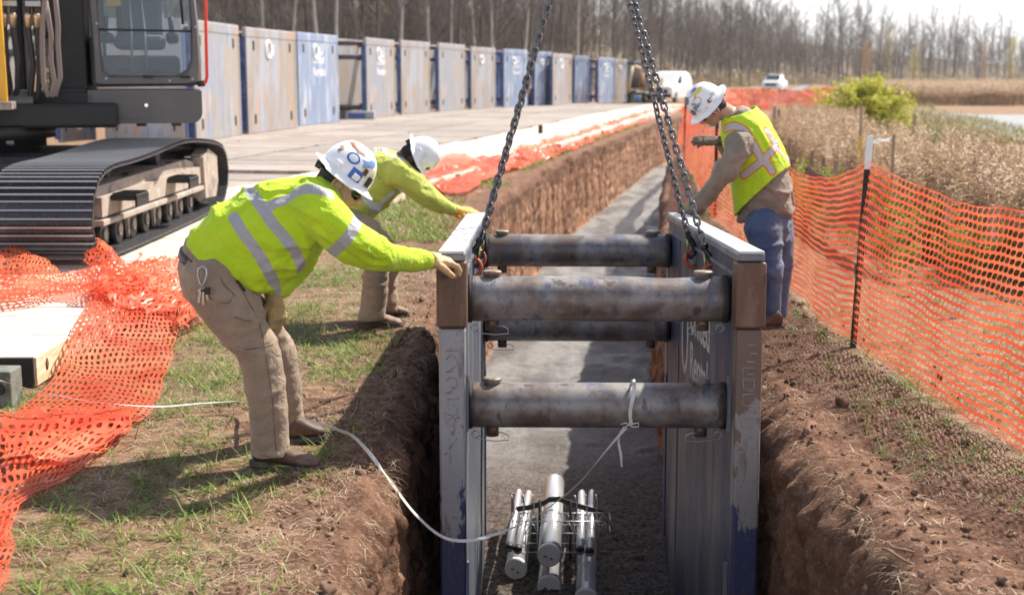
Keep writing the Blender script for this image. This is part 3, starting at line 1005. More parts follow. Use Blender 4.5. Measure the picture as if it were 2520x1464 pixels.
# low green growth between the weeds
wv_, wf_, wt_ = weed_template(61, .6)
N = 900
y = 8 + 30 * rng.random(N); u = np.interp(y, [8, 12, 40], [2.9, 2.6, 2.6]) + rng.random(N) * 3.5; x = cx(y) + u
keep = fbm(np.stack([x * .6, y * .4, x * 0 + 3], 1), 2, 18) > -.05
x, y = x[keep], y[keep]; N = len(x)
V, Fq = scatter(wv_, wf_, np.stack([x, y, ground_h(x, y) - .02], 1), rotz(rng.random(N) * 6.28), rng.uniform(.5, 1.1, N))
tag(obj('green_weeds', mkmesh('green_weeds', V, Fq, M_gweed, attrs={'tone': np.tile(wt_, N)})), 'low green and yellow weeds growing among the dry stalks', 'weeds', kind='stuff')
# rough dead grass of the open field by the grey road
N = 14000
px = rng.uniform(2060, 2700, N); py = 246 + 110 * rng.random(N) ** 1.2
d = np.array([G(a, b_, -.35).y for a, b_ in zip(px, py)]); x = (px - 1260) / F * d
ok = ~((px > 2290) & (py > 258) & (py < np.interp(px, [2290, 2420, 2560, 2700], [274, 300, 338, 372])))
x, d = x[ok], d[ok]; N = len(x)
V, Fq, tn = blade_mesh(np.stack([x, d, ground_h(x, d) - .02], 1), rng.random(N) * 6.28, rng.uniform(.2, .5, N), rng.uniform(.02, .05, N), rng.uniform(.7, 1.4, N), rng.uniform(.1, .4, N), np.clip(rng.normal(.4, .3, N), 0, 1))
tag(obj('field_grass', mkmesh('field_grass', V, Fq, blade_mat('field_grass_blades', (.16, .17, .05), (.30, .25, .12), (.45, .37, .22)), attrs={'tone': tn})), 'rough green and tan grass of the open field before the grey road', 'grass', kind='stuff')
# far standing crop band at the right and brushy band behind the road
wv_, wf_, wt_ = weed_template(71, 1.7)
wv_[:, :2] *= 3.2
N = 2600
px = rng.uniform(2090, 2900, N); py = rng.uniform(219, 256, N)
d = np.array([G(a, b_, -.2).y for a, b_ in zip(px, py)]); x = (px - 1260) / F * d
V, Fq = scatter(wv_, wf_, np.stack([x, d, x * 0 - .45], 1), rotz(rng.random(N) * 6.28), rng.uniform(.7, 1.15, N))
tag(obj('dry_crop', mkmesh('dry_crop', V, Fq, M_weed, attrs={'tone': np.tile(wt_, N)})), 'far band of standing dry brown crop below the wood at the right', 'crop', kind='stuff')

# ---- yellow green bush
bp = G(2130, 318, -.3)
e = empty('bush', (bp.x, bp.y, -.35)); e.scale = (1.55, 1.55, 1.1); tag(e, 'bright yellow green willow bush beyond the fence near the top right', 'bush')
rr = np.random.default_rng(3)
b = MB(); cp = []
for k in range(64):
    a = rr.random() * 6.28; rad = rr.uniform(.1, 1.25); h_ = rr.uniform(.9, 1.75) * (1.15 - rad * .28)
    ax = Vector((math.cos(a) * rad, math.sin(a) * rad, h_))
    b.tube([(0, 0, 0), ax * .5 + Vector((0, 0, .15)), ax], [.012, .008, .003], 4, caps=False)
    for q in range(26):
        t_ = rr.uniform(.12, 1.02)
        cp.append(tuple(ax * t_ + Vector((rr.normal(0, .06), rr.normal(0, .06), .15 * math.sin(t_ * 3)))))
for q in range(700):
    a = rr.random() * 6.28; z_ = rr.uniform(.0, 1.1); rq = math.sqrt(rr.random()) * 1.15
    cp.append((math.cos(a) * rq, math.sin(a) * rq, z_))
b.build('stems', M_bark, e)
lv3, lf3 = leaf_cloud(9, .10, .10, .13, .04, 12)
N = len(cp)
V, Fq = scatter(lv3, lf3, np.array(cp), rotz(rr.random(N) * 6.28), rr.uniform(.7, 1.4, N))
M_will = blade_mat('willow_leaves', (.24, .28, .02), (.48, .48, .05), (.72, .58, .12), .45)
obj('leaves', mkmesh('leaves', V, Fq, M_will, attrs={'tone': np.repeat(np.clip(rr.normal(.45, .3, len(Fq)), 0, 1), 4)}), e)

# ---- stakes
M_stake = mat('stake_wood', (.33, .24, .17), [((.44, .34, .25), 8, .4, .6, (1, 1, .2))], rough=.85)
def stake(px_, pyt, pyb, Y=None, w=.04, lab=None, tilt=0):
    g_ = G(px_, pyb, -.05) if Y is None else P(px_, pyb, Y)
    Y = g_.y
    top_ = P(px_, pyt, Y)
    zb = g_.z
    h_ = top_.z - zb
    o = MB()
    o.prism([(-w / 2, 0), (w / 2, 0), (w / 2, h_ - .01), (w / 2 - .006, h_), (-w / 2 + .006, h_), (-w / 2, h_ - .01)], 'y', -w / 2, w / 2)
    ob = o.build('wooden_stake', M_stake)
    ob.location = (g_.x, Y, zb); ob.rotation_euler = (0, tilt, .2)
    tag(ob, lab or 'short pale wooden stake of the silt fence in the weeds', 'stake', None if lab else 'short stakes of the silt fence')
    return ob
for (a, t_, b_, Y) in [(1950, 355, 415, 17), (1965, 372, 430, 16.2), (1996, 370, 425, 17.5), (2025, 378, 430, 17), (2055, 395, 440, 14.5), (2000, 368, 410, 20), (2217, 430, 500, 13), (2330, 465, 545, 10.2), (2088, 448, 500, 13), (2440, 505, 590, 9.3), (1940, 340, 400, 20), (1915, 330, 380, 23)]:
    stake(a, t_, b_, Y)
ft = stake(2193, 330, 470, 11.8, .022, 'tall thin stake with a white ribbon at its top right of the black fence post')
fl_ = MB()
for k in range(6):
    a0 = Vector((-.005 - k * .036, 0, 1.0)); 
zt = P(2193, 338, 11.8).z - P(2193, 470, 11.8).z
fp_ = [Vector((-.01 - .033 * k, -.01 * math.sin(k * 1.4), zt - .008 * k - .012 * math.sin(k))) for k in range(7)]
vs = []; fs = []
for k, q in enumerate(fp_):
    hw = .016 + .006 * math.sin(k * 1.9)
    vs += [tuple(q + Vector((0, .0, hw))), tuple(q + Vector((0, .006, -hw)))]
for k in range(6): fs.append((2 * k, 2 * k + 2, 2 * k + 3, 2 * k + 1))
M_white = mat('white_plastic', (.82, .82, .80), rough=.5)
M_ribbon = mat('white_ribbon', (.8, .8, .78), rough=.6, trans=.3)
obj('ribbon', mkmesh('ribbon', vs, fs, M_ribbon), ft)
ft2 = stake(2113, 258, 425, 15.5, .022, 'thin stake painted with an orange yellow band below the bush')
z1 = P(2113, 335, 15.5).z - ft2.location.z; z0_ = P(2113, 412, 15.5).z - ft2.location.z
MB().box((0, 0, (z0_ + z1) / 2), (.036, .036, z1 - z0_)).build('painted_band', mat('yellow_paint', (.75, .50, .10), rough=.6), ft2)
stake(2508 - 260, 282, 335, 40, .08, 'lone pale stake in the field left of the grey road')
stake(1904, 262, 330, 27, .05, 'pair of pale stakes behind the leaning worker, left one')
stake(1914, 270, 335, 26, .05, 'pale stake just right of its twin behind the leaning worker')
# silt fence
M_silt = mat('silt_fabric', (.16, .115, .09), [((.25, .19, .15), 6, .4, .6, (1, 1, 4))], rough=.9, bump=.4, bscale=30)
def sheet(name, top, bot, m, n=24, thick=.004, wob=.02, seed=0, parent=None):
    """cloth between two polylines of world points"""
    vs = []; fs = []
    top = [Vector(p) for p in top]; bot = [Vector(p) for p in bot]
    def samp(L, t_):
        k = t_ * (len(L) - 1); i = min(int(k), len(L) - 2); return L[i].lerp(L[i + 1], k - i)
    mrow = 8
    for i in range(n + 1):
        a = samp(top, i / n); b_ = samp(bot, i / n)
        for j in range(mrow + 1):
            q = a.lerp(b_, j / mrow)
            w_ = wob * mnoise.noise(Vector((i * .45, j * .5, seed)))
            vs.append(q + Vector((w_ * .3, w_, w_ * .5)))
    for i in range(n):
        for j in range(mrow):
            a = i * (mrow + 1) + j
            fs.append((a, a + 1, a + mrow + 2, a + mrow + 1))
    me = mkmesh(name, vs, fs, m, smooth=True)
    o = obj(name, me, parent)
    md = o.modifiers.new('s', 'SOLIDIFY'); md.thickness = thick
    return o
o = sheet('silt_fence', [P(1940, 385, 17), P(1985, 408, 15.6), P(2020, 432, 14.2), P(2090, 470, 12.6), P(2180, 520, 11.2)],
          [P(1930, 470, 17), P(1985, 500, 15.6), P(2030, 520, 14.2), P(2095, 560, 12.6), P(2180, 610, 11.2)], M_silt, wob=.10, seed=2)
tag(o, 'low sagging brown fabric silt fence running through the weeds', 'silt fence')

# ================================================================ STEEL
def steel(name, base, layers, rough=.5, metal=.35, bump=.35):
    return mat(name, base, layers, rough=rough, metal=metal, bump=bump, bscale=45, bdist=.003, rvar=.12)
# weathered paint: blue, bared grey, rust
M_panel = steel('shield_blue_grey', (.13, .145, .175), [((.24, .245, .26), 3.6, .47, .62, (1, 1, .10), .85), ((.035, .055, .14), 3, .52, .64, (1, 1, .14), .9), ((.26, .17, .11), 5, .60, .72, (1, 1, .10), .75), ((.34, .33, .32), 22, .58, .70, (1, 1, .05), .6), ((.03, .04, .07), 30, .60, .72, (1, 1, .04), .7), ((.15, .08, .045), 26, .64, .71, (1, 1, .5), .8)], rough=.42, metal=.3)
M_post = steel('post_blue_grey', (.055, .085, .20), [((.42, .43, .46), 3.6, .47, .52, (1, 1, .45)), ((.19, .095, .05), 13, .60, .68, (1, 1, .6), .9), ((.10, .055, .035), 40, .64, .70)], rough=.45, metal=.2)
M_postr = steel('post_rusty', (.13, .085, .065), [((.30, .27, .25), 5, .48, .60, (1, 1, .3), .8), ((.04, .07, .19), 3.5, .60, .66, (1, 1, .3), .9), ((.22, .11, .06), 16, .58, .68)], rough=.55, metal=.2)
def zpost(name, z_lo, z_hi, upper, lower, mid=None):
    t = NT(name)
    g_ = t.new('ShaderNodeNewGeometry'); s_ = t.new('ShaderNodeSeparateXYZ'); t.link(g_.outputs['Position'], s_.inputs[0])
    v = t.coords('World', (1, 1, .45)); v1 = t.coords('World')
    n = t.noise(v, 7, 7, .65); nn = t.noise(v1, 38, 5, .7); ne = t.noise(t.coords('World', (1, 1, .12)), 30, 4, .6)
    zz = t.math('ADD', s_.outputs['Z'], t.math('MULTIPLY', t.math('SUBTRACT', n, .5), 1.3))
    c = t.mix(t.ramp(zz, z_lo - .03, z_lo + .03), lower, upper)
    if mid: c = t.mix(t.ramp(t.math('ABSOLUTE', t.math('SUBTRACT', zz, z_lo - .05)), .20, .14), c, mid)
    c = t.mix(t.math('MULTIPLY', t.ramp(n, .56, .60), t.ramp(s_.outputs['Z'], z_hi, z_hi + .2)), c, (.035, .055, .16))
    c = t.mix(t.math('MULTIPLY', t.ramp(nn, .60, .66), .9), c, (.17, .085, .045))
    c = t.mix(t.math('MULTIPLY', t.ramp(ne, .58, .70), .6), c, (.11, .07, .05))
    t.set(Base_Color=c, Roughness=.48, Metallic=.15, Normal=t.bump(nn, .4, .004))
    return t.mat
M_post = zpost('post_grey_over_navy', -.32, .28, (.285, .29, .31), (.03, .045, .11))
M_postr = zpost('post_rust_over_navy', -.10, .9, (.14, .10, .082), (.03, .045, .12), (.24, .23, .225))
M_cap = steel('cap_rust', (.125, .070, .047), [((.20, .125, .085), 9, .45, .65, (1, 1, .4)), ((.05, .035, .035), 6, .6, .7)], rough=.5, metal=.35)
M_panel_shaded = steel('shield_blue_grey_shaded', (.060, .070, .095), [((.15, .15, .165), 3.2, .45, .62, (1, 1, .12), .85), ((.022, .036, .10), 3, .44, .56, (1, 1, .16), .9), ((.13, .08, .055), 5, .60, .72, (1, 1, .12), .7), ((.24, .235, .23), 20, .60, .70, (1, 1, .08), .5)])  # right wall: darker copy of the wall paint, its shade put into the colour
M_top = steel('top_plate', (.50, .49, .47), [((.30, .26, .22), 10, .55, .68), ((.62, .61, .60), 5, .45, .6)], rough=.5, metal=.1)
M_pipe = None
t = NT('spreader_pipe_rusty')
v = t.coords('World', (1, 1, 1))
geo = t.new('ShaderNodeNewGeometry'); sx = t.new('ShaderNodeSeparateXYZ'); t.link(geo.outputs['Normal'], sx.inputs[0])
n1 = t.noise(v, 4.5, 7, .62); n2 = t.noise(t.coords('World', (1.3, 1, .8)), 8, 8, .72); n3 = t.noise(v, 34, 5, .7); n4 = t.noise(t.coords('World', (1, 1, .45)), 14, 3, .5)
c = t.mix(t.ramp(n1, .40, .62), (.13, .095, .078), (.27, .25, .24))
c = t.mix(t.math('MULTIPLY', t.ramp(n2, .52, .64), .85), c, (.07, .095, .17))
c = t.mix(t.math('MULTIPLY', t.ramp(n3, .55, .70), .6), c, (.19, .10, .055))
c = t.mix(t.math('MULTIPLY', t.ramp(n4, .63, .67), .75), c, (.075, .055, .045))
c = t.mix(t.math('MULTIPLY', t.ramp(n1, .60, .75), .5), c, (.34, .33, .32))
t.set(Base_Color=c, Roughness=.42, Metallic=.25, Normal=t.bump(t.noise(v, 60, 6, .7), .35, .003))
M_pipe = t.mat
M_pin = steel('pin_head', (.27, .23, .19), [((.15, .09, .06), 20, .5, .65)], rough=.5)
M_wire = mat('clip_wire', (.45, .46, .48), rough=.35, metal=.9)
M_stencil = mat('stencil_white', (.62, .58, .50), [((.20, .22, .28), 9, .56, .66, (1, 1, .3), .8)], rough=.6, kind='World')
M_weld = steel('weld_bead', (.27, .26, .265), [((.40, .38, .37), 30, .5, .65)], rough=.5)
M_darkin = mat('slot_dark', (.015, .015, .017), rough=.8)

# ---------------- main trench shield -------------
S0 = Vector((.40, 5.80, 0))
shield = empty('trench_shield', (0, 0, 0))
tag(shield, 'open steel trench shield, blue grey walls and four rusty pipe struts, lowered in the trench', 'trench shield')
TILT = R(2.55); YAW = R(-.66)
MS = Matrix.Translation((.402, 5.80, .862)) @ Matrix.Rotation(YAW, 4, 'Z') @ Matrix.Rotation(-TILT, 4, 'X')
# local frame: x across, y along (0..2.95), z down from 0 (top of walls) to -2.44
LEN, HGT, IN, TH = 2.97, 2.44, .615, .12
def S(x, y, z): return MS @ Vector((x, y, z))
for sgn, nm_, pm in ((-1, 'left', M_post), (1, 'right', M_postr)):
    b = MB(); b.M = MS
    x0 = sgn * (IN + TH / 2)
    # wall skins + frame
    poly = [(.10, -.02), (LEN - .02, -.02), (LEN - .02, -HGT + .16), (LEN - .17, -HGT), (.10, -HGT)]
    b.prism(poly, 'x', x0 - TH * .42, x0 + TH * .42)
    w = b.build('side_wall', M_panel if sgn < 0 else M_panel_shaded, shield)
    # inner horizontal / vertical stiffener lines
    b = MB(); b.M = MS
    for zz in (-.10,):
        b.box((sgn * (IN + .004), LEN / 2 + .05, zz), (.012, LEN - .16, .016))
    for yy in (2.28,):
        b.box((sgn * (IN + .006), yy, -HGT / 2 - .03), (.006, .02, HGT - .18))
    for (yy, zz, hh) in ((.18, -.72, .26), (.18, -1.62, .26), (.18, -2.1, .2)):
        b.box((sgn * (IN + .001), yy, zz), (.016, .035, hh))
    pieces(b, 'stiffener', M_panel, w)
    # end posts
    for ye, pmat in ((.05, pm), (LEN - .03, M_post)):
        b = MB(); b.M = MS
        if ye < 1:
            b.box((x0, ye, -HGT / 2 - .17), (TH, .10, HGT - .34), bev=.012)
        else:
            b.box((x0, ye, -HGT / 2 + .04), (TH + .004, .07, HGT - .36), bev=.008)
        b.build('end_post', pmat, shield)
    b = MB(); b.M = MS
    b.box((x0, .05, -.185), (TH + .018, .125, .30), bev=.012)
    cap = b.build('post_cap', M_cap, shield)
    # top rail and worn plate on it
    b = MB(); b.M = MS
    b.box((x0, LEN / 2, -.015), (TH + .004, LEN - .005, .034), bev=.006)
    tr = b.build('top_rail', M_panel, shield)
    b = MB(); b.M = MS
    b.box((x0 + sgn * .002, LEN / 2 + .004, .008), (TH - .004, LEN - .01, .014), bev=.004)
    b.build('top_plate', M_top, tr)
# struts
strut_pos = [(.28, -.165 - .03, 'front upper'), (.28, -.68, 'front lower'), (LEN - .28, -.165 - .03, 'rear upper'), (LEN - .28, -.68, 'rear lower')]
YS = [(.30, -.238), (.30, -.752), (2.84, -.232), (2.84, -.735)]
for (yy, zz) in YS:
    b = MB(); b.M = MS
    n = 40; ns = 30
    rr_ = .108
    pts = [(-IN + .004 + (2 * IN - .008) * i / ns, yy, zz) for i in range(ns + 1)]
    b.tube(pts, rr_, 36, caps=True)
    # wear dents
    if yy < 1 and zz > -.5:
        for i, v_ in enumerate(b.v):
            l = MS.inverted() @ Vector(v_)
            if l.z > zz + .03:
                l.z -= .010 * math.exp(-((l.x - .33) / .14) ** 2)
                b.v[i] = tuple(MS @ l)
    st = b.build('spreader_pipe', M_pipe, shield)
    for sg in (-1, 1):
        b = MB(); b.M = MS
        b.cyl((sg * (IN - .02), yy, zz), (sg * (IN - .001), yy, zz), rr_ + .006, n=36)
        b.build('pipe_collar', M_darkin, st)
        xx = sg * (IN - .115)
        b = MB(); b.M = MS
        b.tube([(xx, yy, zz + .095), (xx, yy, zz + .112), (xx, yy, zz + .118), (xx, yy, zz + .130), (xx, yy, zz + .134)], [.038, .038, .046, .046, .040], 24)
        pn = b.build('pin_head', M_pin, st)
        b = MB(); b.M = MS
        b.cyl((xx, yy, zz - .09), (xx, yy, zz - .150), .031, n=18)
        pb_ = b.build('pin_end', M_cap, st)
        # hairpin clip
        b = MB(); b.M = MS
        zc = zz - .132
        loop = [(xx - .01 * sg, yy - .045, zc + .01), (xx + .05, yy - .05, zc + .008), (xx + .075, yy - .052, zc - .004), (xx + .080, yy - .052, zc - .028), (xx + .02, yy - .05, zc - .034), (xx - .05, yy - .045, zc - .028),
                (xx - .082, yy - .04, zc - .022), (xx - .098, yy - .04, zc - .004), (xx - .088, yy - .04, zc + .014), (xx - .066, yy - .04, zc + .012), (xx - .060, yy - .04, zc - .010), (xx - .075, yy - .04, zc - .020)]
        if sg > 0: loop = [(2 * xx - a_, b_, c_) for a_, b_, c_ in loop]
        b.tube(loop, .0028, 6)
        b.build('pin_clip', M_wire, pb_)
# raised weld lettering on the front posts
def bead(b, pts, r=.0032):
    b.tube(pts, r, 6)
def glyph(b, ch, cxp, zc, w, h, yf):
    G_ = {'1': [[(-.5, .05), (.55, .05)], [(-.1, .3), (-.1, -.1)]],
          '2': [[(-.5, .30), (-.2, .5), (.3, .45), (.5, .1), (.25, -.2), (-.5, -.5)], [(-.5, -.5), (.1, -.46)]],
          '5': [[(.55, .5), (-.4, .45)], [(-.4, .45), (-.42, .05), (.1, .14), (.5, -.1), (.45, -.4), (0, -.52), (-.5, -.38)]],
          '9': [[(.3, .35), (0, .5), (-.4, .3), (-.38, 0), (0, -.02), (.32, .2), (.3, .35), (.22, -.2), (.05, -.6)]],
          '/': [[(.45, .5), (-.3, -.5)]],
          'E': [[(.5, .5), (-.5, .5), (-.5, -.5), (.5, -.5)], [(-.2, 0), (.4, 0)]],
          'F': [[(-.1, .5), (.6, .5)], [(.0, .0), (.6, .0)], [(-.2, -.5), (.5, -.5)]],
          'O': [[(-.45, .4), (.45, .4), (.45, -.4), (-.45, -.4), (-.45, .4)]],
          '=': [[(-.1, .2), (.4, .2)], [(-.1, -.2), (.4, -.2)]],
          'U': [[(.5, .5), (-.45, .5), (-.5, -.35), (-.2, -.5), (.6, -.5)]],
          '-': [[(-.4, 0), (.5, 0)]]}
    for st in G_[ch]:
        bead(b, [(cxp + a * w, yf, zc + c_ * h) for a, c_ in st])
b = MB(); b.M = MS
xl = -(IN + TH / 2)
for ch, zc, h in (('1', -.44, .05), ('2', -.50, .075), ('2', -.60, .075), ('5', -.70, .08), ('9', -.785, .075), ('/', -.87, .05)):
    b = MB(); b.M = MS; glyph(b, ch, xl, zc, .05, h, -.001); b.build('weld_digit', M_weld, shield)
b = MB(); b.M = MS
for ch, zc, h in (('F', -.45, .075), ('E', -.545, .06), ('O', -.59, .06), ('=', -.63, .04), ('U', -.665, .055), ('-', -.715, .03), ('O', -.765, .055)):
    b = MB(); b.M = MS; glyph(b, ch, -xl, zc, .055, h, -.001); b.build('weld_digit', M_weld, shield)
# stencilled rental mark on the inner face of the right wall
def text_obj(s, size, mtx, m, parent, name='stencil_text', ext=.001, align='LEFT', spacing=1.0, bold=0):
    cu = bpy.data.curves.new(name, 'FONT')
    cu.body = s; cu.size = size; cu.extrude = ext; cu.align_x = align; cu.space_line = spacing
    cu.offset = bold
    o_ = bpy.data.objects.new(name, cu); COL.objects.link(o_)
    bpy.context.view_layer.update()
    me = bpy.data.meshes.new_from_object(o_.evaluated_get(bpy.context.evaluated_depsgraph_get()))
    bpy.data.objects.remove(o_)
    me.name = name
    me.transform(mtx)
    me.materials.clear(); me.materials.append(m)
    return obj(name, me, parent)
# text plane: on x = +IN facing -x ; reading direction = towards +y is to the right seen from inside? (facing +x, right is -y)
Rt = Matrix(((0, 0, -1, 0), (-1, 0, 0, 0), (0, 1, 0, 0), (0, 0, 0, 1)))
xin = IN + TH * .08 - .0012
text_obj('United\nRentals', .30, MS @ Matrix.Translation((xin, 1.72, -.60)) @ Rt, M_stencil, shield, spacing=.9, bold=.004)
b = MB()
b.M = MS
pts = [(xin, 1.95 + .13 * math.cos(a), -.66 + .22 * math.sin(a)) for a in np.linspace(math.pi * .95, math.pi * 2.05, 16)]
b.tube([(xin, 1.82, -.45)] + pts[0:0] + [(xin, 1.82, -.66)] + pts[::1][::1], .0, 4) if False else None
vs = []; fs = []
path = [(2.10, -.42), (2.10, -.66)] + [(1.97 + .13 * math.cos(a), -.68 + .2 * math.sin(a)) for a in np.linspace(0, -math.pi, 12)] + [(1.84, -.42)]
for k, (yy, zz) in enumerate(path):
    a = path[max(0, k - 1)]; c_ = path[min(len(path) - 1, k + 1)]
    t2 = Vector((c_[0] - a[0], c_[1] - a[1])).normalized(); nn = Vector((-t2.y, t2.x)) * .028
    vs += [tuple(MS @ Vector((xin, yy + nn.x, zz + nn.y))), tuple(MS @ Vector((xin, yy - nn.x, zz - nn.y)))]
for k in range(len(path) - 1): fs.append((2 * k, 2 * k + 1, 2 * k + 3, 2 * k + 2))
obj('stencil_mark', mkmesh('stencil_mark', vs, fs, M_stencil), shield)
# lifting eyes, chains, shackles
M_chain = steel('chain_steel', (.14, .14, .155), [((.24, .22, .20), 30, .5, .65), ((.13, .09, .07), 18, .58, .7)], rough=.38, metal=.75, bump=.15)
M_shack = mat('shackle_orange', (.50, .085, .03), [((.25, .10, .05), 30, .55, .68)], rough=.45)
M_hook = mat('hook_black', (.03, .03, .033), rough=.35, metal=.5)
M_latch = mat('latch_brass', (.45, .42, .15), rough=.35, metal=.8)
def link_mesh():
    b = MB(); L, Wd, r_ = .0235, .0135, .0066
    pts = []
    for k in range(9): a = -math.pi / 2 + math.pi * k / 8; pts.append((Wd * math.cos(a), 0, (L - Wd * .6) + Wd * math.sin(a) if False else L * .62 + Wd * math.sin(a)))
    pts = [(Wd * math.cos(a), 0, L * .55 + Wd * math.sin(a)) for a in np.linspace(0, math.pi, 8)] + [(Wd * math.cos(a), 0, -L * .55 + Wd * math.sin(a)) for a in np.linspace(math.pi, 2 * math.pi, 8)]
    b.tube(pts, r_, 8, closed=True)
    o_ = b.build('chain_link', M_chain)
    return o_
lk = link_mesh()
PITCH_L = .0395
APEX = P(1457, -356, 7.30)
cd = [('left', 7.62, P(1190, 574, 7.42), 'near vertical left chain of the sling, rear leg hooked to the inner left wall'),
      ('left', 6.95, P(1181, 590, 6.90), 'left chain of the sling, front leg running down beside the gloved hand'),
      ('right', 7.67, P(1692, 572, 7.30), 'right chain of the sling, the leg nearer the trench centre'),
      ('right', 6.90, P(1733, 606, 6.72), 'right chain of the sling, the outer leg ending behind the front strut')]
first_link = True
for side, dY, end, lab in cd:
    sgx = -1 if side == 'left' else 1
    e = empty('lifting_chain', end); tag(e, lab, 'chain', None)
    dirn = (APEX - end)
    n = int(dirn.length / PITCH_L) + 1
    dn = dirn.normalized()
    q = dn.to_track_quat('Z', 'Y')
    for k in range(n):
        o_ = lk if first_link else lk.copy()
        if not first_link: COL.objects.link(o_)
        first_link = False
        o_.parent = e
        o_.location = dn * (PITCH_L * (k + .5)) + Vector((random.gauss(0, .0008), random.gauss(0, .0008), 0))
        o_.rotation_mode = 'QUATERNION'
        o_.rotation_quaternion = q @ Quaternion((0, 0, 1), (math.pi / 2) * (k % 2) + .35 + random.gauss(0, .12) + k * .02)
    # self locking hook
    hk = MB()
    base_ = Vector((0, 0, 0))
    dd = -dn
    sidev = dd.cross(Vector((0, 1, 0))).normalized()
    pts = [(0, .0), (.0, .03), (.012, .06), (.016, .10), (.006, .13), (-.014, .142), (-.032, .13), (-.036, .11)]
    hk.tube([dd * b_ + sidev * a * sgx for a, b_ in pts], [.011, .013, .014, .013, .013, .012, .010, .006], 10, flat=1.3)
    hk.box(dd * .004, (.036, .03, .03), rot=q.to_matrix(), bev=.005)
    hk.build('hook', M_hook, e)
    lt = MB()
    lt.tube([dd * .02 - sidev * .006 * sgx, dd * .07 - sidev * .016 * sgx, dd * .115 - sidev * .030 * sgx], [.006, .007, .005], 8)
    lt.build('hook_latch', M_latch, e)
    # shackle through a padeye on the wall
    sc = end + dd * .155
    wallx = MS.inverted() @ sc
    sh = empty('shackle', sc)
    tag(sh, {('left', 7.62): 'orange bow shackle behind, linking the rear left chain hook to the wall', ('left', 6.95): 'orange bow shackle in front on the left wall just above the front strut',
             ('right', 7.67): 'large orange bow shackle hanging open on the inner right wall', ('right', 6.90): 'orange bow shackle on the right wall mostly hidden by the front strut'}[(side, dY)], 'shackle')
    m_ = MB()
    a = [Vector((0, .0, 0)) + Vector((-.052 * math.sin(t_) * .95 * sgx, .034 * math.cos(t_) * .25, .050 * math.cos(t_))) for t_ in np.linspace(-.25, math.pi + .25, 16)]
    m_.tube(a, .0115, 10)
    m_.build('bow', M_shack, sh)
    loc = MS.inverted() @ sc
    target = MS @ Vector((sgx * (IN + .01), loc.y, loc.z))
    tv = target - sc
    m_ = MB(); m_.cyl(Vector((tv.x * .15, 0, .045)), Vector((tv.x * .15, 0, -.045)), .009, n=10)
    m_.build('pin', M_hook, sh)
    m_ = MB(); m_.M = Matrix.Identity(4)
    m_.box(Vector((tv.x * .55, tv.y, tv.z)), (abs(tv.x) * .9 + .02, .02, .07), bev=.004)
    pe = m_.build('padeye', M_panel, sh)
# ================================================================ STORED SHIELDS IN A ROW
def stored_mat(name, kind):
    if kind == 'blue':
        L = [((.20, .27, .42), 1.3, .42, .60, (1, 1, .25)), ((.50, .53, .58), 3.2, .48, .66, (1, 1, .2), .8), ((.36, .23, .15), 2.4, .56, .70, (1, 1, .35), .7), ((.12, .14, .20), 9, .55, .68, (1, 1, .08), .6)]
        return mat(name, (.25, .30, .40), L, rough=.55, metal=.1)
    if kind == 'tan':
        L = [((.34, .36, .41), 1.4, .43, .6, (1, 1, .2)), ((.45, .27, .16), 2.4, .52, .66, (1, 1, .25), .8), ((.20, .13, .10), 7, .58, .68, (1, 1, .3), .6)]
        return mat(name, (.32, .27, .23), L + [((.14, .11, .10), 9, .55, .68, (1, 1, .08), .6)], rough=.55, metal=.1)
    L = [((.26, .29, .36), 1.6, .44, .58, (1, 1, .2)), ((.42, .27, .17), 2.6, .52, .66, (1, 1, .25), .8), ((.20, .14, .11), 7, .58, .68, (1, 1, .3), .6), ((.45, .44, .43), 3, .55, .68, (1, 1, .2), .7), ((.13, .11, .10), 9, .55, .68, (1, 1, .08), .6)]
    return mat(name, (.32, .30, .28), L, rough=.55, metal=.1)
SM = {k: stored_mat('stored_panel_' + k, k) for k in ('blue', 'tan', 'grey')}
M_navy = mat('navy_paint', (.035, .065, .20), [((.10, .14, .28), 3, .45, .6)], rough=.5)
M_brownpipe = mat('pipe_brown', (.13, .085, .065), [((.08, .10, .18), 3, .5, .6)], rough=.5, metal=.3)
M_letter = mat('white_letters', (.85, .85, .84), rough=.6)
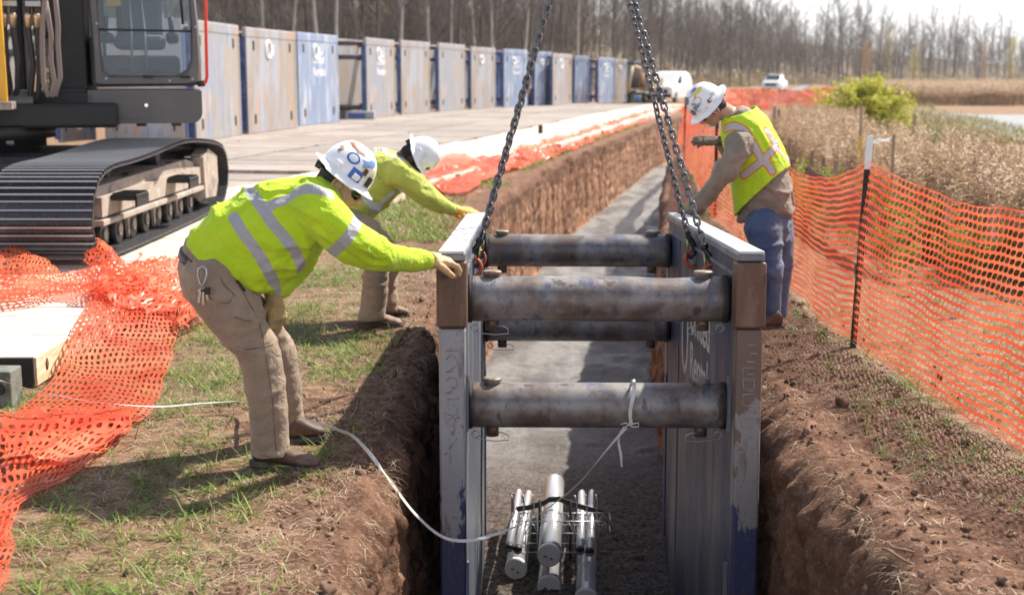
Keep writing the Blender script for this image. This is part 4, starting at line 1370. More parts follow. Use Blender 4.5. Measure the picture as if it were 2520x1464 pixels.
rowdef = [  # bottom-left px, bottom-right px, top-left y, top-right y, kind, logo, label
    ((152, 352), (238, 345), 60, 62, 'tan', 0, 'weathered trench shield glimpsed left of the excavator turntable'),
    ((262, 352), (458, 352), 40, 50, 'tan', 0, 'weathered trench shield standing behind the excavator cab'),
    ((484, 350), (596, 333), 47, 62, 'grey', 0, 'pale rust streaked shield right beside the red handrail of the cab'),
    ((612, 331), (734, 316), 68, 77, 'tan', 1, 'wide tan and grey shield with worn white logo, second from the cab'),
    ((741, 315), (839, 298), 79, 87, 'blue', 2, 'pale blue shield with white logo and lettering left of the open gap'),
    ((907, 296), (976, 284), 93, 98, 'grey', 2, 'grey brown shield with white logo right of the open gap with long pipes'),
    ((991, 285), (1061, 276), 99, 104, 'tan', 0, 'rusty pale shield just right of the grey shield with a white logo'),
    ((1081, 276), (1146, 270), 105, 111, 'grey', 0, 'rust flecked shield just left of the left lifting chain'),
    ((1161, 271), (1220, 265), 115, 119, 'tan', 1, 'tan shield with a round white mark beside the left lifting chain'),
    ((1240, 265), (1298, 262), 121, 123, 'blue', 2, 'light blue shield directly behind the left lifting chain'),
    ((1316, 261), (1358, 259), 126, 129, 'blue', 1, 'pale blue shield right of the left chain with the orange pump before it'),
    ((1360, 260), (1408, 256), 131, 134, 'tan', 1, 'sandy tan shield butted against a pale blue one'),
    ((1414, 256), (1449, 255), 136, 139, 'blue', 0, 'narrow blue shield with no logo near the far end'),
    ((1472, 255), (1511, 253), 141, 143, 'blue', 2, 'blue shield with white spots of logo, last but one of the row'),
    ((1512, 253), (1542, 252), 144, 147, 'tan', 1, 'tan shield closing the far end of the row'),
]
for (bl, br_, tl, tr_, kind, logo, lab) in rowdef:
    A = G(bl[0], bl[1], .17); B_ = G(br_[0], br_[1], .17)
    A = Vector((A.x, A.y, .17)); B_ = Vector((B_.x, B_.y, .17))
    wd = (B_ - A).length
    if wd > 4.4:      # bottoms are read off a blurred edge: hold the width plausible
        mid = (A + B_) / 2; dv = (B_ - A).normalized()
        # keep both ends on their picture columns while pulling them along the sight lines
        dY = (B_.y - A.y) * .62
        my = mid.y
        def at(px, Y): return Vector(((px - 1260) / F * Y * 1.0, Y, .17))
        A = at(bl[0], (my - dY / 2) * 1.0); B_ = at(br_[0], my + dY / 2)
        wd = (B_ - A).length
    H_ = P(bl[0], tl, A.y).z - .17
    H2 = P(br_[0], tr_, B_.y).z - .17
    H_ = (H_ + H2) / 2
    ux = (B_ - A).normalized()
    ang = math.atan2(ux.y, ux.x)
    e = empty('stored_shield', A, ang); tag(e, lab, 'trench shield', 'trench shields stored upright along the haul road')
    # local: x along face 0..wd, y backwards (away from the road side), z up
    sgy = 1
    b = MB()
    m_ = .045 * wd
    b.box((wd / 2, .05, H_ / 2), (wd - .16, .09, H_ - .02), bev=.01)
    b.box((wd / 2, .05, H_ - .14), (wd, .12, .26), bev=.03)
    b.box((.07, .05, H_ / 2 - .14), (.12, .115, H_ - .28), bev=.01)
    b.box((wd - .07, .05, H_ / 2 - .14), (.12, .115, H_ - .28), bev=.01)
    fp0 = b.build('front_panel', SM[kind], e)
    b = MB()
    for sx_ in (.14, .86):
        for sz_ in (.83, .14):
            b.box((wd * sx_, -.004, H_ * sz_), (.07 * wd / 3, .02, .24), bev=.008)
    pieces(b, 'slot', M_darkin, fp0)
    b = MB()
    dback = 1.35
    b.box((wd / 2, dback, H_ / 2), (wd - .1, .10, H_ - .04), bev=.02)
    b.build('back_panel', M_navy if kind == 'blue' else SM['grey'], e)
    b = MB()
    b.box((-.012, .10, H_ / 2 - .1), (.02, .14, H_ - .35)); b.box((wd + .012, .10, H_ / 2 - .1), (.02, .14, H_ - .35))
    pieces(b, 'edge_channel', M_navy, e)
    for sx_ in (.1, .9):
        for sz_ in (.93, .76, .14):
            MB().cyl((wd * sx_, .08, H_ * sz_), (wd * sx_, dback, H_ * sz_), .085, n=12).build('spreader_pipe', M_brownpipe, e)
    # long pipe stubs reach left of the panel
    if logo:
        Rf = Matrix(((1, 0, 0, 0), (0, 0, -1, 0), (0, 1, 0, 0), (0, 0, 0, 1)))
        b = MB()
        b.ring((wd * .42, -.003, H_ * .80), .16 * wd / 3.0, .045, axis=(0, 1, 0), n=20, m=4)
        b.box((wd * .50, -.002, H_ * .80), (.10 * wd / 3, .012, .26))
        b.build('logo', M_letter, fp0)
        if logo == 2:
            text_obj('U', .52, Matrix.Translation((wd * .52, .0005, H_ * .765)) @ Rf, M_letter, fp0, 'logo_letter', .004)
            text_obj('United\nRentals', .30 * wd / 3, Matrix.Translation((wd * .36, .0005, H_ * .67)) @ Rf, M_letter, fp0, 'logo_lettering', .004)
# black tank and second frame seen in the gap between the blue and grey shields
q = G(862, 296, .1)
o = MB().box((0, 0, .95), (1.6, 1.0, 1.85), bev=.12)
o = o.build('storage_tank', mat('tank_black', (.02, .025, .035), rough=.35))
q = G(866, 288, .1); o.location = (q.x, q.y + 2.2, .12)
tag(o, 'black rounded storage tank standing in the gap between the shields', 'tank')
MB().cyl((0, 0, 1.87), (0, 0, 1.95), .2, n=18).build('lid', M_black, o)
q = G(888, 294, .17)
b = MB(); b.box((0, 0, .14), (1.0, .6, .27), bev=.02)
o = b.build('tool_crate', mat('crate_grey', (.30, .31, .33), rough=.6)); o.location = (q.x, q.y, .17)
MB().box((-.1, -.304, .13), (.6, .01, .16)).build('label_panel', mat('crate_blue', (.04, .10, .32), rough=.6), o)
tag(o, 'low grey crate with a blue panel on the mats before the gap in the shields', 'crate')
# pump with orange cover
q = G(1330, 258, .17)
e = empty('pump', (q.x, q.y - 1.0, .17)); tag(e, 'orange and white pump on the mats before the pale blue shield', 'pump')
b = MB(); b.box((-.28, 0, .5), (.75, .7, .80), bev=.10); b.build('cover', mat('pump_orange', (.55, .12, .03), rough=.5), e)
b = MB(); b.tube([(.25, 0, .05), (.55, 0, .12), (.7, 0, .4), (.62, 0, .75), (.35, 0, .85)], [.12, .14, .15, .14, .12], 12); b.build('hose_coil', mat('pump_cream', (.65, .58, .50), rough=.6), e)
b = MB(); b.box((0, 0, .05), (1.5, .6, .08)); b.build('skid', M_black, e)
q = G(1562, 250, .17)
o = MB().tube([(0, 0, 0), (0, 0, .33), (0, 0, .36)], [.16, .2, .2], 18).build('bucket', mat('bucket_blue', (.06, .25, .55), rough=.5)); o.location = (q.x, q.y - 2, .17)
MB().ring((0, 0, .36), .2, .012, n=20, m=6).build('rim', M_white, o)
tag(o, 'small blue bucket by the far end of the row of shields', 'bucket')

# ================================================================ VEHICLES (far)
M_vwhite = mat('van_paint', (.80, .81, .82), rough=.3, coat=.5)
M_glass_d = mat('tinted_glass', (.05, .06, .07), rough=.08, spec=.8)
M_tyre = mat('tyre_rubber', (.02, .02, .02), rough=.85)
M_rim = mat('rim_grey', (.35, .35, .36), rough=.4, metal=.7)
M_lampg = mat('lamp_glass', (.75, .78, .80), rough=.1)
M_trim = mat('black_trim', (.025, .025, .028), rough=.6)
def wheel(parent, x, y, r=.34, w=.22):
    b = MB(); b.tube([(x - w / 2, y, r), (x - w / 2 + .03, y, r), (x + w / 2 - .03, y, r), (x + w / 2, y, r)], [r * .86, r, r, r * .86], 24)
    wo = b.build('wheel', M_tyre, parent)
    MB().cyl((x - w / 2 - .006, y, r), (x + w / 2 + .006, y, r), r * .58, n=18).build('rim', M_rim, wo)
def vehicle(name, prof_lo, secs, parent_loc, rz, lab, cat, pickup=False):
    pass
def loft_body(secs):
    """secs: list of (y, halfwidth_bottom, halfwidth_top, z0, z1, corner)"""
    vs = []; fs = []; n = 12
    for (y, wb, wt, z0, z1, c) in secs:
        ring_ = [(-wb, z0), (-wb * 1.0, z0 + .15), (-wb * 1.01, (z0 + z1) * .45), (-(wb * .35 + wt * .65) - .02, z1 - c * 2.2 if z1 - c * 2.2 > z0 + .2 else (z0 + z1) * .6), (-wt * .98, z1 - c), (-wt * .85, z1)]
        ring_ = ring_ + [(-a, b_) for a, b_ in ring_[::-1]]
        for a, b_ in ring_: vs.append((a, y, b_))
    L = len(secs)
    for i in range(L - 1):
        for k in range(n):
            k2 = (k + 1) % n
            fs.append((i * n + k, i * n + k2, (i + 1) * n + k2, (i + 1) * n + k))
    fs.append(tuple(range(n))); fs.append(tuple(range((L - 1) * n, L * n))[::-1])
    return vs, fs
# van: local front faces -y
q = G(1646, 248, .1)
van = empty('white_van', (q.x, q.y, .05), R(-24)); tag(van, 'white panel van facing the camera at the far end of the haul road', 'van')
b = MB()
vs, fs = loft_body([(-2.25, .80, .78, .35, .75, .05), (-2.15, .90, .85, .28, .98, .06), (-1.55, .93, .86, .26, 1.13, .06), (-1.35, .93, .84, .26, 1.18, .06), (-.55, .93, .74, .26, 1.86, .10), (-.1, .93, .76, .26, 1.93, .1), (1.8, .93, .76, .28, 1.92, .1), (2.25, .92, .70, .3, 1.82, .12), (2.35, .88, .60, .4, 1.2, .12)])
b._add(vs, fs, False); b.build('body', M_vwhite, van)
b = MB(); b.prism([(-.74, 1.24), (.74, 1.24), (.62, 1.78), (-.62, 1.78)], 'y', -.01, .01)
ws = b.build('windscreen', M_glass_d, van); ws.location = (0, -1.36, .0)
ws.data.transform(Matrix.Translation((0, 0, 1.2)) @ Matrix.Rotation(R(-49), 4, 'X') @ Matrix.Translation((0, 0, -1.2)))
ws.data.transform(Matrix.Scale(1.32, 4, (0, .75, .66)))
ws.location = (0, -1.33, -.42)
for sg in (-1, 1):
    b = MB(); b.prism([(-1.05, 1.2), (-.25, 1.2), (-.25, 1.68), (-.65, 1.66)], 'x', sg * .925 if sg < 0 else .905, sg * .905 if sg < 0 else .925)
    b.build('side_window', M_glass_d, van)
    b = MB(); b.box((sg * .70, -2.20, .86), (.30, .12, .16), bev=.03); b.build('headlight', M_lampg, van)
    b = MB(); b.box((sg * 1.05, -1.05, 1.28), (.18, .10, .2), bev=.03); b.build('mirror', M_trim, van)
    wheel(van, sg * .84, -1.45); wheel(van, sg * .84, 1.35)
b = MB(); b.box((0, -2.24, .66), (1.2, .08, .26), bev=.03); b.box((0, -2.25, .38), (1.7, .12, .22), bev=.04); pieces(b, 'grille', M_trim, van)
# pickup behind the far netting
q = G(1905, 226, .1)
pk = empty('white_pickup', (q.x, q.y, 0), R(-20)); tag(pk, 'white pickup truck half hidden behind the far orange netting', 'pickup truck')
vs, fs = loft_body([(-2.6, .85, .85, .45, 1.0, .06), (-2.45, .95, .92, .38, 1.15, .06), (-1.2, .97, .90, .36, 1.25, .06), (-1.1, .97, .88, .36, 1.28, .06), (-.5, .97, .72, .36, 1.82, .08), (.8, .97, .74, .36, 1.86, .08), (1.15, .97, .80, .36, 1.3, .06), (2.7, .97, .95, .4, 1.28, .05)])
b = MB(); b._add(vs, fs, False); b.build('body', M_vwhite, pk)
b = MB(); b.box((0, 0, 0), (1.4, .02, .66)); w_ = b.build('windscreen', M_glass_d, pk); w_.location = (0, -.84, 1.56); w_.rotation_euler = (R(-47), 0, 0)
b = MB(); b.box((0, -2.57, .82), (1.2, .1, .3), bev=.03); b.build('grille', M_trim, pk)
for sg in (-1, 1):
    b = MB(); b.box((sg * .80, -2.54, .95), (.26, .14, .2), bev=.03); b.build('headlight', M_lampg, pk)
    wheel(pk, sg * .86, -1.7, .38, .25); wheel(pk, sg * .86, 1.6, .38, .25)
# compact excavator at the far end
M_tan = mat('machine_tan', (.42, .32, .21), rough=.5)
q = G(1566, 251, .1)
mx_ = empty('mini_excavator', (q.x + .5, q.y + 1.5, .05), R(-35)); tag(mx_, 'small tan excavator with dark cab parked past the end of the shield row', 'excavator')
b = MB(); b.box((-.75, 0, 1.7), (.95, 1.3, 1.7), bev=.1); b.build('cab', M_trim, mx_)
b = MB(); b.box((-.75, -.66, 1.85), (.7, .02, 1.0), bev=.0); b.build('cab_glass', M_glass_d, mx_)
b = MB(); b.box((.35, .5, 1.15), (1.0, 1.6, .9), bev=.12); b.build('engine_cover', M_tan, mx_)
b = MB(); b.tube([(.2, -.4, 1.0), (.55, -1.4, 2.1), (.6, -2.3, 2.2)], [.16, .15, .12], 8); b.tube([(.6, -2.3, 2.2), (.55, -2.6, 1.2), (.5, -2.5, .6)], [.1, .1, .08], 8); b.build('boom', M_tan, mx_)
b = MB(); b.prism([(-2.9, .05), (-2.2, .05), (-2.2, .5), (-2.5, .65)], 'x', .2, .8); b.build('bucket', M_black, mx_)
for sg in (-1, 1):
    b = MB(); b.tube([(sg * .7, -1.1, .3), (sg * .7, -1.0, .55), (sg * .7, 1.0, .55), (sg * .7, 1.1, .3), (sg * .7, 1.0, .06), (sg * .7, -1.0, .06)], .17, 4, closed=True); b.build('track', M_black, mx_)

# ================================================================ BIG EXCAVATOR
M_shoe = mat('track_shoe_steel', (.06, .061, .066), [((.20, .17, .15), 5, .60, .75, (1, 1, 1), .5), ((.10, .10, .105), 30, .5, .65)], rough=.42, metal=.5, bump=.3)
M_shoeedge = mat('shoe_edge_worn', (.42, .42, .45), rough=.4, metal=.6)
M_tframe = mat('track_frame_dusty', (.34, .28, .235), [((.20, .165, .14), 4, .5, .65), ((.46, .39, .33), 9, .55, .7)], rough=.8, bump=.2)
M_exg = mat('excavator_grey', (.085, .080, .082), [((.12, .11, .105), 3, .45, .7)], rough=.42, coat=.15)
M_exb = mat('excavator_black', (.009, .009, .010), [((.020, .018, .017), 5, .5, .7)], rough=.55)
M_hose = mat('hydraulic_hose', (.018, .018, .02), rough=.45)
M_brass = mat('hose_fitting', (.55, .42, .28), rough=.35, metal=.8)
M_red = mat('red_handrail', (.72, .04, .012), rough=.35)
M_yell = mat('yellow_paint_machine', (.75, .38, .02), rough=.4)
ex = empty('excavator', (-3.7, 12.4, .18)); tag(ex, 'large black and dark grey tracked excavator standing on the mats at the left', 'excavator')
def EX(v): return (Vector(v) - Vector((-3.7, 12.4, .18)))
b0 = MB
class XB(MB):
    def __init__(s): super().__init__(); s.M = Matrix.Translation((3.7, -12.4, -.18))
XR, XL = -3.24, -4.06
loop = [(10.55, .20), (14.35, .20), (14.72, .30), (14.92, .52), (14.90, .72), (14.70, .88), (14.2, .95), (13.3, 1.01), (12.7, 1.01), (12.0, .965), (11.2, .93), (10.55, .93), (10.22, .865), (10.04, .70), (9.98, .52), (10.04, .36), (10.24, .24)]
# resample evenly
lp = [Vector((0, a, b_)) for a, b_ in loop]
def smooth_closed(pts, it=2):
    for _ in range(it):
        q = []
        for i in range(len(pts)):
            a, b_ = pts[i], pts[(i + 1) % len(pts)]
            q += [a * .75 + b_ * .25, a * .25 + b_ * .75]
        pts = q
    return pts
lp = smooth_closed(lp, 2)
per = [0]
for i in range(len(lp)): per.append(per[-1] + (lp[(i + 1) % len(lp)] - lp[i]).length)
NS = 54
pitch_s = per[-1] / NS
def at_len(s_):
    s_ = s_ % per[-1]
    i = max(k for k in range(len(lp)) if per[k] <= s_ + 1e-9)
    t_ = (s_ - per[i]) / max(1e-9, per[i + 1] - per[i])
    return lp[i].lerp(lp[(i + 1) % len(lp)], t_)
track = XB()
track.tube([(-3.52, p_.y * 1 , p_.z) for p_ in [q * 1 for q in lp]], .001, 3, closed=True)
track = XB()
cen = Vector((0, 12.45, .58))
trk = None
# chain rails inside the shoes as the track part
for xx in (-3.56, -3.74):
    inner = [Vector((xx, cen.y + (p_.y - cen.y) * .972, cen.z + (p_.z - cen.z) * .84)) for p_ in lp]
    track.tube(inner, .045, 4, closed=True)
trk = track.build('track', M_shoe, ex)
shp = None
for k in range(NS):
    a = at_len(k * pitch_s); b_ = at_len((k + 1) * pitch_s)
    d = (b_ - a).normalized(); m_ = (a + b_) / 2
    nrm = Vector((0, d.z, -d.y))     # outward for this winding
    if nrm.dot(m_ - cen) < 0: nrm = -nrm
    if shp is None:
        s_ = MB()
        # local: x across, y along, z outward
        W_ = XR - XL
        s_.box((0, 0, -.006), (W_, pitch_s * .96, .014), bev=.003)
        for yy in (-pitch_s * .36, 0, pitch_s * .36):
            s_.prism([(yy - .010, .001), (yy + .010, .001), (yy + .005, .026), (yy - .005, .026)], 'x', -W_ / 2 + .002, W_ / 2 - .002)
        s_.cur = 1
        for yy in (-pitch_s * .36, 0, pitch_s * .36):
            s_.box((0, yy, .0275), (W_ - .01, .013, .004))
        s_.cur = 0
        for xx in (-.12, .06):
            for yy in (-.02, .02): s_.cyl((xx, yy * 2, -.004), (xx, yy * 2, .010), .011, n=6)
        shp = s_.build('shoe', [M_shoe, M_shoeedge], trk); o_ = shp
    else:
        o_ = shp.copy(); COL.objects.link(o_)
    o_.parent = trk
    rotm = Matrix(((1, 0, 0), (0, d.y, nrm.y), (0, d.z, nrm.z)))
    o_.location = EX(((XR + XL) / 2, m_.y, m_.z))
    if rotm.determinant() < 0:
        rotm = Matrix(((-1, 0, 0), (0, d.y, nrm.y), (0, d.z, nrm.z)))
    o_.rotation_euler = rotm.to_euler()
# track frame
b = XB()
b.prism([(10.35, .44), (14.25, .44), (14.25, .70), (13.6, .80), (10.5, .76), (10.35, .62)], 'x', -3.88, -3.40)
b.prism([(10.55, .52), (14.0, .52), (14.0, .70), (10.55, .68)], 'x', -3.40, -3.335)
b.box((-3.36, 12.3, .475), (.10, 3.6, .05), bev=.01)
fr = b.build('track_frame', M_tframe, ex)
b = XB(); b.prism([(14.0, .36), (14.5, .34), (14.62, .5), (14.6, .78), (14.2, .88), (13.95, .80)], 'x', -3.44, -3.30)
b.build('final_drive_cover', M_tframe, ex)
b = XB(); b.cyl((-3.80, 14.42, .58), (-3.46, 14.42, .58), .30, n=28); b.build('sprocket', M_shoe, ex)
b = XB(); b.cyl((-3.78, 10.42, .55), (-3.50, 10.42, .55), .30, n=28); b.build('idler', M_shoe, ex)
for k in range(8):
    b = XB(); yy = 10.85 + k * .42
    b.tube([(-3.80, yy, .34), (-3.70, yy, .34), (-3.69, yy, .34), (-3.52, yy, .34), (-3.51, yy, .34), (-3.42, yy, .34)], [.12, .12, .085, .085, .12, .12], 16)
    rl_ = b.build('roller', M_exb, ex)
    XB().cyl((-3.421, yy, .34), (-3.405, yy, .34), .05, n=14).build('hub', M_tframe, rl_)
    if k in (2, 4, 6):
        XB().prism([(yy - .24, .45), (yy - .16, .45), (yy - .20, .24)], 'x', -3.43, -3.40).build('roller_guard', M_tframe, rl_)
for k in range(2):
    b = XB(); yy = 11.3 + k * 1.6; b.cyl((-3.8, yy, .86), (-3.5, yy, .86), .07, n=14); b.build('carrier_roller', M_exb, ex)
for yy in (10.95, 12.75):
    b = XB(); b.box((-3.22, yy, .66), (.22, .36, .05), bev=.008); b.box((-3.12, yy, .63), (.02, .36, .10), bev=.004)
    for q in range(6): b.box((-3.22, yy - .15 + q * .06, .69), (.2, .014, .012))
    b.build('step', M_exb, ex)
for yy in (10.75, 11.75, 13.2):
    XB().box((-3.46, yy, .795), (.06, .22, .012), bev=.005).build('slot_opening', M_darkin, fr)
# carbody + turntable
b = XB(); b.box((-5.2, 12.4, .78), (2.3, 1.7, .38), bev=.08); b.build('carbody', M_exb, ex)
b = XB(); b.tube([(-5.25, 12.2, .92), (-5.25, 12.2, 1.0), (-5.25, 12.2, 1.01), (-5.25, 12.2, 1.08), (-5.25, 12.2, 1.09), (-5.25, 12.2, 1.2)], [.80, .80, .86, .86, .95, .95], 48); b.build('turntable', M_exb, ex)
# upper frame
b = XB(); b.box((-5.0, 13.4, 1.30), (2.6, 2.5, .22), bev=.03); b.box((-4.35, 12.75, 1.36), (.9, .6, .30), bev=.02); b.build('upper_frame', M_exb, ex)
# lower skirt box under the cab
zb, ztp = 1.215, 1.525
Yc = 12.45
xa, xb_ = -3.965, -2.935
b = XB()
rc = .10
poly = [(xa, zb), (xb_ - rc, zb)] + [(xb_ - rc + rc * math.sin(a), zb + rc - rc * math.cos(a)) for a in np.linspace(.2, math.pi / 2, 5)] + [(xb_, ztp - .015), (xb_ - .015, ztp), (xa, ztp)]
b.prism(poly, 'y', Yc, Yc + 2.0)
sk = b.build('skirt_box', M_exg, ex)
b = XB(); b.box((xa + .39, Yc - .001, 1.365), (.34, .006, .215), bev=.002)
dr = b.build('skirt_door', M_exg, sk)
XB().cyl((xa + .52, Yc + .0, 1.385), (xa + .52, Yc - .02, 1.385), .017, n=16).build('door_knob', mat('chrome_knob', (.8, .8, .8), rough=.2, metal=.9), dr)
b = XB()
for xx in (-3.80, -3.50, -3.18): b.box((xx, Yc + .1, zb - .012), (.09, .12, .03), bev=.004)
pieces(b, 'skirt_foot', M_exb, sk)
# inner dark bay (boom side of the cab)
b = XB(); b.box((-4.17, Yc + .45, 1.38), (.40, .8, .33), bev=.02); b.box((-4.14, Yc + .75, 2.3), (.34, 1.2, 1.6), bev=.02); b.build('cab_side', M_exb, ex)
b = XB(); b.box((-4.10, Yc + .04, 1.44), (.05, .012, .04)); b.box((-4.17, Yc + .04, 1.43), (.03, .012, .03)); pieces(b, 'coupling', M_tframe, ex)
# cab shell
def fr_pts(Y, gl=0):
    pass
YC = Yc + .06
cab = empty('cab', EX((-3.5, YC, 1.55))); cab.parent = ex
CM = Matrix.Translation(-(Vector((-3.5, YC, 1.55))))
class CB(MB):
    def __init__(s): super().__init__(); s.M = CM
cl = lambda px, py: P(px, py, YC)
out = [cl(245, 214), cl(500, 209), cl(497, 150), cl(482, 0), cl(474, -90), cl(222, -90), cl(232, 0), cl(243, 120)]
inn = [(270, 172), (285, 186), (440, 186), (462, 172), (474, 148), (474, 60), (465, -70), (262, -70), (256, 0), (262, 120)]
inn = [cl(a, b_) for a, b_ in inn]
# front frame as a bevelled band between outer and inner outline
outp = [cl(245, 214), cl(262, 214), cl(470, 212), cl(500, 209), cl(499, 150), cl(492, 60), cl(474, -90), cl(222, -90), cl(232, 0), cl(243, 120)]
vs = []; fs = []
n = len(outp)
dep = Vector((0, .12, 0)); fwd_ = Vector((0, -.02, 0))
for k in range(n):
    a, i_ = outp[k], inn[k]
    vs += [a + fwd_ * 0 + Vector((0, .03, 0)), a.lerp(i_, .25) + fwd_, a.lerp(i_, .8) + fwd_, i_ + Vector((0, .015, 0)), i_ + dep, a + dep]
for k in range(n):
    k2 = (k + 1) % n
    for j in range(6):
        j2 = (j + 1) % 6
        fs.append((k * 6 + j, k * 6 + j2, k2 * 6 + j2, k2 * 6 + j))
b = CB(); b._add(vs, fs, False); b.build('front_frame', M_exg, cab)
# side / back / floor / roof of the cab
zt_ = cl(300, -90).z
xl_, xr_ = cl(238, 200).x, cl(497, 200).x
b = CB()
D_ = 1.55
b.box(((xl_ + xr_) / 2, YC + D_ / 2 + .12, 1.62), (xr_ - xl_ - .02, D_, .10), bev=.01)
b.box(((xl_ + xr_) / 2 - .03, YC + D_ / 2 + .12, zt_ + .03), (xr_ - xl_, D_, .08), bev=.02)
for xx in (xl_ + .03, xr_ - .05):
    b.box((xx, YC + D_ + .02, 2.15), (.07, .08, zt_ - 1.6), bev=.01)
    b.box((xx, YC + D_ * .5, 2.15), (.05, .06, zt_ - 1.6), bev=.01)
b.box((xl_ + .02, YC + D_ / 2 + .1, 1.80), (.03, D_, .42), bev=.01)
b.box((xr_ - .035, YC + D_ / 2 + .1, 1.72), (.03, D_, .26), bev=.01)
b.build('cab_shell', M_exb, cab)
tg = NT('cab_glass')
tr = tg.new('ShaderNodeBsdfTransparent'); tr.inputs[0].default_value = (.78, .84, .87, 1)
gl_ = tg.new('ShaderNodeBsdfGlossy'); gl_.inputs['Roughness'].default_value = .03; gl_.inputs[0].default_value = (.9, .95, 1, 1)
lw = tg.new('ShaderNodeFresnel'); lw.inputs[0].default_value = 1.5
ms = tg.new('ShaderNodeMixShader'); tg.link(lw.outputs[0], ms.inputs[0]); tg.link(tr.outputs[0], ms.inputs[1]); tg.link(gl_.outputs[0], ms.inputs[2]); tg.link(ms.outputs[0], tg.out.inputs['Surface'])
M_cabglass = tg.mat
lower = [(270, 172), (285, 186), (440, 186), (462, 172), (474, 148), (473, 80), (259, 76), (262, 120)]
upper = [(259, 74), (473, 78), (474, 60), (465, -70), (262, -70), (256, 0)]
for nm_, pl, dy in (('lower_window', lower, .03), ('upper_window', upper, .012)):
    b = CB(); pts = [P(a, c_, YC) for a, c_ in pl]
    b._add([p_ + Vector((0, dy, 0)) for p_ in pts] + [p_ + Vector((0, dy + .006, 0)) for p_ in pts], [tuple(range(len(pts))), tuple(range(len(pts), 2 * len(pts)))[::-1]] + [(i, (i + 1) % len(pts), len(pts) + (i + 1) % len(pts), len(pts) + i) for i in range(len(pts))])
    b.build(nm_, M_cabglass, cab)
a = cl(259, 75); c_ = cl(474, 78)
b = CB(); b.box(((a.x + c_.x) / 2, YC + .01, (a.z + c_.z) / 2), (c_.x - a.x, .03, .02), rot=Matrix.Rotation(math.atan2(c_.z - a.z, c_.x - a.x) * -1, 3, 'Y'), bev=.004); b.build('window_bar', M_exb, cab)
b = CB()
for px_ in (373, 460): 
    q = cl(px_, 190); b.box((q.x, YC - .03, q.z), (.09, .03, .025), bev=.006)
pieces(b, 'window_latch', M_exb, cab)
for (px_, py_) in ((283, 68), (307, 216), (533, 217), (541, 75), (473, 222)):
    q = cl(px_ * .897, py_ * .897); CB().cyl((q.x, YC - .012, q.z), (q.x, YC - .034, q.z), .011, n=10).build('bolt', M_rim, cab)
# wiper
b = CB(); b.tube([cl(448, -40) + Vector((0, -.03, 0)), cl(450, 0) + Vector((0, -.03, 0)), cl(455, 62) + Vector((0, -.02, 0))], .012, 6); b.build('wiper', M_exb, cab)
# seat, armrests, levers, driver's controls
M_seat = mat('seat_cloth', (.12, .14, .17), rough=.8)
b = CB(); b.box((-3.50, YC + .95, 2.30), (.46, .16, .62), bev=.06); b.box((-3.50, YC + .72, 1.98), (.48, .48, .14), bev=.05); b.box((-3.5, YC + .98, 2.7), (.26, .12, .18), bev=.05); b.build('seat', M_seat, cab)
for sg in (-1, 1):
    b = CB(); b.box((-3.5 + sg * .31, YC + .60, 2.02), (.12, .42, .10), bev=.03); b.tube([(-3.5 + sg * .31, YC + .45, 2.05), (-3.5 + sg * .30, YC + .42, 2.22)], [.022, .028], 10); b.build('joystick', M_exb, cab)
    b = CB(); b.tube([(-3.5 + sg * .07, YC + .20, 1.70), (-3.5 + sg * .06, YC + .25, 2.1), (-3.54 + sg * .05, YC + .32, 2.62)], .011, 8); b.build('lever', M_wire, cab)
    b = CB(); b.box((-3.5 + sg * .14, YC + .16, 1.72), (.13, .16, .03), bev=.01); b.build('pedal', M_exb, cab)
b = CB(); b.box((-3.5, YC + .40, 1.76), (.75, .25, .18), bev=.03); b.build('console', mat('console_grey', (.05, .05, .055), rough=.5), cab)
b = CB(); b.box((cl(268, 12).x + .09, YC + .06, cl(268, 5).z), (.13, .004, .09)); b.build('sticker', M_yell, cab)
# red handrail
b = XB(); b.tube([P(499, 206, YC - .04), P(506, 203, YC - .06), P(509, 190, YC - .06), P(507, 100, YC - .06), P(505, 0, YC - .06), P(503, -60, YC - .06)], .0155, 10); b.build('handrail', M_red, ex)
b = XB(); b.cyl(P(494, 207, YC - .01), P(500, 206, YC - .06), .03, n=10); b.build('rail_mount', M_exb, ex)
# boom base, hoses, sling, cylinder at the left edge
b = XB(); b.box((-5.05, Yc + .6, 2.2), (.55, .8, 2.2), bev=.05); b.box((-4.62, Yc + .9, 2.3), (.10, .5, 2.1), bev=.02); b.build('boom', M_exb, ex)
b = XB(); b.tube([(-4.60, Yc - .1, 1.33), (-4.60, Yc + .5, 1.33)], .16, 20); b.build('boom_pivot', M_exb, ex)
b = XB(); b.cyl((-4.95, Yc - .15, 1.42), (-4.42, Yc - .15, 1.42), .11, n=20); b.build('pivot_pin', M_exg, ex)
for (px_, off_) in ((18, 0), (38, 1), (72, 2), (92, 3)):
    b = XB()
    b.tube([P(px_, -60, Yc - .30), P(px_, 10, Yc - .30), P(px_ + 1, 78, Yc - .30), P(px_ + 8 + 6 * math.sin(off_), 160, Yc - .28), P(px_ + 18 - 3 * off_, 215, Yc - .25), P(px_ + 10, 250, Yc - .2), P(px_ - 4, 285, Yc - .1)], .026, 10)
    hs = b.build('hose', M_hose, ex)
    b = XB(); b.tube([P(px_, 35, Yc - .30), P(px_, 44, Yc - .30), P(px_, 50, Yc - .30), P(px_ + .5, 72, Yc - .30)], [.022, .034, .030, .030], 8); b.build('fitting', M_brass, hs)
b = XB()
for px_ in (28, 82): 
    q = P(px_, 15, Yc - .32); b.box((q.x, q.y, q.z), (.13, .04, .05), bev=.006)
pieces(b, 'hose_clamp', M_rim, ex)
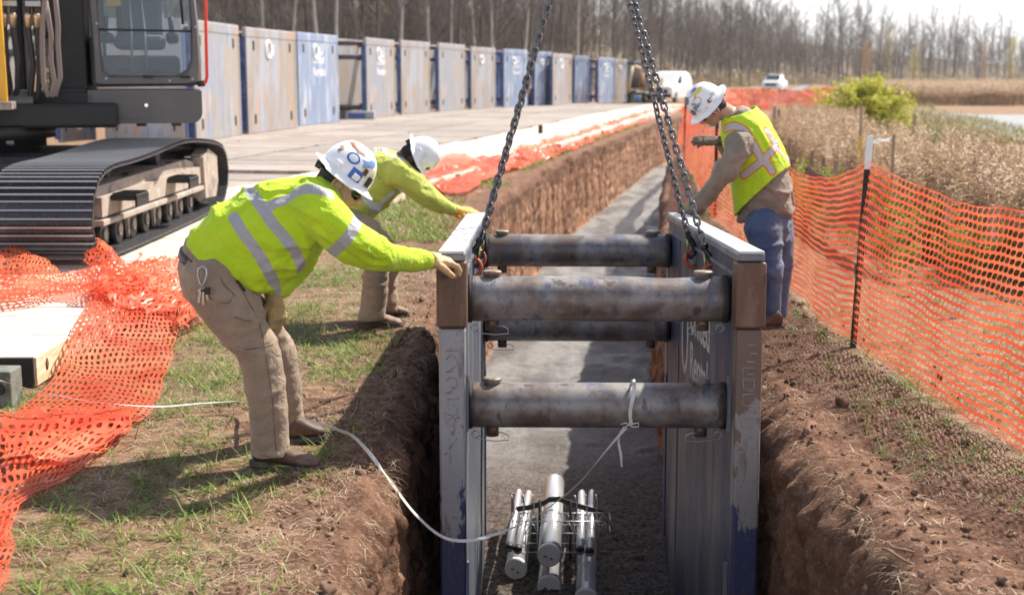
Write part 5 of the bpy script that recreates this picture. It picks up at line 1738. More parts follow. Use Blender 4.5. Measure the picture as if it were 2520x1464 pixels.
for q0 in ((108, 8, 120, 150, 128, 200, 122, 238), (112, -60, 100, 120, 104, 205, 116, 238), (124, -60, 136, 110, 142, 190, 130, 236)):
    b = XB(); b.tube([P(q0[0], q0[1], Yc - .36), P(q0[2], q0[3] * .6, Yc - .37), P(q0[2], q0[3], Yc - .36), P(q0[4], q0[5], Yc - .36), P(q0[6], q0[7], Yc - .36)], .022, 8, flat=.3); b.build('sling_strap', mat('sling_webbing', (.22, .18, .16), rough=.85) if 'sling_webbing' not in bpy.data.materials else bpy.data.materials['sling_webbing'], ex)
b = XB(); b.box((P(-6, 100, Yc - .5).x, Yc - .5, 2.0), (.07, .1, 1.2)); b.build('yellow_guard', M_yell, ex)
b = XB(); q = P(18, 258, Yc - .5); b.box((q.x - .1, q.y, q.z), (.28, .3, .07), bev=.01); b.box((q.x - .16, q.y, q.z + .1), (.12, .2, .14), bev=.01); b.build('step_plate', M_tframe, ex)
q = P(163, 60, Yc + .3)
b = XB(); b.box((q.x, q.y, q.z + .1), (.30, .3, .5), bev=.06); b.build('mirror_box', M_exb, ex)
q = P(28, 345, Yc - .3)
b = XB(); b.cyl((q.x - .1, q.y, q.z), (q.x + .05, q.y, q.z), .03, n=10); b.build('grease_port', M_rim, ex)

# the upper structure is slewed so that it faces the camera
piv = EX((xb_, Yc, 0))
MR = Matrix.Translation(piv) @ Matrix.Rotation(R(13.6), 4, 'Z') @ Matrix.Translation(-piv)
LOWER = ('track', 'final_drive', 'sprocket', 'idler', 'roller', 'carrier', 'step.', 'carbody', 'turntable')
for ch in list(ex.children):
    nm_ = ch.name
    if nm_ == 'step' or any(nm_.startswith(k) for k in LOWER): continue
    ch.matrix_basis = MR @ ch.matrix_basis
# ================================================================ ORANGE NETTING
t = NT('orange_netting')
v = t.coords('World')
c = t.mix(t.ramp(t.noise(v, 2.2, 3), .35, .65), (.80, .10, .038), (.90, .22, .10))
t.set(Base_Color=c, Roughness=.38)
tr = t.new('ShaderNodeBsdfTranslucent'); t.link(c, tr.inputs[0])
ms = t.new('ShaderNodeMixShader'); ms.inputs[0].default_value = .42
t.link(t.bsdf.outputs[0], ms.inputs[1]); t.link(tr.outputs[0], ms.inputs[2]); t.link(ms.outputs[0], t.out.inputs['Surface'])
M_net = t.mat
def catmull(L, t_):
    n = len(L) - 1
    k = min(max(t_, 0), .99999) * n; i = int(k); f = k - i
    p0, p1, p2, p3 = L[max(i - 1, 0)], L[i], L[i + 1], L[min(i + 2, n)]
    return .5 * ((2 * p1) + (-p0 + p2) * f + (2 * p0 - 5 * p1 + 4 * p2 - p3) * f * f + (-p0 + 3 * p1 - 3 * p2 + p3) * f ** 3)
def netting(name, A, B_, nu, nv, surf=None, hole=(.70, .62), skew=0.0, parent=None, m=None, edge=True):
    """A, B_: lists of world points (two edges). nu cells along, nv across. surf(u,v,p)->p displacement"""
    A = [np.array(p) for p in A]; B_ = [np.array(p) for p in B_]
    # fine lattice: 4 samples per cell
    U = np.linspace(0, 1, nu * 2 + 1); Vv = np.linspace(0, 1, nv * 2 + 1)
    ea = np.array([catmull(A, u) for u in np.linspace(0, 1, nu * 4 + 1)])
    eb = np.array([catmull(B_, u) for u in np.linspace(0, 1, nu * 4 + 1)])
    def smp(u, v_):
        k = np.clip(u, 0, 1) * (nu * 4); i = np.minimum(k.astype(int), nu * 4 - 1); f = (k - i)[:, None]
        a = ea[i] * (1 - f) + ea[i + 1] * f; b_ = eb[i] * (1 - f) + eb[i + 1] * f
        return a * (1 - v_)[:, None] + b_ * v_[:, None]
    iu, iv = np.meshgrid(np.arange(nu), np.arange(nv), indexing='ij'); iu = iu.ravel(); iv = iv.ravel()
    ang = np.arange(8) * math.pi / 4
    sq = np.array([[1, 0], [1, 1], [0, 1], [-1, 1], [-1, 0], [-1, -1], [0, -1], [1, -1]]) * .5
    ov = np.stack([np.cos(ang) * hole[0] * .5, np.sin(ang) * hole[1] * .5], 1)
    ov[1::2] *= 1.12
    loc = np.concatenate([sq, ov])                     # 16 points
    uu = (iu[:, None] + .5 + loc[None, :, 0] + skew * loc[None, :, 1]) / nu
    vv = (iv[:, None] + .5 + loc[None, :, 1]) / nv
    u = uu.ravel(); v_ = vv.ravel()
    # weld-friendly: boundaries coincide exactly
    Pn = smp(u, v_)
    if surf is not None: Pn = surf(u, v_, Pn)
    q = np.array([[k, (k + 1) % 8, 8 + (k + 1) % 8, 8 + k] for k in range(8)])
    Fq = (q[None] + (np.arange(nu * nv) * 16)[:, None, None]).reshape(-1, 4)
    me = mkmesh(name, Pn, Fq, m or M_net, smooth=True)
    bm = bmesh.new(); bm.from_mesh(me); bmesh.ops.remove_doubles(bm, verts=bm.verts, dist=.0006); bm.to_mesh(me); bm.free()
    return obj(name, me, parent)
# --- standing fence on the right
path = [(2.52, 3.6), (2.30, 5.4), (2.14, 7.86), (2.22, 10.2), (2.40, 14.0), (2.62, 17.0), (3.0, 21.0), (3.45, 26.0), (4.6, 35.0), (7.2, 47.0), (9.8, 56.0), (12.0, 58.5), (14.6, 60.0)]
posts = [(2.12, 7.88), (2.44, 15.5), (3.45, 26.0), (7.2, 47.0), (9.8, 56.0), (14.7, 60.0)]
def sag(seed, a=.02, wavy=.02):
    def f(u, v_, Pn):
        w = fbm(np.stack([u * 9 + seed, v_ * 2.2, u * 0], 1), 3, seed)
        w2 = fbm(np.stack([u * 30 + seed, v_ * 5, u * 0], 1), 2, seed + 3)
        Q = Pn.copy()
        Q[:, 0] += wavy * w * 2 + .006 * w2
        Q[:, 1] += wavy * w2
        Q[:, 2] += a * w + .006 * w2
        return Q
    return f
def zt(y): return float(np.interp(y, [3, 5.2, 6.6, 7.6, 7.86, 8.3, 9.3, 10.4, 14, 15.5, 20, 26, 60], [1.08, 1.07, 1.04, 1.10, 1.14, 1.06, .92, .93, .98, 1.05, .9, 1.05, 1.1]))
def zb(x, y): return float(ground_h([x], [y])[0]) + float(np.interp(y, [3, 5.4, 7.9, 11, 60], [.03, .02, .05, .02, .02]))
def fence_seg(pts, nu, nv, lab, seed, **kw):
    A = [(x + .01, y, zt(y)) for x, y in pts]; B_ = [(x - .05, y, zb(x, y)) for x, y in pts]
    o = netting('orange_fence', A, B_, nu, nv, sag(seed, .02, .022), **kw)
    tag(o, lab, 'safety fence', None)
    return o
fence_seg([(2.56, 3.4), (2.42, 4.4), (2.30, 5.4), (2.20, 6.6), (2.13, 7.86)], 92, 24, 'orange plastic safety netting running from the black post towards the camera at the right', 3, hole=(.88, .72), skew=.5)
fence_seg([(2.13, 7.89), (2.17, 9.0), (2.24, 10.4), (2.34, 12.6), (2.44, 15.5)], 150, 24, 'orange safety netting between the black post and the worker in the mesh vest', 5, hole=(.86, .70), skew=-.3)
fence_seg([(2.44, 15.5), (2.62, 17.5), (2.95, 20.5), (3.45, 26.0)], 170, 20, 'sagging orange netting behind the raised glove', 7, hole=(.66, .55))
A = [(3.45, 26, 1.15), (4.6, 34, .9), (7.2, 47, 1.0)]; B_ = [(3.35, 26, .0), (4.4, 34, .0), (7.0, 47, .0)]
tag(netting('orange_fence', A, B_, 160, 12, sag(9, .05, .08), hole=(.6, .5)), 'far stretch of orange netting left of the sticker covered hard hat', 'safety fence')
A = [(7.2, 47, 1.1), (9.8, 56, 1.15), (12.2, 58, 1.05), (14.7, 60, 1.25)]; B_ = [(7.2, 47, .1), (9.8, 56, .15), (12.2, 58, .25), (14.7, 60, .2)]
tag(netting('orange_fence', A, B_, 170, 12, sag(12, .06, .10), hole=(.55, .45)), 'farthest orange netting in front of the white pickup', 'safety fence')
M_postb = mat('fence_post_black', (.012, .013, .014), rough=.5, bump=.3, bscale=50)
M_postw = mat('fence_post_white', (.78, .78, .77), [((.5, .45, .4), 25, .62, .7)], rough=.5)
post_lab = ['black steel fence post with a white painted top holding the orange netting', 'thin dark post between the worker in the vest and the chains', 'dark post holding the netting by the trench bend', 'far fence post in the netting left of the pickup', 'far fence post right of the white van', 'dark post at the end of the far netting beside the yellow green bush']
for i, (x, y) in enumerate(posts):
    hb = float(ground_h([x], [y])[0]) - .05
    e = empty('fence_post', (x - .02, y - .03, hb)); tag(e, post_lab[i], 'fence post')
    e.rotation_euler = (0, R(2.0) if i == 0 else 0, 0)
    H_ = 1.30 - hb if i == 0 else 1.25
    hw = (H_ - .20) if i == 0 else H_ - .1
    tpo = [(-.020, -.004), (.020, -.004), (.020, .002), (.004, .004), (.003, .030), (-.003, .030), (-.004, .004), (-.020, .002)]
    b = MB(); b.prism(tpo, 'z', 0, hw)
    if i == 0:
        for k in range(20): b.box((0, -.007, .12 + k * .052), (.012, .008, .012))
    b.build('post_shaft', M_postb, e)
    b = MB(); b.prism(tpo, 'z', hw + .0005, H_); b.build('painted_top', M_postw if i in (0, 4) else M_postb, e)
# tie wires on the near post
b = MB()
for zz in (.30, .62, .95, 1.12): b.ring((2.12, 7.875, zz), .028, .003, n=12, m=5)
o = b.build('tie_wire', M_net); tag(o, 'loops of orange twine tying the netting to the black post', 'tie')
# --- fallen netting on the left
def surf_z(x, y):
    """top of mats / ground"""
    mxx = float(matx(y))
    onm = y > 6.8 and x < mxx
    if y < 6.72: return float(ground_h([x], [y])[0])
    k = min(1, max(0, (x - mxx) / .22))
    ky = min(1, max(0, (6.80 - y) / .2)) if x < mxx else 0
    return .185 * (1 - max(k, ky)) + .012
def GS(px, py, lift=0.0):
    z = .15
    for _ in range(12):
        p_ = G(px, py, z + lift)
        z = .6 * z + .4 * surf_z(p_.x, p_.y)
    p_ = G(px, py, z + lift)
    return (p_.x, p_.y, p_.z)
def crumple(seed, amp=.03, sc=4.0, lift=.0, lat=.5):
    def f(u, v_, Pn):
        Q = Pn.copy()
        s_ = np.stack([Pn[:, 0] * sc + seed, Pn[:, 1] * sc * .6, Pn[:, 2] * 0 + seed], 1)
        n1 = ridge(s_, 3, seed); n2 = fbm(s_ * 2.3, 3, seed + 5); n3 = fbm(s_ * 1.1 + 9, 3, seed + 9)
        Q[:, 2] += lift + amp * (n1 * .7 + .5) + amp * .4 * n2
        Q[:, 0] += amp * lat * n3 * 1.5 + amp * lat * n2
        Q[:, 1] += amp * lat * n2 * 1.5
        mz = np.array([surf_z(a, b_) for a, b_ in Q[:, :2]]) if len(Q) < 90000 else 0
        Q[:, 2] = np.maximum(Q[:, 2], mz + .004)
        return Q
    return f
lab_l = 'orange safety netting fallen flat'
# main sheet draped over the mat edge
Lp = [(232, 700), (220, 742), (188, 811), (160, 879), (123, 948), (34, 1022), (-10, 1050)]
Rp = [(455, 690), (432, 742), (436, 816), (423, 879), (396, 971), (371, 1022), (337, 1052)]
netting('fallen_netting', [GS(*p) for p in Lp], [GS(*p) for p in Rp], 40, 20, crumple(3, .034, 3.6), hole=(.66, .60), skew=.3)
o = bpy.data.objects['fallen_netting']; tag(o, 'sheet of fallen orange netting draped from the pale mats down onto the grass', 'netting')
# lower folded part
Lp = [(-40, 1050), (-40, 1120), (-40, 1190), (-60, 1275), (-60, 1360), (-70, 1480)]
Rp = [(318, 1026), (316, 1075), (255, 1130), (160, 1195), (48, 1262), (28, 1330)]
o = netting('fallen_netting', [GS(*p, .03) for p in Lp], [GS(*p, .0) for p in Rp], 17, 17, crumple(8, .045, 4.5, .005), hole=(.68, .66)); tag(o, 'bright folded end of the fallen netting lying on the grass at the left edge', 'netting')
Lp = [(-40, 1030), (-30, 1070), (10, 1120), (10, 1160)]
Rp = [(345, 1030), (320, 1070), (262, 1110), (180, 1160)]
o = netting('fallen_netting', [GS(*p, .05) for p in Lp], [GS(*p, .015) for p in Rp], 9, 16, crumple(31, .05, 5, .02), hole=(.6, .55)); tag(o, 'second layer of folded orange netting heaped on the bright folded end', 'netting')
Lp = [(-50, 1270), (-40, 1340), (-50, 1400), (-60, 1500)]
Rp = [(46, 1258), (30, 1330), (34, 1400), (4, 1480)]
o = netting('fallen_netting', [GS(*p, .03) for p in Lp], [GS(*p, .0) for p in Rp], 14, 6, crumple(14, .04, 5), hole=(.68, .66)); tag(o, 'last narrow twist of fallen netting at the bottom left corner', 'netting')
# crest thrown over the mats towards the left edge
Lp = [(-60, 655), (30, 640), (110, 668), (180, 685), (250, 640), (330, 668), (420, 662), (480, 700)]
Rp = [(-60, 760), (60, 752), (150, 735), (230, 745), (330, 735), (400, 760), (450, 765), (516, 800)]
def hump(u, v_, Pn):
    Q = crumple(21, .05, 5.0, .01, .8)(u, v_, Pn)
    Q[:, 2] += .16 * np.exp(-((u - .58) / .06) ** 2) * (1 - v_) ** 1.5 + .13 * np.exp(-((u - .16) / .10) ** 2) * (1 - v_) ** 2
    return Q
Lz = [GS(*p, .0) for p in Lp]
o = netting('fallen_netting', Lz, [GS(*p, .0) for p in Rp], 62, 18, hump, hole=(.68, .62)); tag(o, 'crumpled crest of orange netting lying across the mats in front of the excavator track', 'netting')
for sd_, (Lp, Rp), lab in ((41, ([(240, 660), (300, 690), (380, 700), (470, 715), (520, 790)], [(250, 740), (310, 770), (370, 790), (430, 800), (445, 838)]), 'tangled second layer of netting bunched behind the bent worker'),
                      (47, ([(330, 650), (400, 655), (460, 665), (500, 700)], [(300, 720), (380, 745), (450, 760), (505, 790)]), 'loose bunched netting right behind the standing trousers of the near worker')):
    o = netting('fallen_netting', [GS(*p, .03) for p in Lp], [GS(*p, .01) for p in Rp], 28, 12, crumple(sd_, .07, 6.5, .02, .8), hole=(.62, .56)); tag(o, lab, 'netting')
# long strip lying along the mat edge up the trench
edge_px = [(1040, 462), (1100, 440), (1180, 425), (1270, 396), (1370, 362), (1470, 328), (1560, 296), (1640, 274), (1730, 262)]
A = []; B_ = []
for px, py in edge_px:
    g_ = G(px, py, .1)
    x_, y_ = g_.x, g_.y
    A.append((x_ - .22, y_ + .3, .20)); B_.append((x_ + .28, y_ - .1, .02))
def crum2(u, v_, Pn):
    Q = Pn.copy()
    s_ = np.stack([Pn[:, 0] * 2.5, Pn[:, 1] * 1.4, Pn[:, 2] * 0], 1)
    Q[:, 2] += .10 * np.clip(ridge(s_, 3, 4), 0, 1) + .03 * fbm(s_ * 3, 2, 6)
    Q[:, 0] += .22 * fbm(s_ * .7, 2, 8)
    return Q
o = netting('fallen_netting', A, B_, 420, 9, crum2, hole=(.62, .55)); tag(o, 'long strip of fallen netting along the edge of the mats beside the trench', 'netting')
Lp = [(1010, 440), (1060, 420), (1110, 385), (1180, 395), (1230, 400)]
Rp = [(1050, 470), (1100, 478), (1150, 482), (1190, 455), (1260, 415)]
o = netting('fallen_netting', [tuple(G(a, b_, .19)) for a, b_ in Lp], [tuple(G(a, b_, .03)) for a, b_ in Rp], 80, 26, crumple(52, .06, 2.2, .0, .8), hole=(.62, .52)); tag(o, 'heap of fallen netting on the grass just right of the second bent worker', 'netting')

# ================================================================ PIPE BUNDLE IN THE TRENCH
M_pvc = mat('conduit_plastic', (.62, .62, .63), [((.50, .50, .51), 3, .45, .65, (8, .5, 8)), ((.62, .62, .63), 30, .6, .72)], rough=.22, metal=.55, rvar=.08)
M_capw = mat('pipe_cap_white', (.62, .60, .57), rough=.45)
M_strap = mat('black_strap', (.012, .012, .013), rough=.5)
def dirpipe(px, py, Y, fx, fy, r_, name, lab, cat, cap='white'):
    a = P(px, py, Y); b_ = G(fx, fy, a.z)
    e = empty(name, a); tag(e, lab, cat, None)
    d = (b_ - a)
    b = MB(); dn = d.normalized()
    # hollow-looking shell with a rounded far end
    pts = [Vector((0, 0, 0)), d - dn * .02, d - dn * .006, d]
    b.tube(pts, [r_, r_, r_ * .98, r_ * .93], 28)
    b.build('pipe_body', M_pvc, e)
    if cap == 'white':
        b = MB(); b.tube([-dn * .012, -dn * .010, -dn * .001, Vector((0, 0, 0)) + dn * .02], [r_ * .86, r_ * 1.04, r_ * 1.04, r_ * 1.03], 28)
        c_ = b.build('end_cap', M_capw, e)
        b = MB(); a1, b1, _ = basis(-dn)
        for k in range(12):
            q = a1 * math.cos(k * math.pi / 6) + b1 * math.sin(k * math.pi / 6)
            b.tube([-dn * .0125 + q * r_ * .22, -dn * .0125 + q * r_ * .95], .0016, 4)
        b.ring(-dn * .0125, r_ * .93, .0028, axis=dn, n=28, m=4)
        b.build('cap_ribs', M_capw, c_)
        b = MB(); b.cyl(-dn * .012, -dn * .026, r_ * .17, n=14); b.build('hub', M_capw, c_)
        b = MB(); aa = px * .7
        for s_ in (0, 2.2): 
            q = a1 * math.cos(aa + s_) + b1 * math.sin(aa + s_)
            b.tube([-dn * .020 + q * r_ * .1, -dn * .024 + q * r_ * .28, -dn * .014 + q * r_ * .46], .0045, 6)
        b.build('wing_nut', mat('wing_blue', (.02, .06, .2), rough=.4) if 'wing_blue' not in bpy.data.materials else bpy.data.materials['wing_blue'], c_)
    else:
        b = MB(); b.tube([-dn * .004, -dn * .004, dn * .03, dn * .03], [r_ * .80, r_ * 1.07, r_ * 1.07, r_ * .9], 22); c_ = b.build('end_cap', M_strap, e)
        MB().ball(-dn * .006, r_ * .5, 10, 6).build('plug', M_pvc if px % 2 else M_darkin, c_)
    return a, d
dirpipe(1351, 1365, 8.0, 1365, 1187, .074, 'conduit', 'fat silver conduit on top of the bundle with a ribbed white end cap', 'conduit')
dirpipe(1351, 1443, 8.0, 1363, 1262, .074, 'conduit', 'large conduit lying directly below the topmost one of the bundle', 'conduit')
dirpipe(1270, 1398, 8.25, 1290, 1258, .072, 'conduit', 'large conduit at the lower left of the bundle', 'conduit')
dirpipe(1442, 1474, 7.95, 1447, 1262, .074, 'conduit', 'large conduit at the lower right of the bundle cut by the picture edge', 'conduit')
for px, py, fx, fy, lab in ((1253, 1347, 1277, 1210, 'thin conduit with a black cap, outermost at the left'), (1274, 1352, 1301, 1213, 'thin black capped conduit, second from the left of the bundle'),
                       (1428, 1354, 1432, 1212, 'thin black capped conduit just right of the fat top conduit'), (1451, 1358, 1457, 1211, 'thin conduit with a black cap, outermost at the right')):
    dirpipe(px, py, 8.05, fx, fy, .027, 'thin_conduit', lab, 'conduit', 'black')
# strap over the bundle
zc = P(1351, 1365, 8.0).z
ps = [P(1270, 1253, 8.72), P(1300, 1249, 8.72), P(1340, 1237, 8.70), P(1352, 1229, 8.70), P(1378, 1228, 8.70), P(1392, 1235, 8.70), P(1440, 1250, 8.70), P(1486, 1262, 8.70)]
b = MB()
for i in range(len(ps) - 1):
    a, c_ = ps[i], ps[i + 1]
up_ = Vector((0, .0, .038)); bk = Vector((0, .008, 0))
vs = []; fs = []
for p_ in ps: vs += [p_ - up_ * .5, p_ + up_ * .5, p_ + up_ * .5 + bk, p_ - up_ * .5 + bk]
for i in range(len(ps) - 1):
    for k in range(4): fs.append((i * 4 + k, i * 4 + (k + 1) % 4, i * 4 + 4 + (k + 1) % 4, i * 4 + 4 + k))
fs.append((0, 1, 2, 3)); fs.append(tuple(len(vs) - 4 + k for k in range(4)))
b._add(vs, fs); o = b.build('strap', M_strap); tag(o, 'black strap bent over the top conduit to clamp the bundle', 'strap')
# wire spacer frame
e = empty('spacer_frame', P(1380, 1300, 8.55)); tag(e, 'galvanised wire truss spacer holding the conduits apart', 'spacer frame')
b = MB(); b.M = Matrix.Translation(-e.location)
for Yf in (8.45, 8.62):
    z0_ = P(1380, 1276, 8.5).z
    xa_, xb2 = P(1263, 1276, 8.5).x, P(1502, 1276, 8.5).x
    for dz in (0, -.085, -.22): b.tube([(xa_, Yf, z0_ + dz), (xb2, Yf, z0_ + dz)], .0035, 6)
    nseg = 8
    for k in range(nseg):
        x0_ = xa_ + (xb2 - xa_) * k / nseg; x1_ = xa_ + (xb2 - xa_) * (k + 1) / nseg; xm = (x0_ + x1_) / 2
        b.tube([(x0_, Yf, z0_ - .085), (xm, Yf, z0_), (x1_, Yf, z0_ - .085)], .0035, 5)
        b.tube([(x0_, Yf, z0_ - .22), (x0_, Yf, z0_)], .0035, 5)
for xx in (xa_, xb2): b.tube([(xx, 8.45, z0_ - .085), (xx, 8.62, z0_ - .085)], .004, 5); b.tube([(xx, 8.45, z0_), (xx, 8.62, z0_)], .004, 5)
for cx_ in (1277, 1301, 1432, 1457):
    q = P(cx_, 1235, 8.6)
    b.tube([(q.x - .032, q.y, q.z - .10), (q.x - .035, q.y, q.z + .0), (q.x - .05, q.y, q.z + .05)], .004, 5)
    b.tube([(q.x + .032, q.y, q.z - .10), (q.x + .037, q.y, q.z + .0), (q.x + .025, q.y, q.z + .055)], .004, 5)
b.build('wire_truss', M_wire, e)
for px in (1328, 1404):
    b = MB(); b.M = Matrix.Translation(-e.location); q = P(px, 1240, 8.58); b.cyl(q + Vector((0, 0, .03)), q + Vector((0, 0, -.40)), .009, n=8); b.build('upright_rod', M_strap, e)
q = P(1262, 1230, 8.7); o = MB().box(q + Vector((0, 0, -.12)), (.022, .022, .34)).build('grade_stake', mat('grade_stake_wood', (.25, .13, .09), rough=.8)); tag(o, 'thin brown grade stake standing left of the conduit bundle', 'stake')

# ================================================================ PULL TAPE
def strip(name, pts, w, m, nrm_hint=(0, 0, 1), twist=None, parent=None, th=.0012):
    pts = [Vector(p) for p in pts]
    fine = [Vector(catmull([np.array(p) for p in pts], k / (len(pts) * 8))) for k in range(len(pts) * 8 + 1)]
    vs = []; fs = []
    N = len(fine)
    for i, p_ in enumerate(fine):
        d = (fine[min(i + 1, N - 1)] - fine[max(i - 1, 0)]).normalized()
        ang = twist(i / N) if twist else 0
        s_ = d.cross(Vector(nrm_hint)); s_ = s_.normalized() if s_.length > .05 else Vector((1, 0, 0))
        n_ = s_.cross(d).normalized()
        q = s_ * math.cos(ang) + n_ * math.sin(ang)
        m_ = d.cross(q).normalized()
        vs += [p_ - q * w / 2 - m_ * th / 2, p_ + q * w / 2 - m_ * th / 2, p_ + q * w / 2 + m_ * th / 2, p_ - q * w / 2 + m_ * th / 2]
    for i in range(N - 1):
        for k in range(4): fs.append((i * 4 + k, i * 4 + (k + 1) % 4, i * 4 + 4 + (k + 1) % 4, i * 4 + 4 + k))
    return obj(name, mkmesh(name, vs, fs, m, smooth=False), parent)
M_tape = mat('pull_tape', (.74, .73, .70), [((.60, .58, .55), 18, .5, .65)], rough=.55, trans=.15)
tp = [GS(-60, 918, .24), GS(0, 936, .24), GS(90, 962, .22), GS(200, 985, .15), GS(300, 996, .10), GS(400, 1000, .06), GS(500, 992, .06), tuple(G(605, 987, .08)), tuple(P(665, 998, 5.66)), tuple(G(725, 1026, .06)), tuple(G(790, 1044, .03)), tuple(G(840, 1060, .015)),
      tuple(G(872, 1076, .02)), tuple(P(915, 1122, 5.36)), tuple(P(962, 1186, 5.42)), tuple(P(1020, 1262, 5.50)), tuple(P(1085, 1318, 5.58)), tuple(P(1150, 1330, 5.64)), tuple(P(1225, 1312, 5.70)), tuple(P(1300, 1280, 5.76)), tuple(P(1370, 1234, 5.82)), tuple(P(1430, 1183, 5.87)), tuple(P(1490, 1110, 5.92)), tuple(P(1542, 1050, 5.955))]
tape = strip('pull_tape', tp, .0165, M_tape, (0, -.5, .85), twist=lambda t_: .9 * math.sin(t_ * 9) + .5 * math.sin(t_ * 23))
tag(tape, 'long white woven pull tape trailing over the grass and tied to the lower front strut', 'pull tape')
lp_ = [P(1553, 1046, 5.945), P(1551, 1010, 5.925), P(1557, 980, 5.928), P(1561, 958, 5.955), P(1560, 940, 6.00), P(1558, 934, 6.08)]
strip('strut_loop', lp_, .0175, M_tape, (0, -1, 0.05), parent=tape)
strip('tail', [P(1538, 1050, 5.95), P(1527, 1064, 5.94), P(1522, 1085, 5.95), P(1528, 1120, 5.95), P(1530, 1148, 5.95)], .012, M_tape, (0, -1, .1), twist=lambda t_: .8 * math.sin(t_ * 5), parent=tape)
b = MB()
b.tube([P(1536, 1054, 5.95), P(1545, 1046, 5.94), P(1556, 1043, 5.95), P(1572, 1040, 5.95), P(1571, 1050, 5.945), P(1555, 1050, 5.94), P(1541, 1040, 5.94), P(1528, 1044, 5.945)], .006, 8, flat=.6)
b.build('knot', M_tape, tape)
# twigs by the lip
b = MB()
for (p0, p1, p2) in (((975, 862), (985, 835), (1012, 795)), ((985, 850), (1000, 838), (1022, 822)), ((972, 868), (965, 845), (962, 825))):
    b.tube([P(*p0, 7.9), P(*p1, 7.9), P(*p2, 7.9)], [.006, .004, .002], 5)
o = b.build('dead_twigs', mat('twig_bark', (.06, .045, .04), rough=.9)); tag(o, 'few dark dead twigs sticking up at the trench lip behind the shield', 'twig')
b = MB()
b.tube([G(2330 - 60, 1390), G(2360, 1405), G(2400 - 50, 1415)], .005, 5) if False else None
q = [G(2170, 1348, .01), G(2185, 1352, .012), G(2200, 1362, .012), G(2225, 1378, .015), G(2245, 1388, .01)]
b.tube(q, [.004, .005, .005, .005, .003], 6)
q = [G(2188, 1338, .02), G(2200, 1348, .022), G(2225, 1352, .02), G(2250, 1358, .01)]
b.tube(q, [.004, .005, .005, .003], 6)
o = b.build('root', mat('root_bark', (.20, .12, .08), rough=.9)); tag(o, 'pair of bent bare roots poking out of the soil bank at the lower right', 'root')
# ================================================================ PEOPLE
from mathutils.bvhtree import BVHTree
def V3(*a): return Vector(a)
def remesh(mb, vox=.012, smooth=4, name='tmp', clip=None):
    """fuse the shapes of an MB into one continuous surface; returns numpy V, F list"""
    o = mb.build(name, [], fixn=True)
    md = o.modifiers.new('r', 'REMESH'); md.mode = 'VOXEL'; md.voxel_size = vox; md.use_smooth_shade = True
    ms_ = o.modifiers.new('s', 'SMOOTH'); ms_.factor = .5; ms_.iterations = smooth
    bpy.context.view_layer.update()
    me = bpy.data.meshes.new_from_object(o.evaluated_get(bpy.context.evaluated_depsgraph_get()))
    bpy.data.objects.remove(o)
    me.name = name
    for p_ in clip or ():
        bm = bmesh.new(); bm.from_mesh(me)
        bmesh.ops.bisect_plane(bm, geom=bm.verts[:] + bm.edges[:] + bm.faces[:], plane_co=p_[0], plane_no=p_[1], clear_outer=True)
        bm.to_mesh(me); bm.free()
    me.polygons.foreach_set('use_smooth', np.ones(len(me.polygons), dtype=bool))
    return me
def smooth_boundary(bm, it=10):
    for _ in range(it):
        new = {}
        for v in bm.verts:
            nb = [e.other_vert(v) for e in v.link_edges if e.is_boundary]
            if len(nb) == 2: new[v] = v.co * .5 + (nb[0].co + nb[1].co) * .25
        for v, c in new.items(): v.co = c
def getv(me):
    a = np.empty(len(me.vertices) * 3, dtype=np.float32); me.vertices.foreach_get('co', a); a = a.reshape(-1, 3).astype(float)
    n = np.empty(len(me.vertices) * 3, dtype=np.float32); me.vertices.foreach_get('normal', n)
    return a, n.reshape(-1, 3).astype(float)
def setv(me, a):
    me.vertices.foreach_set('co', a.astype(np.float32).ravel()); me.update()
def frame(d, hint):
    d = Vector(d).normalized(); h = Vector(hint)
    s_ = h.cross(d).normalized(); n_ = d.cross(s_).normalized()
    return s_, n_, d
def wrinkle(me, amp, dirs, seed=1, fine=.25):
    """dirs: scale matrix rows -> anisotropic fold noise"""
    a, n = getv(me)
    q = a @ np.array(dirs).T
    wx = np.stack([fbm(a * 4, 2, seed + 11), fbm(a * 4 + 5, 2, seed + 12), fbm(a * 4 + 9, 2, seed + 13)], 1)
    q = q + wx * .9
    r1 = 1 - np.abs(vnoise(q, seed)) * 2; r1 = np.sign(r1) * np.abs(r1) ** 1.5
    r2 = fbm(q * 2.3, 3, seed + 3); r3 = fbm(a * 4.5, 2, seed + 7)
    k = .35 + 1.3 * np.clip(r3 * 1.3 + .35, 0, 1)
    r4 = 1 - np.abs(vnoise(q * 2.4 + 3, seed + 21)) * 2; r4 = np.sign(r4) * np.abs(r4) ** 2
    setv(me, a + n * (amp * (r1 * .9 - .25 + fine * r2 + .38 * r4) * k)[:, None])
def aniso(d, along, across):
    """matrix giving frequency `along` in direction d and `across` in the others"""
    d = np.array(Vector(d).normalized())
    return across * np.eye(3) + (along - across) * np.outer(d, d)
def loft(mb, st, n=22, pw_=2.4):
    """st: (center, lateral vec, thickness vec, halfwidth, halfthick)"""
    vs = []
    for (c_, la, th, hw, ht) in st:
        for k in range(n):
            a = 2 * math.pi * k / n
            ca, sa = math.cos(a), math.sin(a)
            x_ = math.copysign(abs(ca) ** (2 / pw_), ca) * hw; y_ = math.copysign(abs(sa) ** (2 / pw_), sa) * ht
            vs.append(Vector(c_) + Vector(la) * x_ + Vector(th) * y_)
    fs = []
    L = len(st)
    for i in range(L - 1):
        for k in range(n):
            k2 = (k + 1) % n
            fs.append((i * n + k, i * n + k2, (i + 1) * n + k2, (i + 1) * n + k))
    fs.append(tuple(range(n))[::-1]); fs.append(tuple(range((L - 1) * n, L * n)))
    mb._add(vs, fs, True)
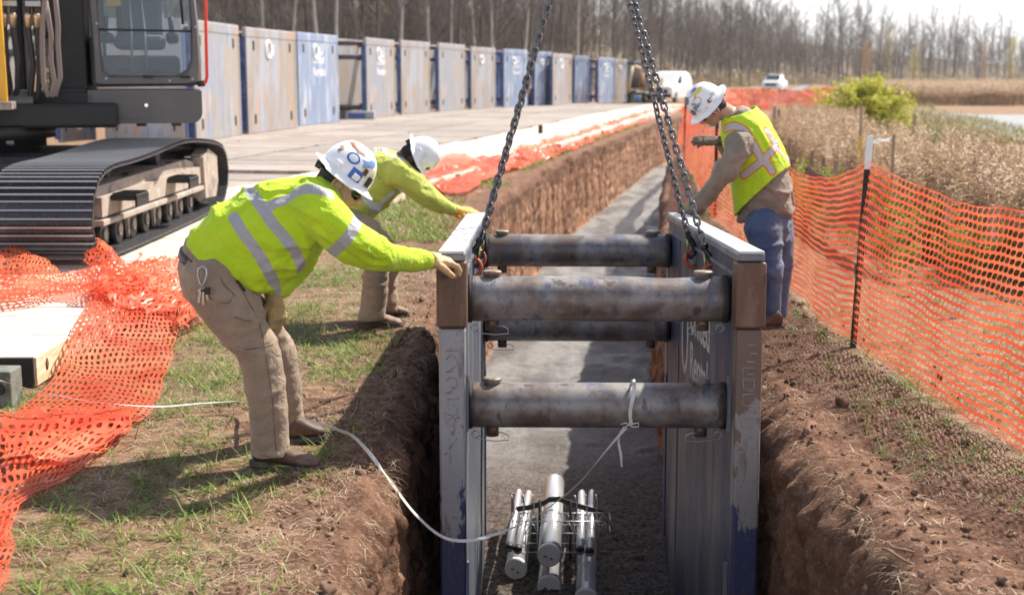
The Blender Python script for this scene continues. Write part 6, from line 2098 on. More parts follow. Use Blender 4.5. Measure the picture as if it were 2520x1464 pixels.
def limb(mb, pts, rad, n=16, sub=6, end=True):
    pts = [np.array(p) for p in pts]
    L = len(pts); K = (L - 1) * sub
    P_ = [Vector(catmull(pts, k / K)) for k in range(K + 1)]
    rr_ = [float(np.interp(k / K * (L - 1), range(L), rad)) for k in range(K + 1)]
    mb.tube(P_, rr_, n)
    mb.ball(P_[0], rad[0] * .995, n, 8)
    if end: mb.ball(P_[-1], rad[-1] * .995, n, 8)
def hand(mb, wrist, d, nrm, thumb=1, curl=(.35, .45, .35), k=1.0, grow=0.0, spread=.06, tcurl=.5, fingers=None):
    """d towards the fingers, nrm out of the back of the hand, thumb side +/-"""
    s_, n_, d = frame(d, nrm)
    wrist = Vector(wrist)
    loft(mb, [(wrist - d * .01 * k, s_, n_, .029 * k + grow, .020 * k + grow), (wrist + d * .03 * k, s_, n_, .036 * k + grow, .020 * k + grow), (wrist + d * .065 * k, s_, n_, .043 * k + grow, .017 * k + grow), (wrist + d * .092 * k, s_, n_, .042 * k + grow, .014 * k + grow)], 16, 2.6)
    Ls = (.074, .083, .077, .060); xs = (.0315, .0105, -.0105, -.031)
    for i in range(4):
        base_ = wrist + d * (.086 - (.004 if i in (0, 2) else 0) - (.010 if i == 3 else 0)) * k + s_ * xs[i] * k * thumb
        dd = (d + s_ * thumb * xs[i] * spread * 30).normalized()
        pts = [base_]; ang = 0
        cc = curl if fingers is None else fingers[i]
        for j, fr_ in enumerate((.45, .30, .25)):
            ang += cc[j] * (1 + .12 * (i - 1))
            v_ = dd * math.cos(ang) - n_ * math.sin(ang)
            pts.append(pts[-1] + v_ * Ls[i] * fr_ * k)
        r_ = (.0098 if i < 3 else .0085) * k + grow * .9
        mb.tube([base_ - dd * .012] + pts, [r_ * 1.08, r_ * 1.05, r_, r_ * .95, r_ * .80], 10); mb.ball(pts[-1], r_ * .80, 10, 6)
    tb = wrist + d * .022 * k + s_ * thumb * .030 * k - n_ * .006 * k
    t1 = (d * .62 + s_ * thumb * .70 - n_ * .35).normalized(); t2 = (d * .85 + s_ * thumb * (.5 - tcurl) - n_ * (.3 + tcurl * .5)).normalized()
    q = [tb, tb + t1 * .038 * k, tb + t1 * .038 * k + t2 * .030 * k, tb + t1 * .038 * k + t2 * .054 * k]
    mb.tube(q, [.0145 * k + grow, .0125 * k + grow, .0108 * k + grow, .0088 * k + grow], 10); mb.ball(q[-1], .0088 * k + grow, 10, 6)
def headshape(mb, H, up, fw, neck_base, nr=.056, s=1.0):
    sd_, up2, fw2 = None, Vector(up).normalized(), Vector(fw)
    fw2 = (fw2 - up2 * fw2.dot(up2)).normalized(); sd_ = fw2.cross(up2).normalized()
    rot = Matrix((sd_, fw2, up2)).transposed()
    def L(x, y, z): return H + (sd_ * x + fw2 * y + up2 * z) * s
    mb.ball(L(0, -.008, .022), (.077 * s, .097 * s, .098 * s), 24, 16, rot)
    mb.ball(L(0, .024, -.030), (.064 * s, .068 * s, .072 * s), 20, 14, rot)       # mid face
    mb.ball(L(0, .040, -.072), (.047 * s, .048 * s, .036 * s), 18, 12, rot)     # jaw
    mb.ball(L(0, .072, -.090), (.020 * s, .018 * s, .018 * s), 12, 8, rot)      # chin
    mb.ball(L(0, .080, .028), (.052 * s, .020 * s, .014 * s), 16, 8, rot)       # brow
    mb.tube([L(0, .088, .018), L(0, .102, -.008), L(0, .110, -.026)], [.009 * s, .011 * s, .0145 * s], 10); mb.ball(L(0, .108, -.030), .0135 * s, 10, 8)
    for x in (-1, 1):
        mb.ball(L(x * .012, .100, -.034), .009 * s, 8, 6)
        mb.ball(L(x * .040, .060, -.020), (.022 * s, .022 * s, .022 * s), 12, 8, rot)   # cheek
    mb.ball(L(0, .088, -.054), (.024 * s, .010 * s, .0075 * s), 12, 6, rot)
    mb.ball(L(0, .085, -.066), (.021 * s, .010 * s, .0075 * s), 12, 6, rot)
    mb.tube([L(0, -.030, -.03), (L(0, -.035, -.075) * .6 + Vector(neck_base) * .4), Vector(neck_base)], [nr, nr, nr * 1.15], 18)
    return L, rot
def ear(L, rot, s_, m, parent, k=1.0):
    b = MB()
    c_ = [(.078, -.004 + .017 * math.cos(a) * (1.0), -.012 + .030 * math.sin(a)) for a in np.linspace(0, 2 * math.pi, 15)[:-1]]
    b.tube([L(s_ * (x + .006 * (-math.cos(a) * .5 + .5)), y, z) for (x, y, z), a in zip(c_, np.linspace(0, 2 * math.pi, 15)[:-1])], .0058 * k, 8, closed=True)
    b.ball(L(s_ * .076, -.002, -.012), (.006, .014, .026), 10, 8, rot)
    b.ball(L(s_ * .079, .004, -.036), (.006, .008, .009), 8, 6, rot)
    b.tube([L(s_ * .081, -.010, .004), L(s_ * .083, .000, .006), L(s_ * .081, .004, -.008), L(s_ * .080, -.004, -.022)], .0035, 6)
    return b.build('ear', m, parent)
M_hat = mat('hard_hat_white', (.83, .84, .86), [((.66, .62, .58), 7, .60, .75), ((.45, .42, .40), 30, .70, .76)], rough=.28, coat=.3)
M_skin1 = mat('skin_tan', (.50, .27, .18), [((.58, .34, .25), 14, .45, .6), ((.30, .16, .11), 60, .55, .75)], rough=.55, bump=.1, bscale=120)
M_skin2 = mat('skin_dark', (.085, .045, .030), [((.13, .07, .05), 14, .5, .7)], rough=.42)
M_skin3 = mat('skin_medium', (.42, .215, .14), [((.50, .28, .20), 12, .45, .6)], rough=.5)
for _m in (M_skin1, M_skin2, M_skin3):
    _b = _m.node_tree.nodes['Principled BSDF']; _b.inputs['Subsurface Weight'].default_value = .12; _b.inputs['Subsurface Radius'].default_value = (.02, .008, .004)
M_hair = mat('hair_brown', (.035, .022, .016), rough=.75, bump=.6, bscale=180)
M_hairb = mat('hair_black', (.010, .009, .009), rough=.8, bump=.6, bscale=200)
M_lens = mat('dark_lens', (.006, .006, .007), rough=.08, spec=.8)
M_band = mat('harness_black', (.012, .012, .014), rough=.45)
M_eye = mat('eye_white', (.7, .68, .66), rough=.2)
def hard_hat(parent, C_, up, fw, la=.150, lb=.135, hgt=.134, da=.118, db=.104, stickers=(), ridge_=True, rim=.012):
    up = Vector(up).normalized(); fw = (Vector(fw) - up * Vector(fw).dot(up)).normalized(); sd_ = fw.cross(up).normalized()
    def L(x, y, z): return C_ + sd_ * x + fw * y + up * z
    def dome(a, e, off=0.0):
        """a azimuth from fw, e elevation 0..pi/2"""
        ce, se = math.cos(e), math.sin(e)
        ce = ce ** .80; 
        x = math.sin(a) * ce * (db + off); y = math.cos(a) * ce * (da + off); z = (se ** 1.0) * (hgt + off)
        if ridge_:
            z += .006 * math.exp(-(x / .016) ** 2) * (se ** .5)
            for rx in (-.04, .04): z += .0035 * math.exp(-((x - rx) / .009) ** 2) * (se ** .5) * (1 if y > -.08 else .3)
        return L(x, y, z + .010)
    b = MB(); NA, NE = 56, 16
    rings = []
    for j in range(7):
        t_ = j / 6
        r = []
        for k in range(NA):
            a = 2 * math.pi * k / NA
            ra = la + (da - la) * t_; rb = lb + (db - lb) * t_
            fr_ = math.cos(a)
            curl = -.012 * (1 - t_) * (.6 if abs(fr_) > .5 else 1.15) + .010 * (1 - t_) * max(0, -fr_) ** 3
            r.append(L(math.sin(a) * rb, math.cos(a) * ra * (1.0 if fr_ < 0 else 1 + .05 * (1 - t_)), curl + .010 * t_ ** 2))
        rings.append(r)
    for j in range(1, NE):
        e = math.pi / 2 * (j / NE)
        rings.append([dome(2 * math.pi * k / NA, e) for k in range(NA)])
    vs = [p_ for r in rings for p_ in r] + [dome(0, math.pi / 2)]
    fs = []
    for j in range(len(rings) - 1):
        for k in range(NA):
            k2 = (k + 1) % NA; fs.append((j * NA + k, j * NA + k2, (j + 1) * NA + k2, (j + 1) * NA + k))
    top_ = len(vs) - 1; j = len(rings) - 1
    for k in range(NA): fs.append((j * NA + k, j * NA + (k + 1) % NA, top_))
    b._add(vs, fs, True)
    o = b.build('hard_hat', M_hat, parent)
    md = o.modifiers.new('s', 'SOLIDIFY'); md.thickness = .004; md.offset = -1
    # accessory slots, ratchet band
    for sg in (-1, 1):
        sb = MB()
        for (aa) in (1.15, 1.9):
            c_ = dome(sg * aa, .16, .006)
            q = (c_ - C_ - up * (c_ - C_).dot(up)).normalized()
            rot = Matrix((q, up.cross(q), up)).transposed()
            sb.box(c_, (.008, .030, .026), rot=rot, bev=.003)
        pieces(sb, 'accessory_slot', M_hat, o)
    rb_ = MB()
    rb_.tube([L(math.sin(a) * .084, math.cos(a) * .102 - .004, -.016 + (.010 if math.cos(a) > 0 else -.012)) for a in np.linspace(0, 2 * math.pi, 33)[:-1]], .013, 8, closed=True, flat=.35, hint=up)
    rb_.build('headband', M_band, o)
    rk = MB(); rk.cyl(L(0, -.098, -.028), L(0, -.122, -.032), .019, n=16); rk.box(L(0, -.104, -.028), (.06, .016, .024), rot=Matrix((sd_, fw, up)).transposed(), bev=.004); rk.build('ratchet', M_band, o)
    for st in stickers:
        a0, e0, wa, we, shp, col, rotd = st
        if isinstance(col, tuple): 
            nm_ = 'decal_%02x%02x%02x' % tuple(int(c * 255) for c in col)
            mm_ = bpy.data.materials.get('decal ' + str(col)) or mat('decal ' + str(col), col, rough=.4)
        N_ = 14
        c2 = math.cos(rotd); s2 = math.sin(rotd)
        if shp == 'disc': pl = [(math.cos(t_) * .5, math.sin(t_) * .5) for t_ in np.linspace(0, 2 * math.pi, N_ + 1)[:-1]]
        elif shp == 'rect': pl = [(-.5, -.5), (0, -.5), (.5, -.5), (.5, 0), (.5, .5), (0, .5), (-.5, .5), (-.5, 0)]
        elif shp == 'ring': pl = None
        else: pl = [(-.5, -.1), (-.2, -.35), (.1, -.25), (.5, -.4), (.4, .1), (.5, .4), (.1, .3), (-.2, .45), (-.45, .2)]
        off = .0030 + .0004 * (len(o.children) % 5)
        def mp(x, y, off=off):
            x, y = x * wa, y * we
            x, y = x * c2 - y * s2, x * s2 + y * c2
            ce = max(.25, math.cos(e0))
            return dome(a0 + x / (.11 * ce), e0 + y / .13, off)
        vs = []; fs = []
        if shp == 'ring':
            for t_ in np.linspace(0, 2 * math.pi, 21)[:-1]:
                vs += [mp(.5 * math.cos(t_), .5 * math.sin(t_)), mp(.36 * math.cos(t_), .36 * math.sin(t_))]
            n_ = 20
            for k in range(n_): fs.append((2 * k, 2 * ((k + 1) % n_), 2 * ((k + 1) % n_) + 1, 2 * k + 1))
        else:
            vs = [mp(0, 0)] + [mp(x * .5, y * .5) for x, y in pl] + [mp(x, y) for x, y in pl]; n_ = len(pl)
            for k in range(n_):
                k2 = (k + 1) % n_
                fs += [(0, 1 + k, 1 + k2), (1 + k, 1 + n_ + k, 1 + n_ + k2, 1 + k2)]
        obj('sticker', mkmesh('sticker', vs, fs, mm_, smooth=True), o)
    return o
def glasses(parent, L):
    b = MB()
    for x in (-1, 1):
        b._add([L(x * a, y, z) for a, y, z in ((.006, .104, .016), (.034, .100, .020), (.062, .076, .016), (.066, .062, .008), (.058, .074, -.016), (.034, .094, -.022), (.010, .102, -.012))], [tuple(range(7))], True)
    b.tube([L(-.010, .106, .014), L(0, .110, .013), L(.010, .106, .014)], .004, 6)
    o = b.build('safety_glasses', M_lens, parent)
    md = o.modifiers.new('s', 'SOLIDIFY'); md.thickness = .004
    for x in (-1, 1):
        t_ = MB(); t_.tube([L(x * .066, .066, .012), L(x * .079, .03, .010), L(x * .082, -.02, .004)], .0035, 6, flat=.6); t_.build('temple', M_band, o)
    for x in (-1, 1):
        e_ = MB(); e_.ball(L(x * .031, .074, .004), .012, 12, 8); ey = e_.build('eye', M_eye, parent)
        MB().ball(L(x * .031, .0845, .003), .0045, 8, 6).build('pupil', M_hairb, ey)
def raypt(tree, px, py):
    d = ray(px, py).normalized()
    h = tree.ray_cast(CAM, d)
    return h[0]
def segdist(a, pl):
    """distance of points a (N,3) from the polyline pl"""
    best = np.full(len(a), 1e9)
    for i in range(len(pl) - 1):
        p0 = np.array(pl[i]); p1 = np.array(pl[i + 1]); d = p1 - p0; L2 = d @ d + 1e-12
        t_ = np.clip(((a - p0) @ d) / L2, 0, 1)
        best = np.minimum(best, np.linalg.norm(a - p0 - t_[:, None] * d, axis=1))
    return best
def add_bands(me, bands, w=.025, name='band', plus=()):
    """bands: lists of picture points laid on the visible side of the garment, then kept in space"""
    bm = bmesh.new(); bm.from_mesh(me); tree = BVHTree.FromBMesh(bm)
    a, n = getv(me)
    sd_ = np.full(len(a), 1.0)
    for bd in bands:
        pts = [raypt(tree, *p_) for p_ in bd]
        pts = [p_ for p_ in pts if p_ is not None]
        if len(pts) < 2: continue
        fine = [catmull([np.array(p_) for p_ in pts], k / (len(pts) * 5)) for k in range(len(pts) * 5 + 1)]
        sd_ = np.minimum(sd_, segdist(a, fine) - w)
    for (c_, nn, cond) in plus:
        nn = np.array(Vector(nn).normalized())
        s_ = np.abs((a - np.array(c_)) @ nn) - w
        s_ = np.where(cond(a), s_, 1.0)
        sd_ = np.minimum(sd_, s_)
    bm.free()
    at = me.attributes.new(name, 'FLOAT', 'POINT'); at.data.foreach_set('value', sd_.astype(np.float32))
def cloth_mat(name, base, shade, reflect=None, border=None, dirt=(.25, .22, .10), dk=.5, rough=.75, weave=260, sheer=.12, dsc=9, dlo=.62, dhi=.74):
    t = NT(name)
    v = t.coords('World')
    c = t.mix(t.ramp(t.noise(v, 7, 5), .35, .7), base, shade)
    c = t.mix(t.math('MULTIPLY', t.ramp(t.noise(v, dsc, 6, .7), dlo, dhi), dk), c, dirt)
    rgh = rough
    if reflect is not None:
        a = t.attr('band')
        if border is not None:
            ob = t.math('LESS_THAN', a, .0085)
            c = t.mix(ob, c, border)
        inb = t.math('LESS_THAN', a, 0.0)
        c = t.mix(inb, c, reflect)
        rgh = t.math('SUBTRACT', rough, t.math('MULTIPLY', inb, rough - .42))
    b1 = t.bump(t.noise(v, 15, 5, .62, 1.2), .75, .022)
    b2 = t.bump(t.noise(v, weave, 3, .6), .25, .002, b1)
    t.set(Base_Color=c, Roughness=rgh, Normal=b2)
    t.bsdf.inputs['Sheen Weight'].default_value = .15
    if sheer:
        tr = t.new('ShaderNodeBsdfTranslucent'); t.link(c, tr.inputs[0])
        ms_ = t.new('ShaderNodeMixShader'); ms_.inputs[0].default_value = sheer
        t.link(t.bsdf.outputs[0], ms_.inputs[1]); t.link(tr.outputs[0], ms_.inputs[2]); t.link(ms_.outputs[0], t.out.inputs['Surface'])
    return t.mat
HV = (.58, .80, .012); HV2 = (.50, .74, .010)
SIL = (.44, .44, .47)
M_hv1 = cloth_mat('hi_vis_shirt', HV, HV2, SIL, dirt=(.28, .34, .05), dk=.35, sheer=.15)
M_hv2 = cloth_mat('hi_vis_shirt_soiled', (.58, .64, .10), (.48, .54, .07), (.60, .60, .60), dirt=(.18, .22, .12), dk=.8, dsc=13, dlo=.60, dhi=.68)
M_vest = cloth_mat('hi_vis_vest', (.60, .84, .015), (.52, .76, .012), (.50, .50, .50), (.90, .16, .03), dirt=(.3, .36, .05), dk=.3)
M_khaki = cloth_mat('khaki_trousers', (.31, .225, .155), (.25, .18, .125), dirt=(.13, .09, .06), dk=.5, sheer=0)
M_khaki2 = cloth_mat('khaki_trousers_light', (.34, .24, .16), (.28, .195, .13), dirt=(.16, .11, .07), dk=.4, sheer=0)
M_tansh = cloth_mat('tan_work_shirt', (.30, .235, .18), (.23, .18, .14), dirt=(.14, .10, .08), dk=.5, sheer=.05)
M_denim = cloth_mat('denim', (.050, .085, .18), (.11, .16, .26), dirt=(.20, .20, .20), dk=.75, sheer=0, dsc=5, dlo=.52, dhi=.72)
M_boot = mat('boot_leather', (.095, .050, .032), [((.17, .10, .07), 14, .5, .7), ((.05, .028, .02), 30, .6, .7)], rough=.6, bump=.3, bscale=70, kind='World')
M_boot2 = mat('boot_suede', (.21, .15, .11), [((.28, .21, .16), 10, .5, .7)], rough=.8, bump=.3, bscale=70, kind='World')
M_sole = mat('boot_sole', (.06, .055, .06), [((.14, .11, .09), 20, .5, .65)], rough=.7, kind='World')
M_gl1 = mat('glove_leather_tan', (.50, .33, .17), [((.60, .42, .24), 12, .45, .6), ((.38, .24, .14), 24, .58, .7)], rough=.7, bump=.4, bscale=60, kind='World')
M_gl1b = mat('glove_leather_olive', (.42, .31, .15), [((.30, .21, .10), 12, .5, .65)], rough=.7, bump=.4, bscale=60, kind='World')
M_gl2 = mat('glove_leather_yellow', (.72, .36, .045), [((.80, .48, .10), 12, .5, .6), ((.40, .20, .05), 20, .6, .7)], rough=.65, bump=.4, bscale=60, kind='World')
M_gl3 = mat('glove_dirty', (.12, .085, .065), [((.24, .18, .14), 12, .5, .65)], rough=.75, bump=.4, bscale=60, kind='World')
M_belt = mat('belt_leather', (.055, .030, .022), rough=.45, kind='World')

def boot(parent, heel, toe, ank, m=M_boot, k=1.0):
    """heel/toe: ground points, ank: ankle point"""
    heel = Vector(heel); toe = Vector(toe); d = (toe - heel); Ln = d.length; d.normalize()
    upv = Vector((0, 0, 1)); s_ = d.cross(upv).normalized()
    b = MB()
    def sec(f_, hw, z0, z1): return (heel + d * Ln * f_ + upv * (z0 + z1) / 2, s_, upv, hw, (z1 - z0) / 2)
    loft(b, [sec(.02, .026, .03, .07), sec(.05, .034, .024, .10), sec(.2, .040, .022, .13), sec(.38, .040, .022, .118), sec(.55, .045, .022, .092), sec(.75, .050, .022, .072), sec(.9, .043, .022, .062), sec(.985, .026, .024, .048)], 18, 2.5)
    b.tube([heel + d * Ln * .20 + upv * .07, Vector(ank)], [.043, .046], 16)
    me = remesh(b, .008, 3, 'boot')
    wrinkle(me, .003, aniso(d, 30, 12), 5)
    me.materials.append(m)
    o = obj('boot', me, parent)
    b = MB()
    prof = [(0.0, .026), (.04, .036), (.2, .038), (.38, .035), (.55, .044), (.75, .052), (.9, .046), (1.0, .018)]
    Lp_ = [heel + d * Ln * f_ + s_ * w_ for f_, w_ in prof] + [heel + d * Ln * f_ - s_ * w_ for f_, w_ in prof[::-1]]
    n_ = len(Lp_)
    vs = [p_ + upv * .002 for p_ in Lp_] + [p_ + upv * .026 + (p_ - (heel + d * Ln * .5)) * .02 for p_ in Lp_]
    b._add(vs, [tuple(range(n_))[::-1], tuple(range(n_, 2 * n_))] + [(i, (i + 1) % n_, n_ + (i + 1) % n_, n_ + i) for i in range(n_)])
    b.build('sole', M_sole, o)
    return o
def glove(parent, m, *a, cuff=None, grow=.0042, vox=.0045, **kw):
    b = MB(); hand(b, *a, grow=grow, **kw)
    if cuff:
        b.tube(cuff, [.041, .037, .034][:len(cuff)] if len(cuff) == 3 else [.040, .035], 16)
    me = remesh(b, vox, 2, 'glove')
    wrinkle(me, .0022, np.eye(3) * 55, 3)
    me.materials.append(m)
    return obj('glove', me, parent)
def stations(spec, lat, Y, hw):
    """spec: list of (frontpx, backpx) outlines; returns loft stations"""
    out_ = []
    for i, ((ax, ay), (bx, by)) in enumerate(spec):
        y_ = Y[i] if hasattr(Y, '__len__') else Y
        a = P(ax, ay, y_); b_ = P(bx, by, y_)
        th = (a - b_); ht = th.length / 2; th.normalize()
        out_.append(((a + b_) / 2, Vector(lat).normalized(), th, hw[i] if hasattr(hw, '__len__') else hw, ht))
    return out_
def shrink(st, k, kw=None): return [(c_, la, th, hw * (kw or k), ht * k) for c_, la, th, hw, ht in st]
def to_local(root):
    """people are built in world space under an empty at the feet"""
    inv = Matrix.Translation(-root.location)
    for ch in root.children_recursive:
        if ch.type == 'MESH' and not ch.get('_l'):
            ch.data.transform(inv); ch['_l'] = 1
    for ch in root.children_recursive:
        if '_l' in ch: del ch['_l']

# ---------------------------------------------------------------- near worker (bending, facing right)
w1 = empty('person', G(700, 1130)); tag(w1, 'nearest worker in bright yellow shirt and khaki trousers, one glove on the shield corner', 'person')
lat = Vector((0.05, -1, 0)).normalized()
tor = stations([((461, 586), (636, 728)), ((500, 540), (668, 722)), ((545, 500), (694, 700)), ((610, 464), (728, 676)), ((680, 447), (758, 646)), ((745, 440), (790, 606)), ((792, 443), (815, 566)), ((812, 456), (826, 530))], lat, 5.52, [.185, .195, .20, .205, .205, .20, .165, .09])
shN, shF = P(786, 520, 5.35), P(800, 505, 5.71)
elN, wrN = P(915, 620, 5.40), P(1050, 641, 5.70)
elF, wrF = P(740, 640, 5.82), P(672, 714, 5.68)
hipN, hipF = P(520, 690, 5.42), P(540, 688, 5.66)
knN, anN = P(632, 862, 5.38), P(664, 1098, 5.37)
knF, anF = P(676, 860, 5.74), P(716, 1045, 5.80)
UP1 = Vector((.63, .04, .78)).normalized(); FW1 = Vector((.78, -.02, -.62))
HC1 = P(847, 431, 5.50)
H1 = HC1 - UP1 * .030 + FW1.normalized() * .010
b = MB()
L1, rot1 = headshape(b, H1, UP1, FW1, P(800, 497, 5.52), .058)
loft(b, shrink(tor[1:], .8))
limb(b, [shN, elN, wrN], [.060, .045, .030]); limb(b, [shF, elF, wrF], [.060, .045, .030])
limb(b, [hipN, knN, anN], [.085, .058, .042]); limb(b, [hipF, knF, anF], [.085, .058, .042])
loft(b, [(P(500, 672, 5.54), lat, Vector((.8, 0, .6)), .15, .10), (P(560, 640, 5.54), lat, Vector((.8, 0, .6)), .14, .10)])
hwN = P(1062, 641, 5.755)
hdirN = Vector((.80, .32, -.12)); hnN = Vector((.10, -.12, 1))
FN = [(.35, .65, .6), (.45, .75, .6), (.5, .8, .6), (.55, .85, .6)]
hand(b, hwN, hdirN, hnN, thumb=-1, fingers=FN, k=.98)
hwF = P(676, 738, 5.66); hdirF = Vector((.10, 0, -.9)); hnF = Vector((.55, -.75, .15))
hand(b, hwF, hdirF, hnF, thumb=-1, curl=(.25, .4, .4), k=.98)
me = remesh(b, .0065, 2, 'body'); me.materials.append(M_skin1)
obj('body', me, w1)
for s_ in (-1, 1): ear(L1, rot1, s_, M_skin1, w1)
glasses(w1, L1)
b = MB(); b.ball(L1(0, -.018, .020), (.081, .092, .097), 24, 14, rot1); b.ball(L1(0, -.052, -.036), (.062, .048, .050), 18, 10, rot1)
me = remesh(b, .008, 2, 'hair', clip=[(L1(0, .030, 0), (rot1 @ Vector((0, 1, .25)))), (L1(0, 0, -.080), rot1 @ Vector((0, 0, -1)))]); me.materials.append(M_hair); obj('hair', me, w1)
hard_hat(w1, HC1, UP1, FW1, stickers=[
    (1.62, .62, .052, .052, 'ring', (.03, .12, .42), 0), (1.62, .62, .036, .036, 'disc', (.70, .72, .76), 0), (1.95, 1.05, .085, .035, 'blob', (.85, .22, .10), .1),
    (.80, .78, .075, .045, 'blob', (.16, .28, .52), -.5), (.90, .46, .030, .038, 'rect', (.78, .66, .10), .15), (.90, .47, .020, .030, 'rect', (.05, .05, .05), .15), (1.17, .22, .052, .046, 'rect', (.03, .13, .45), .0),
    (1.05, .18, .022, .022, 'disc', (.6, .6, .62), 0), (.52, .24, .034, .042, 'rect', (.04, .04, .04), .1), (.50, .26, .014, .024, 'rect', (.5, .5, .5), .1), (.42, .52, .020, .038, 'rect', (.74, .62, .3), 0), (2.35, .62, .03, .016, 'rect', (.55, .38, .25), .6), (2.3, .52, .012, .02, 'rect', (.2, .2, .2), .6),
    (-1.5, .5, .05, .05, 'disc', (.6, .1, .1), 0), (-.8, .5, .05, .03, 'rect', (.05, .2, .4), 0)])
# shirt
b = MB()
loft(b, [(tor[0][0] + (tor[0][0] - tor[1][0]) * .6, tor[0][1], tor[0][2], tor[0][3], tor[0][4] * 1.02)] + tor)
b.ball(P(772, 510, 5.40), .115, 18, 12); b.ball(P(778, 500, 5.66), .115, 18, 12)
limb(b, [P(780, 515, 5.36), P(850, 578, 5.33), elN, P(985, 638, 5.56), wrN], [.105, .079, .071, .058, .043], end=False)
limb(b, [P(785, 505, 5.70), elF, P(700, 688, 5.76), P(673, 720, 5.67)], [.10, .07, .055, .042])
h0, h1 = P(463, 586, 5.52), P(634, 728, 5.52)
hn = (tor[0][0] - tor[1][0]).normalized()
hn = (h1 - h0).cross(Vector((0, 1, 0))).normalized()
if hn.dot(tor[0][0] - tor[3][0]) < 0: hn = -hn
me = remesh(b, .0085, 4, 'shirt', clip=None)
ax1 = (tor[5][0] - tor[1][0])
wrinkle(me, .020, aniso(Vector((.80, .2, -.45)), 2.8, 10), 4, .45)
# hem: cut only the torso, not the hanging far cuff
bm = bmesh.new(); bm.from_mesh(me)
bmesh.ops.bisect_plane(bm, geom=bm.verts[:] + bm.edges[:] + bm.faces[:], plane_co=h0, plane_no=hn)
sel = [f for f in bm.faces if (f.calc_center_median() - h0).dot(hn) > 0 and f.calc_center_median().y < 5.74 and (f.calc_center_median() - P(672, 714, 5.69)).length > .085]
bmesh.ops.delete(bm, geom=sel, context='FACES'); smooth_boundary(bm); bm.to_mesh(me); bm.free()
add_bands(me, [[(550, 494), (575, 535), (610, 590), (645, 640), (672, 690), (682, 712)], [(612, 466), (640, 505), (675, 555), (712, 600), (738, 645), (742, 665)], [(662, 508), (700, 492), (735, 470), (775, 464), (812, 478)]], .0245,
          plus=[(P(848, 581, 5.33), elN - P(790, 522, 5.35), lambda a: (np.linalg.norm(a - np.array(P(848, 581, 5.33)), axis=1) < .14))])
me.materials.append(M_hv1)
o = obj('shirt', me, w1); md = o.modifiers.new('s', 'SOLIDIFY'); md.thickness = .004; md.offset = -1
cf = MB(); dv = (wrN - elN).normalized(); cf.tube([wrN - dv * .045, wrN + dv * .004], [.043, .040], 20, caps=True); cf.build('cuff', M_hv2 if False else M_hv1, o)
# trousers
b = MB()
st = stations([((444, 628), (560, 600)), ((437, 650), (600, 660)), ((442, 700), (640, 715))], lat, 5.54, [.165, .19, .195])
b.M = Matrix.Identity(4)
pel = stations([((600, 655), (462, 578)), ((604, 690), (448, 608)), ((625, 735), (440, 650)), ((650, 780), (446, 695)), ((640, 810), (475, 740))], lat, 5.54, [.165, .185, .195, .195, .17])
loft(b, pel)
limb(b, [P(528, 690, 5.43), P(585, 790, 5.39), knN, P(655, 970, 5.37), P(664, 1060, 5.37), P(667, 1118, 5.37)], [.145, .112, .088, .084, .078, .087], 20, end=False)
limb(b, [P(540, 690, 5.66), P(610, 790, 5.70), knF, P(700, 960, 5.77), P(718, 1062, 5.81)], [.140, .106, .086, .074, .068], 20, end=False)
me = remesh(b, .010, 4, 'trousers')
a_, n_ = getv(me)
wrinkle(me, .017, np.array(aniso(Vector((.30, .1, -.9)), 9, 3.6)), 9, .4)
me.materials.append(M_khaki)
tr1 = obj('trousers', me, w1)
# seams, hammer pocket and phone pocket seen on the near leg
def onsurf(me_, pts, lift=.002):
    bm = bmesh.new(); bm.from_mesh(me_); tree = BVHTree.FromBMesh(bm); out_ = []
    for p_ in pts:
        h = raypt(tree, *p_)
        if h is not None: out_.append(h + (CAM - h).normalized() * lift)
    bm.free(); return out_
M_seam = mat('seam_thread', (.15, .105, .07), rough=.8)
b = MB()
for pl in ([(560, 650), (580, 690), (610, 740), (640, 800), (655, 880), (668, 960), (675, 1040), (680, 1108)], [(470, 860 - 150), (520, 735), (560, 745), (575, 720)], [(600, 860), (640, 855), (672, 848)], [(575, 780), (620, 790), (655, 770)], [(520, 640), (545, 690), (580, 730)], [(620, 1110), (660, 1122), (712, 1104)]):
    pp = onsurf(me, pl, .001)
    if len(pp) > 1: b.tube([Vector(catmull([np.array(q) for q in pp], k / 24)) for k in range(25)], .0022, 4)
b.build('seams', M_seam, tr1)
# belt
bl = stations([((441, 632), (540, 640)), ((447, 608), (545, 618))], lat, 5.54, [.196, .190])
bb = MB()
loft(bb, stations([((606, 700), (441, 626)), ((602, 680), (446, 606))], lat, 5.54, [.196, .190]), 28, 2.2)
bb.build('belt', M_belt, w1)
# carabiner with keys at the hip
cbn = MB()
k0 = onsurf(me, [(495, 668)], .03)[0] if onsurf(me, [(495, 668)], .03) else P(495, 668, 5.3)
Yk = k0.y
cbn.tube([P(498, 655, Yk), P(488, 662, Yk), P(487, 680, Yk), P(491, 697, Yk), P(496, 703, Yk), P(502, 698, Yk), P(509, 680, Yk), P(508, 662, Yk)], .0042, 8, closed=True)
cb = cbn.build('carabiner', M_wire, w1)
b = MB(); b.tube([P(496, 702, Yk), P(493, 712, Yk), P(499, 716, Yk), P(503, 710, Yk)], .0018, 6, closed=True); b.build('key_ring', M_wire, cb)
for (x0_, y0_, x1_, y1_, mm_) in ((493, 716, 488, 745, M_wire), (500, 716, 500, 750, M_brass), (505, 714, 512, 738, M_brass)):
    b = MB(); a, c_ = P(x0_, y0_, Yk), P(x1_, y1_, Yk); b.box((a + c_) / 2, (.009, .003, (a - c_).length), rot=Matrix.Rotation(math.atan2((c_.x - a.x), (a.z - c_.z)) * -1, 3, 'Y')); b.cyl(a + Vector((0, .002, 0)), a - Vector((0, .002, 0)), .010, n=12); b.build('key', mm_, cb)
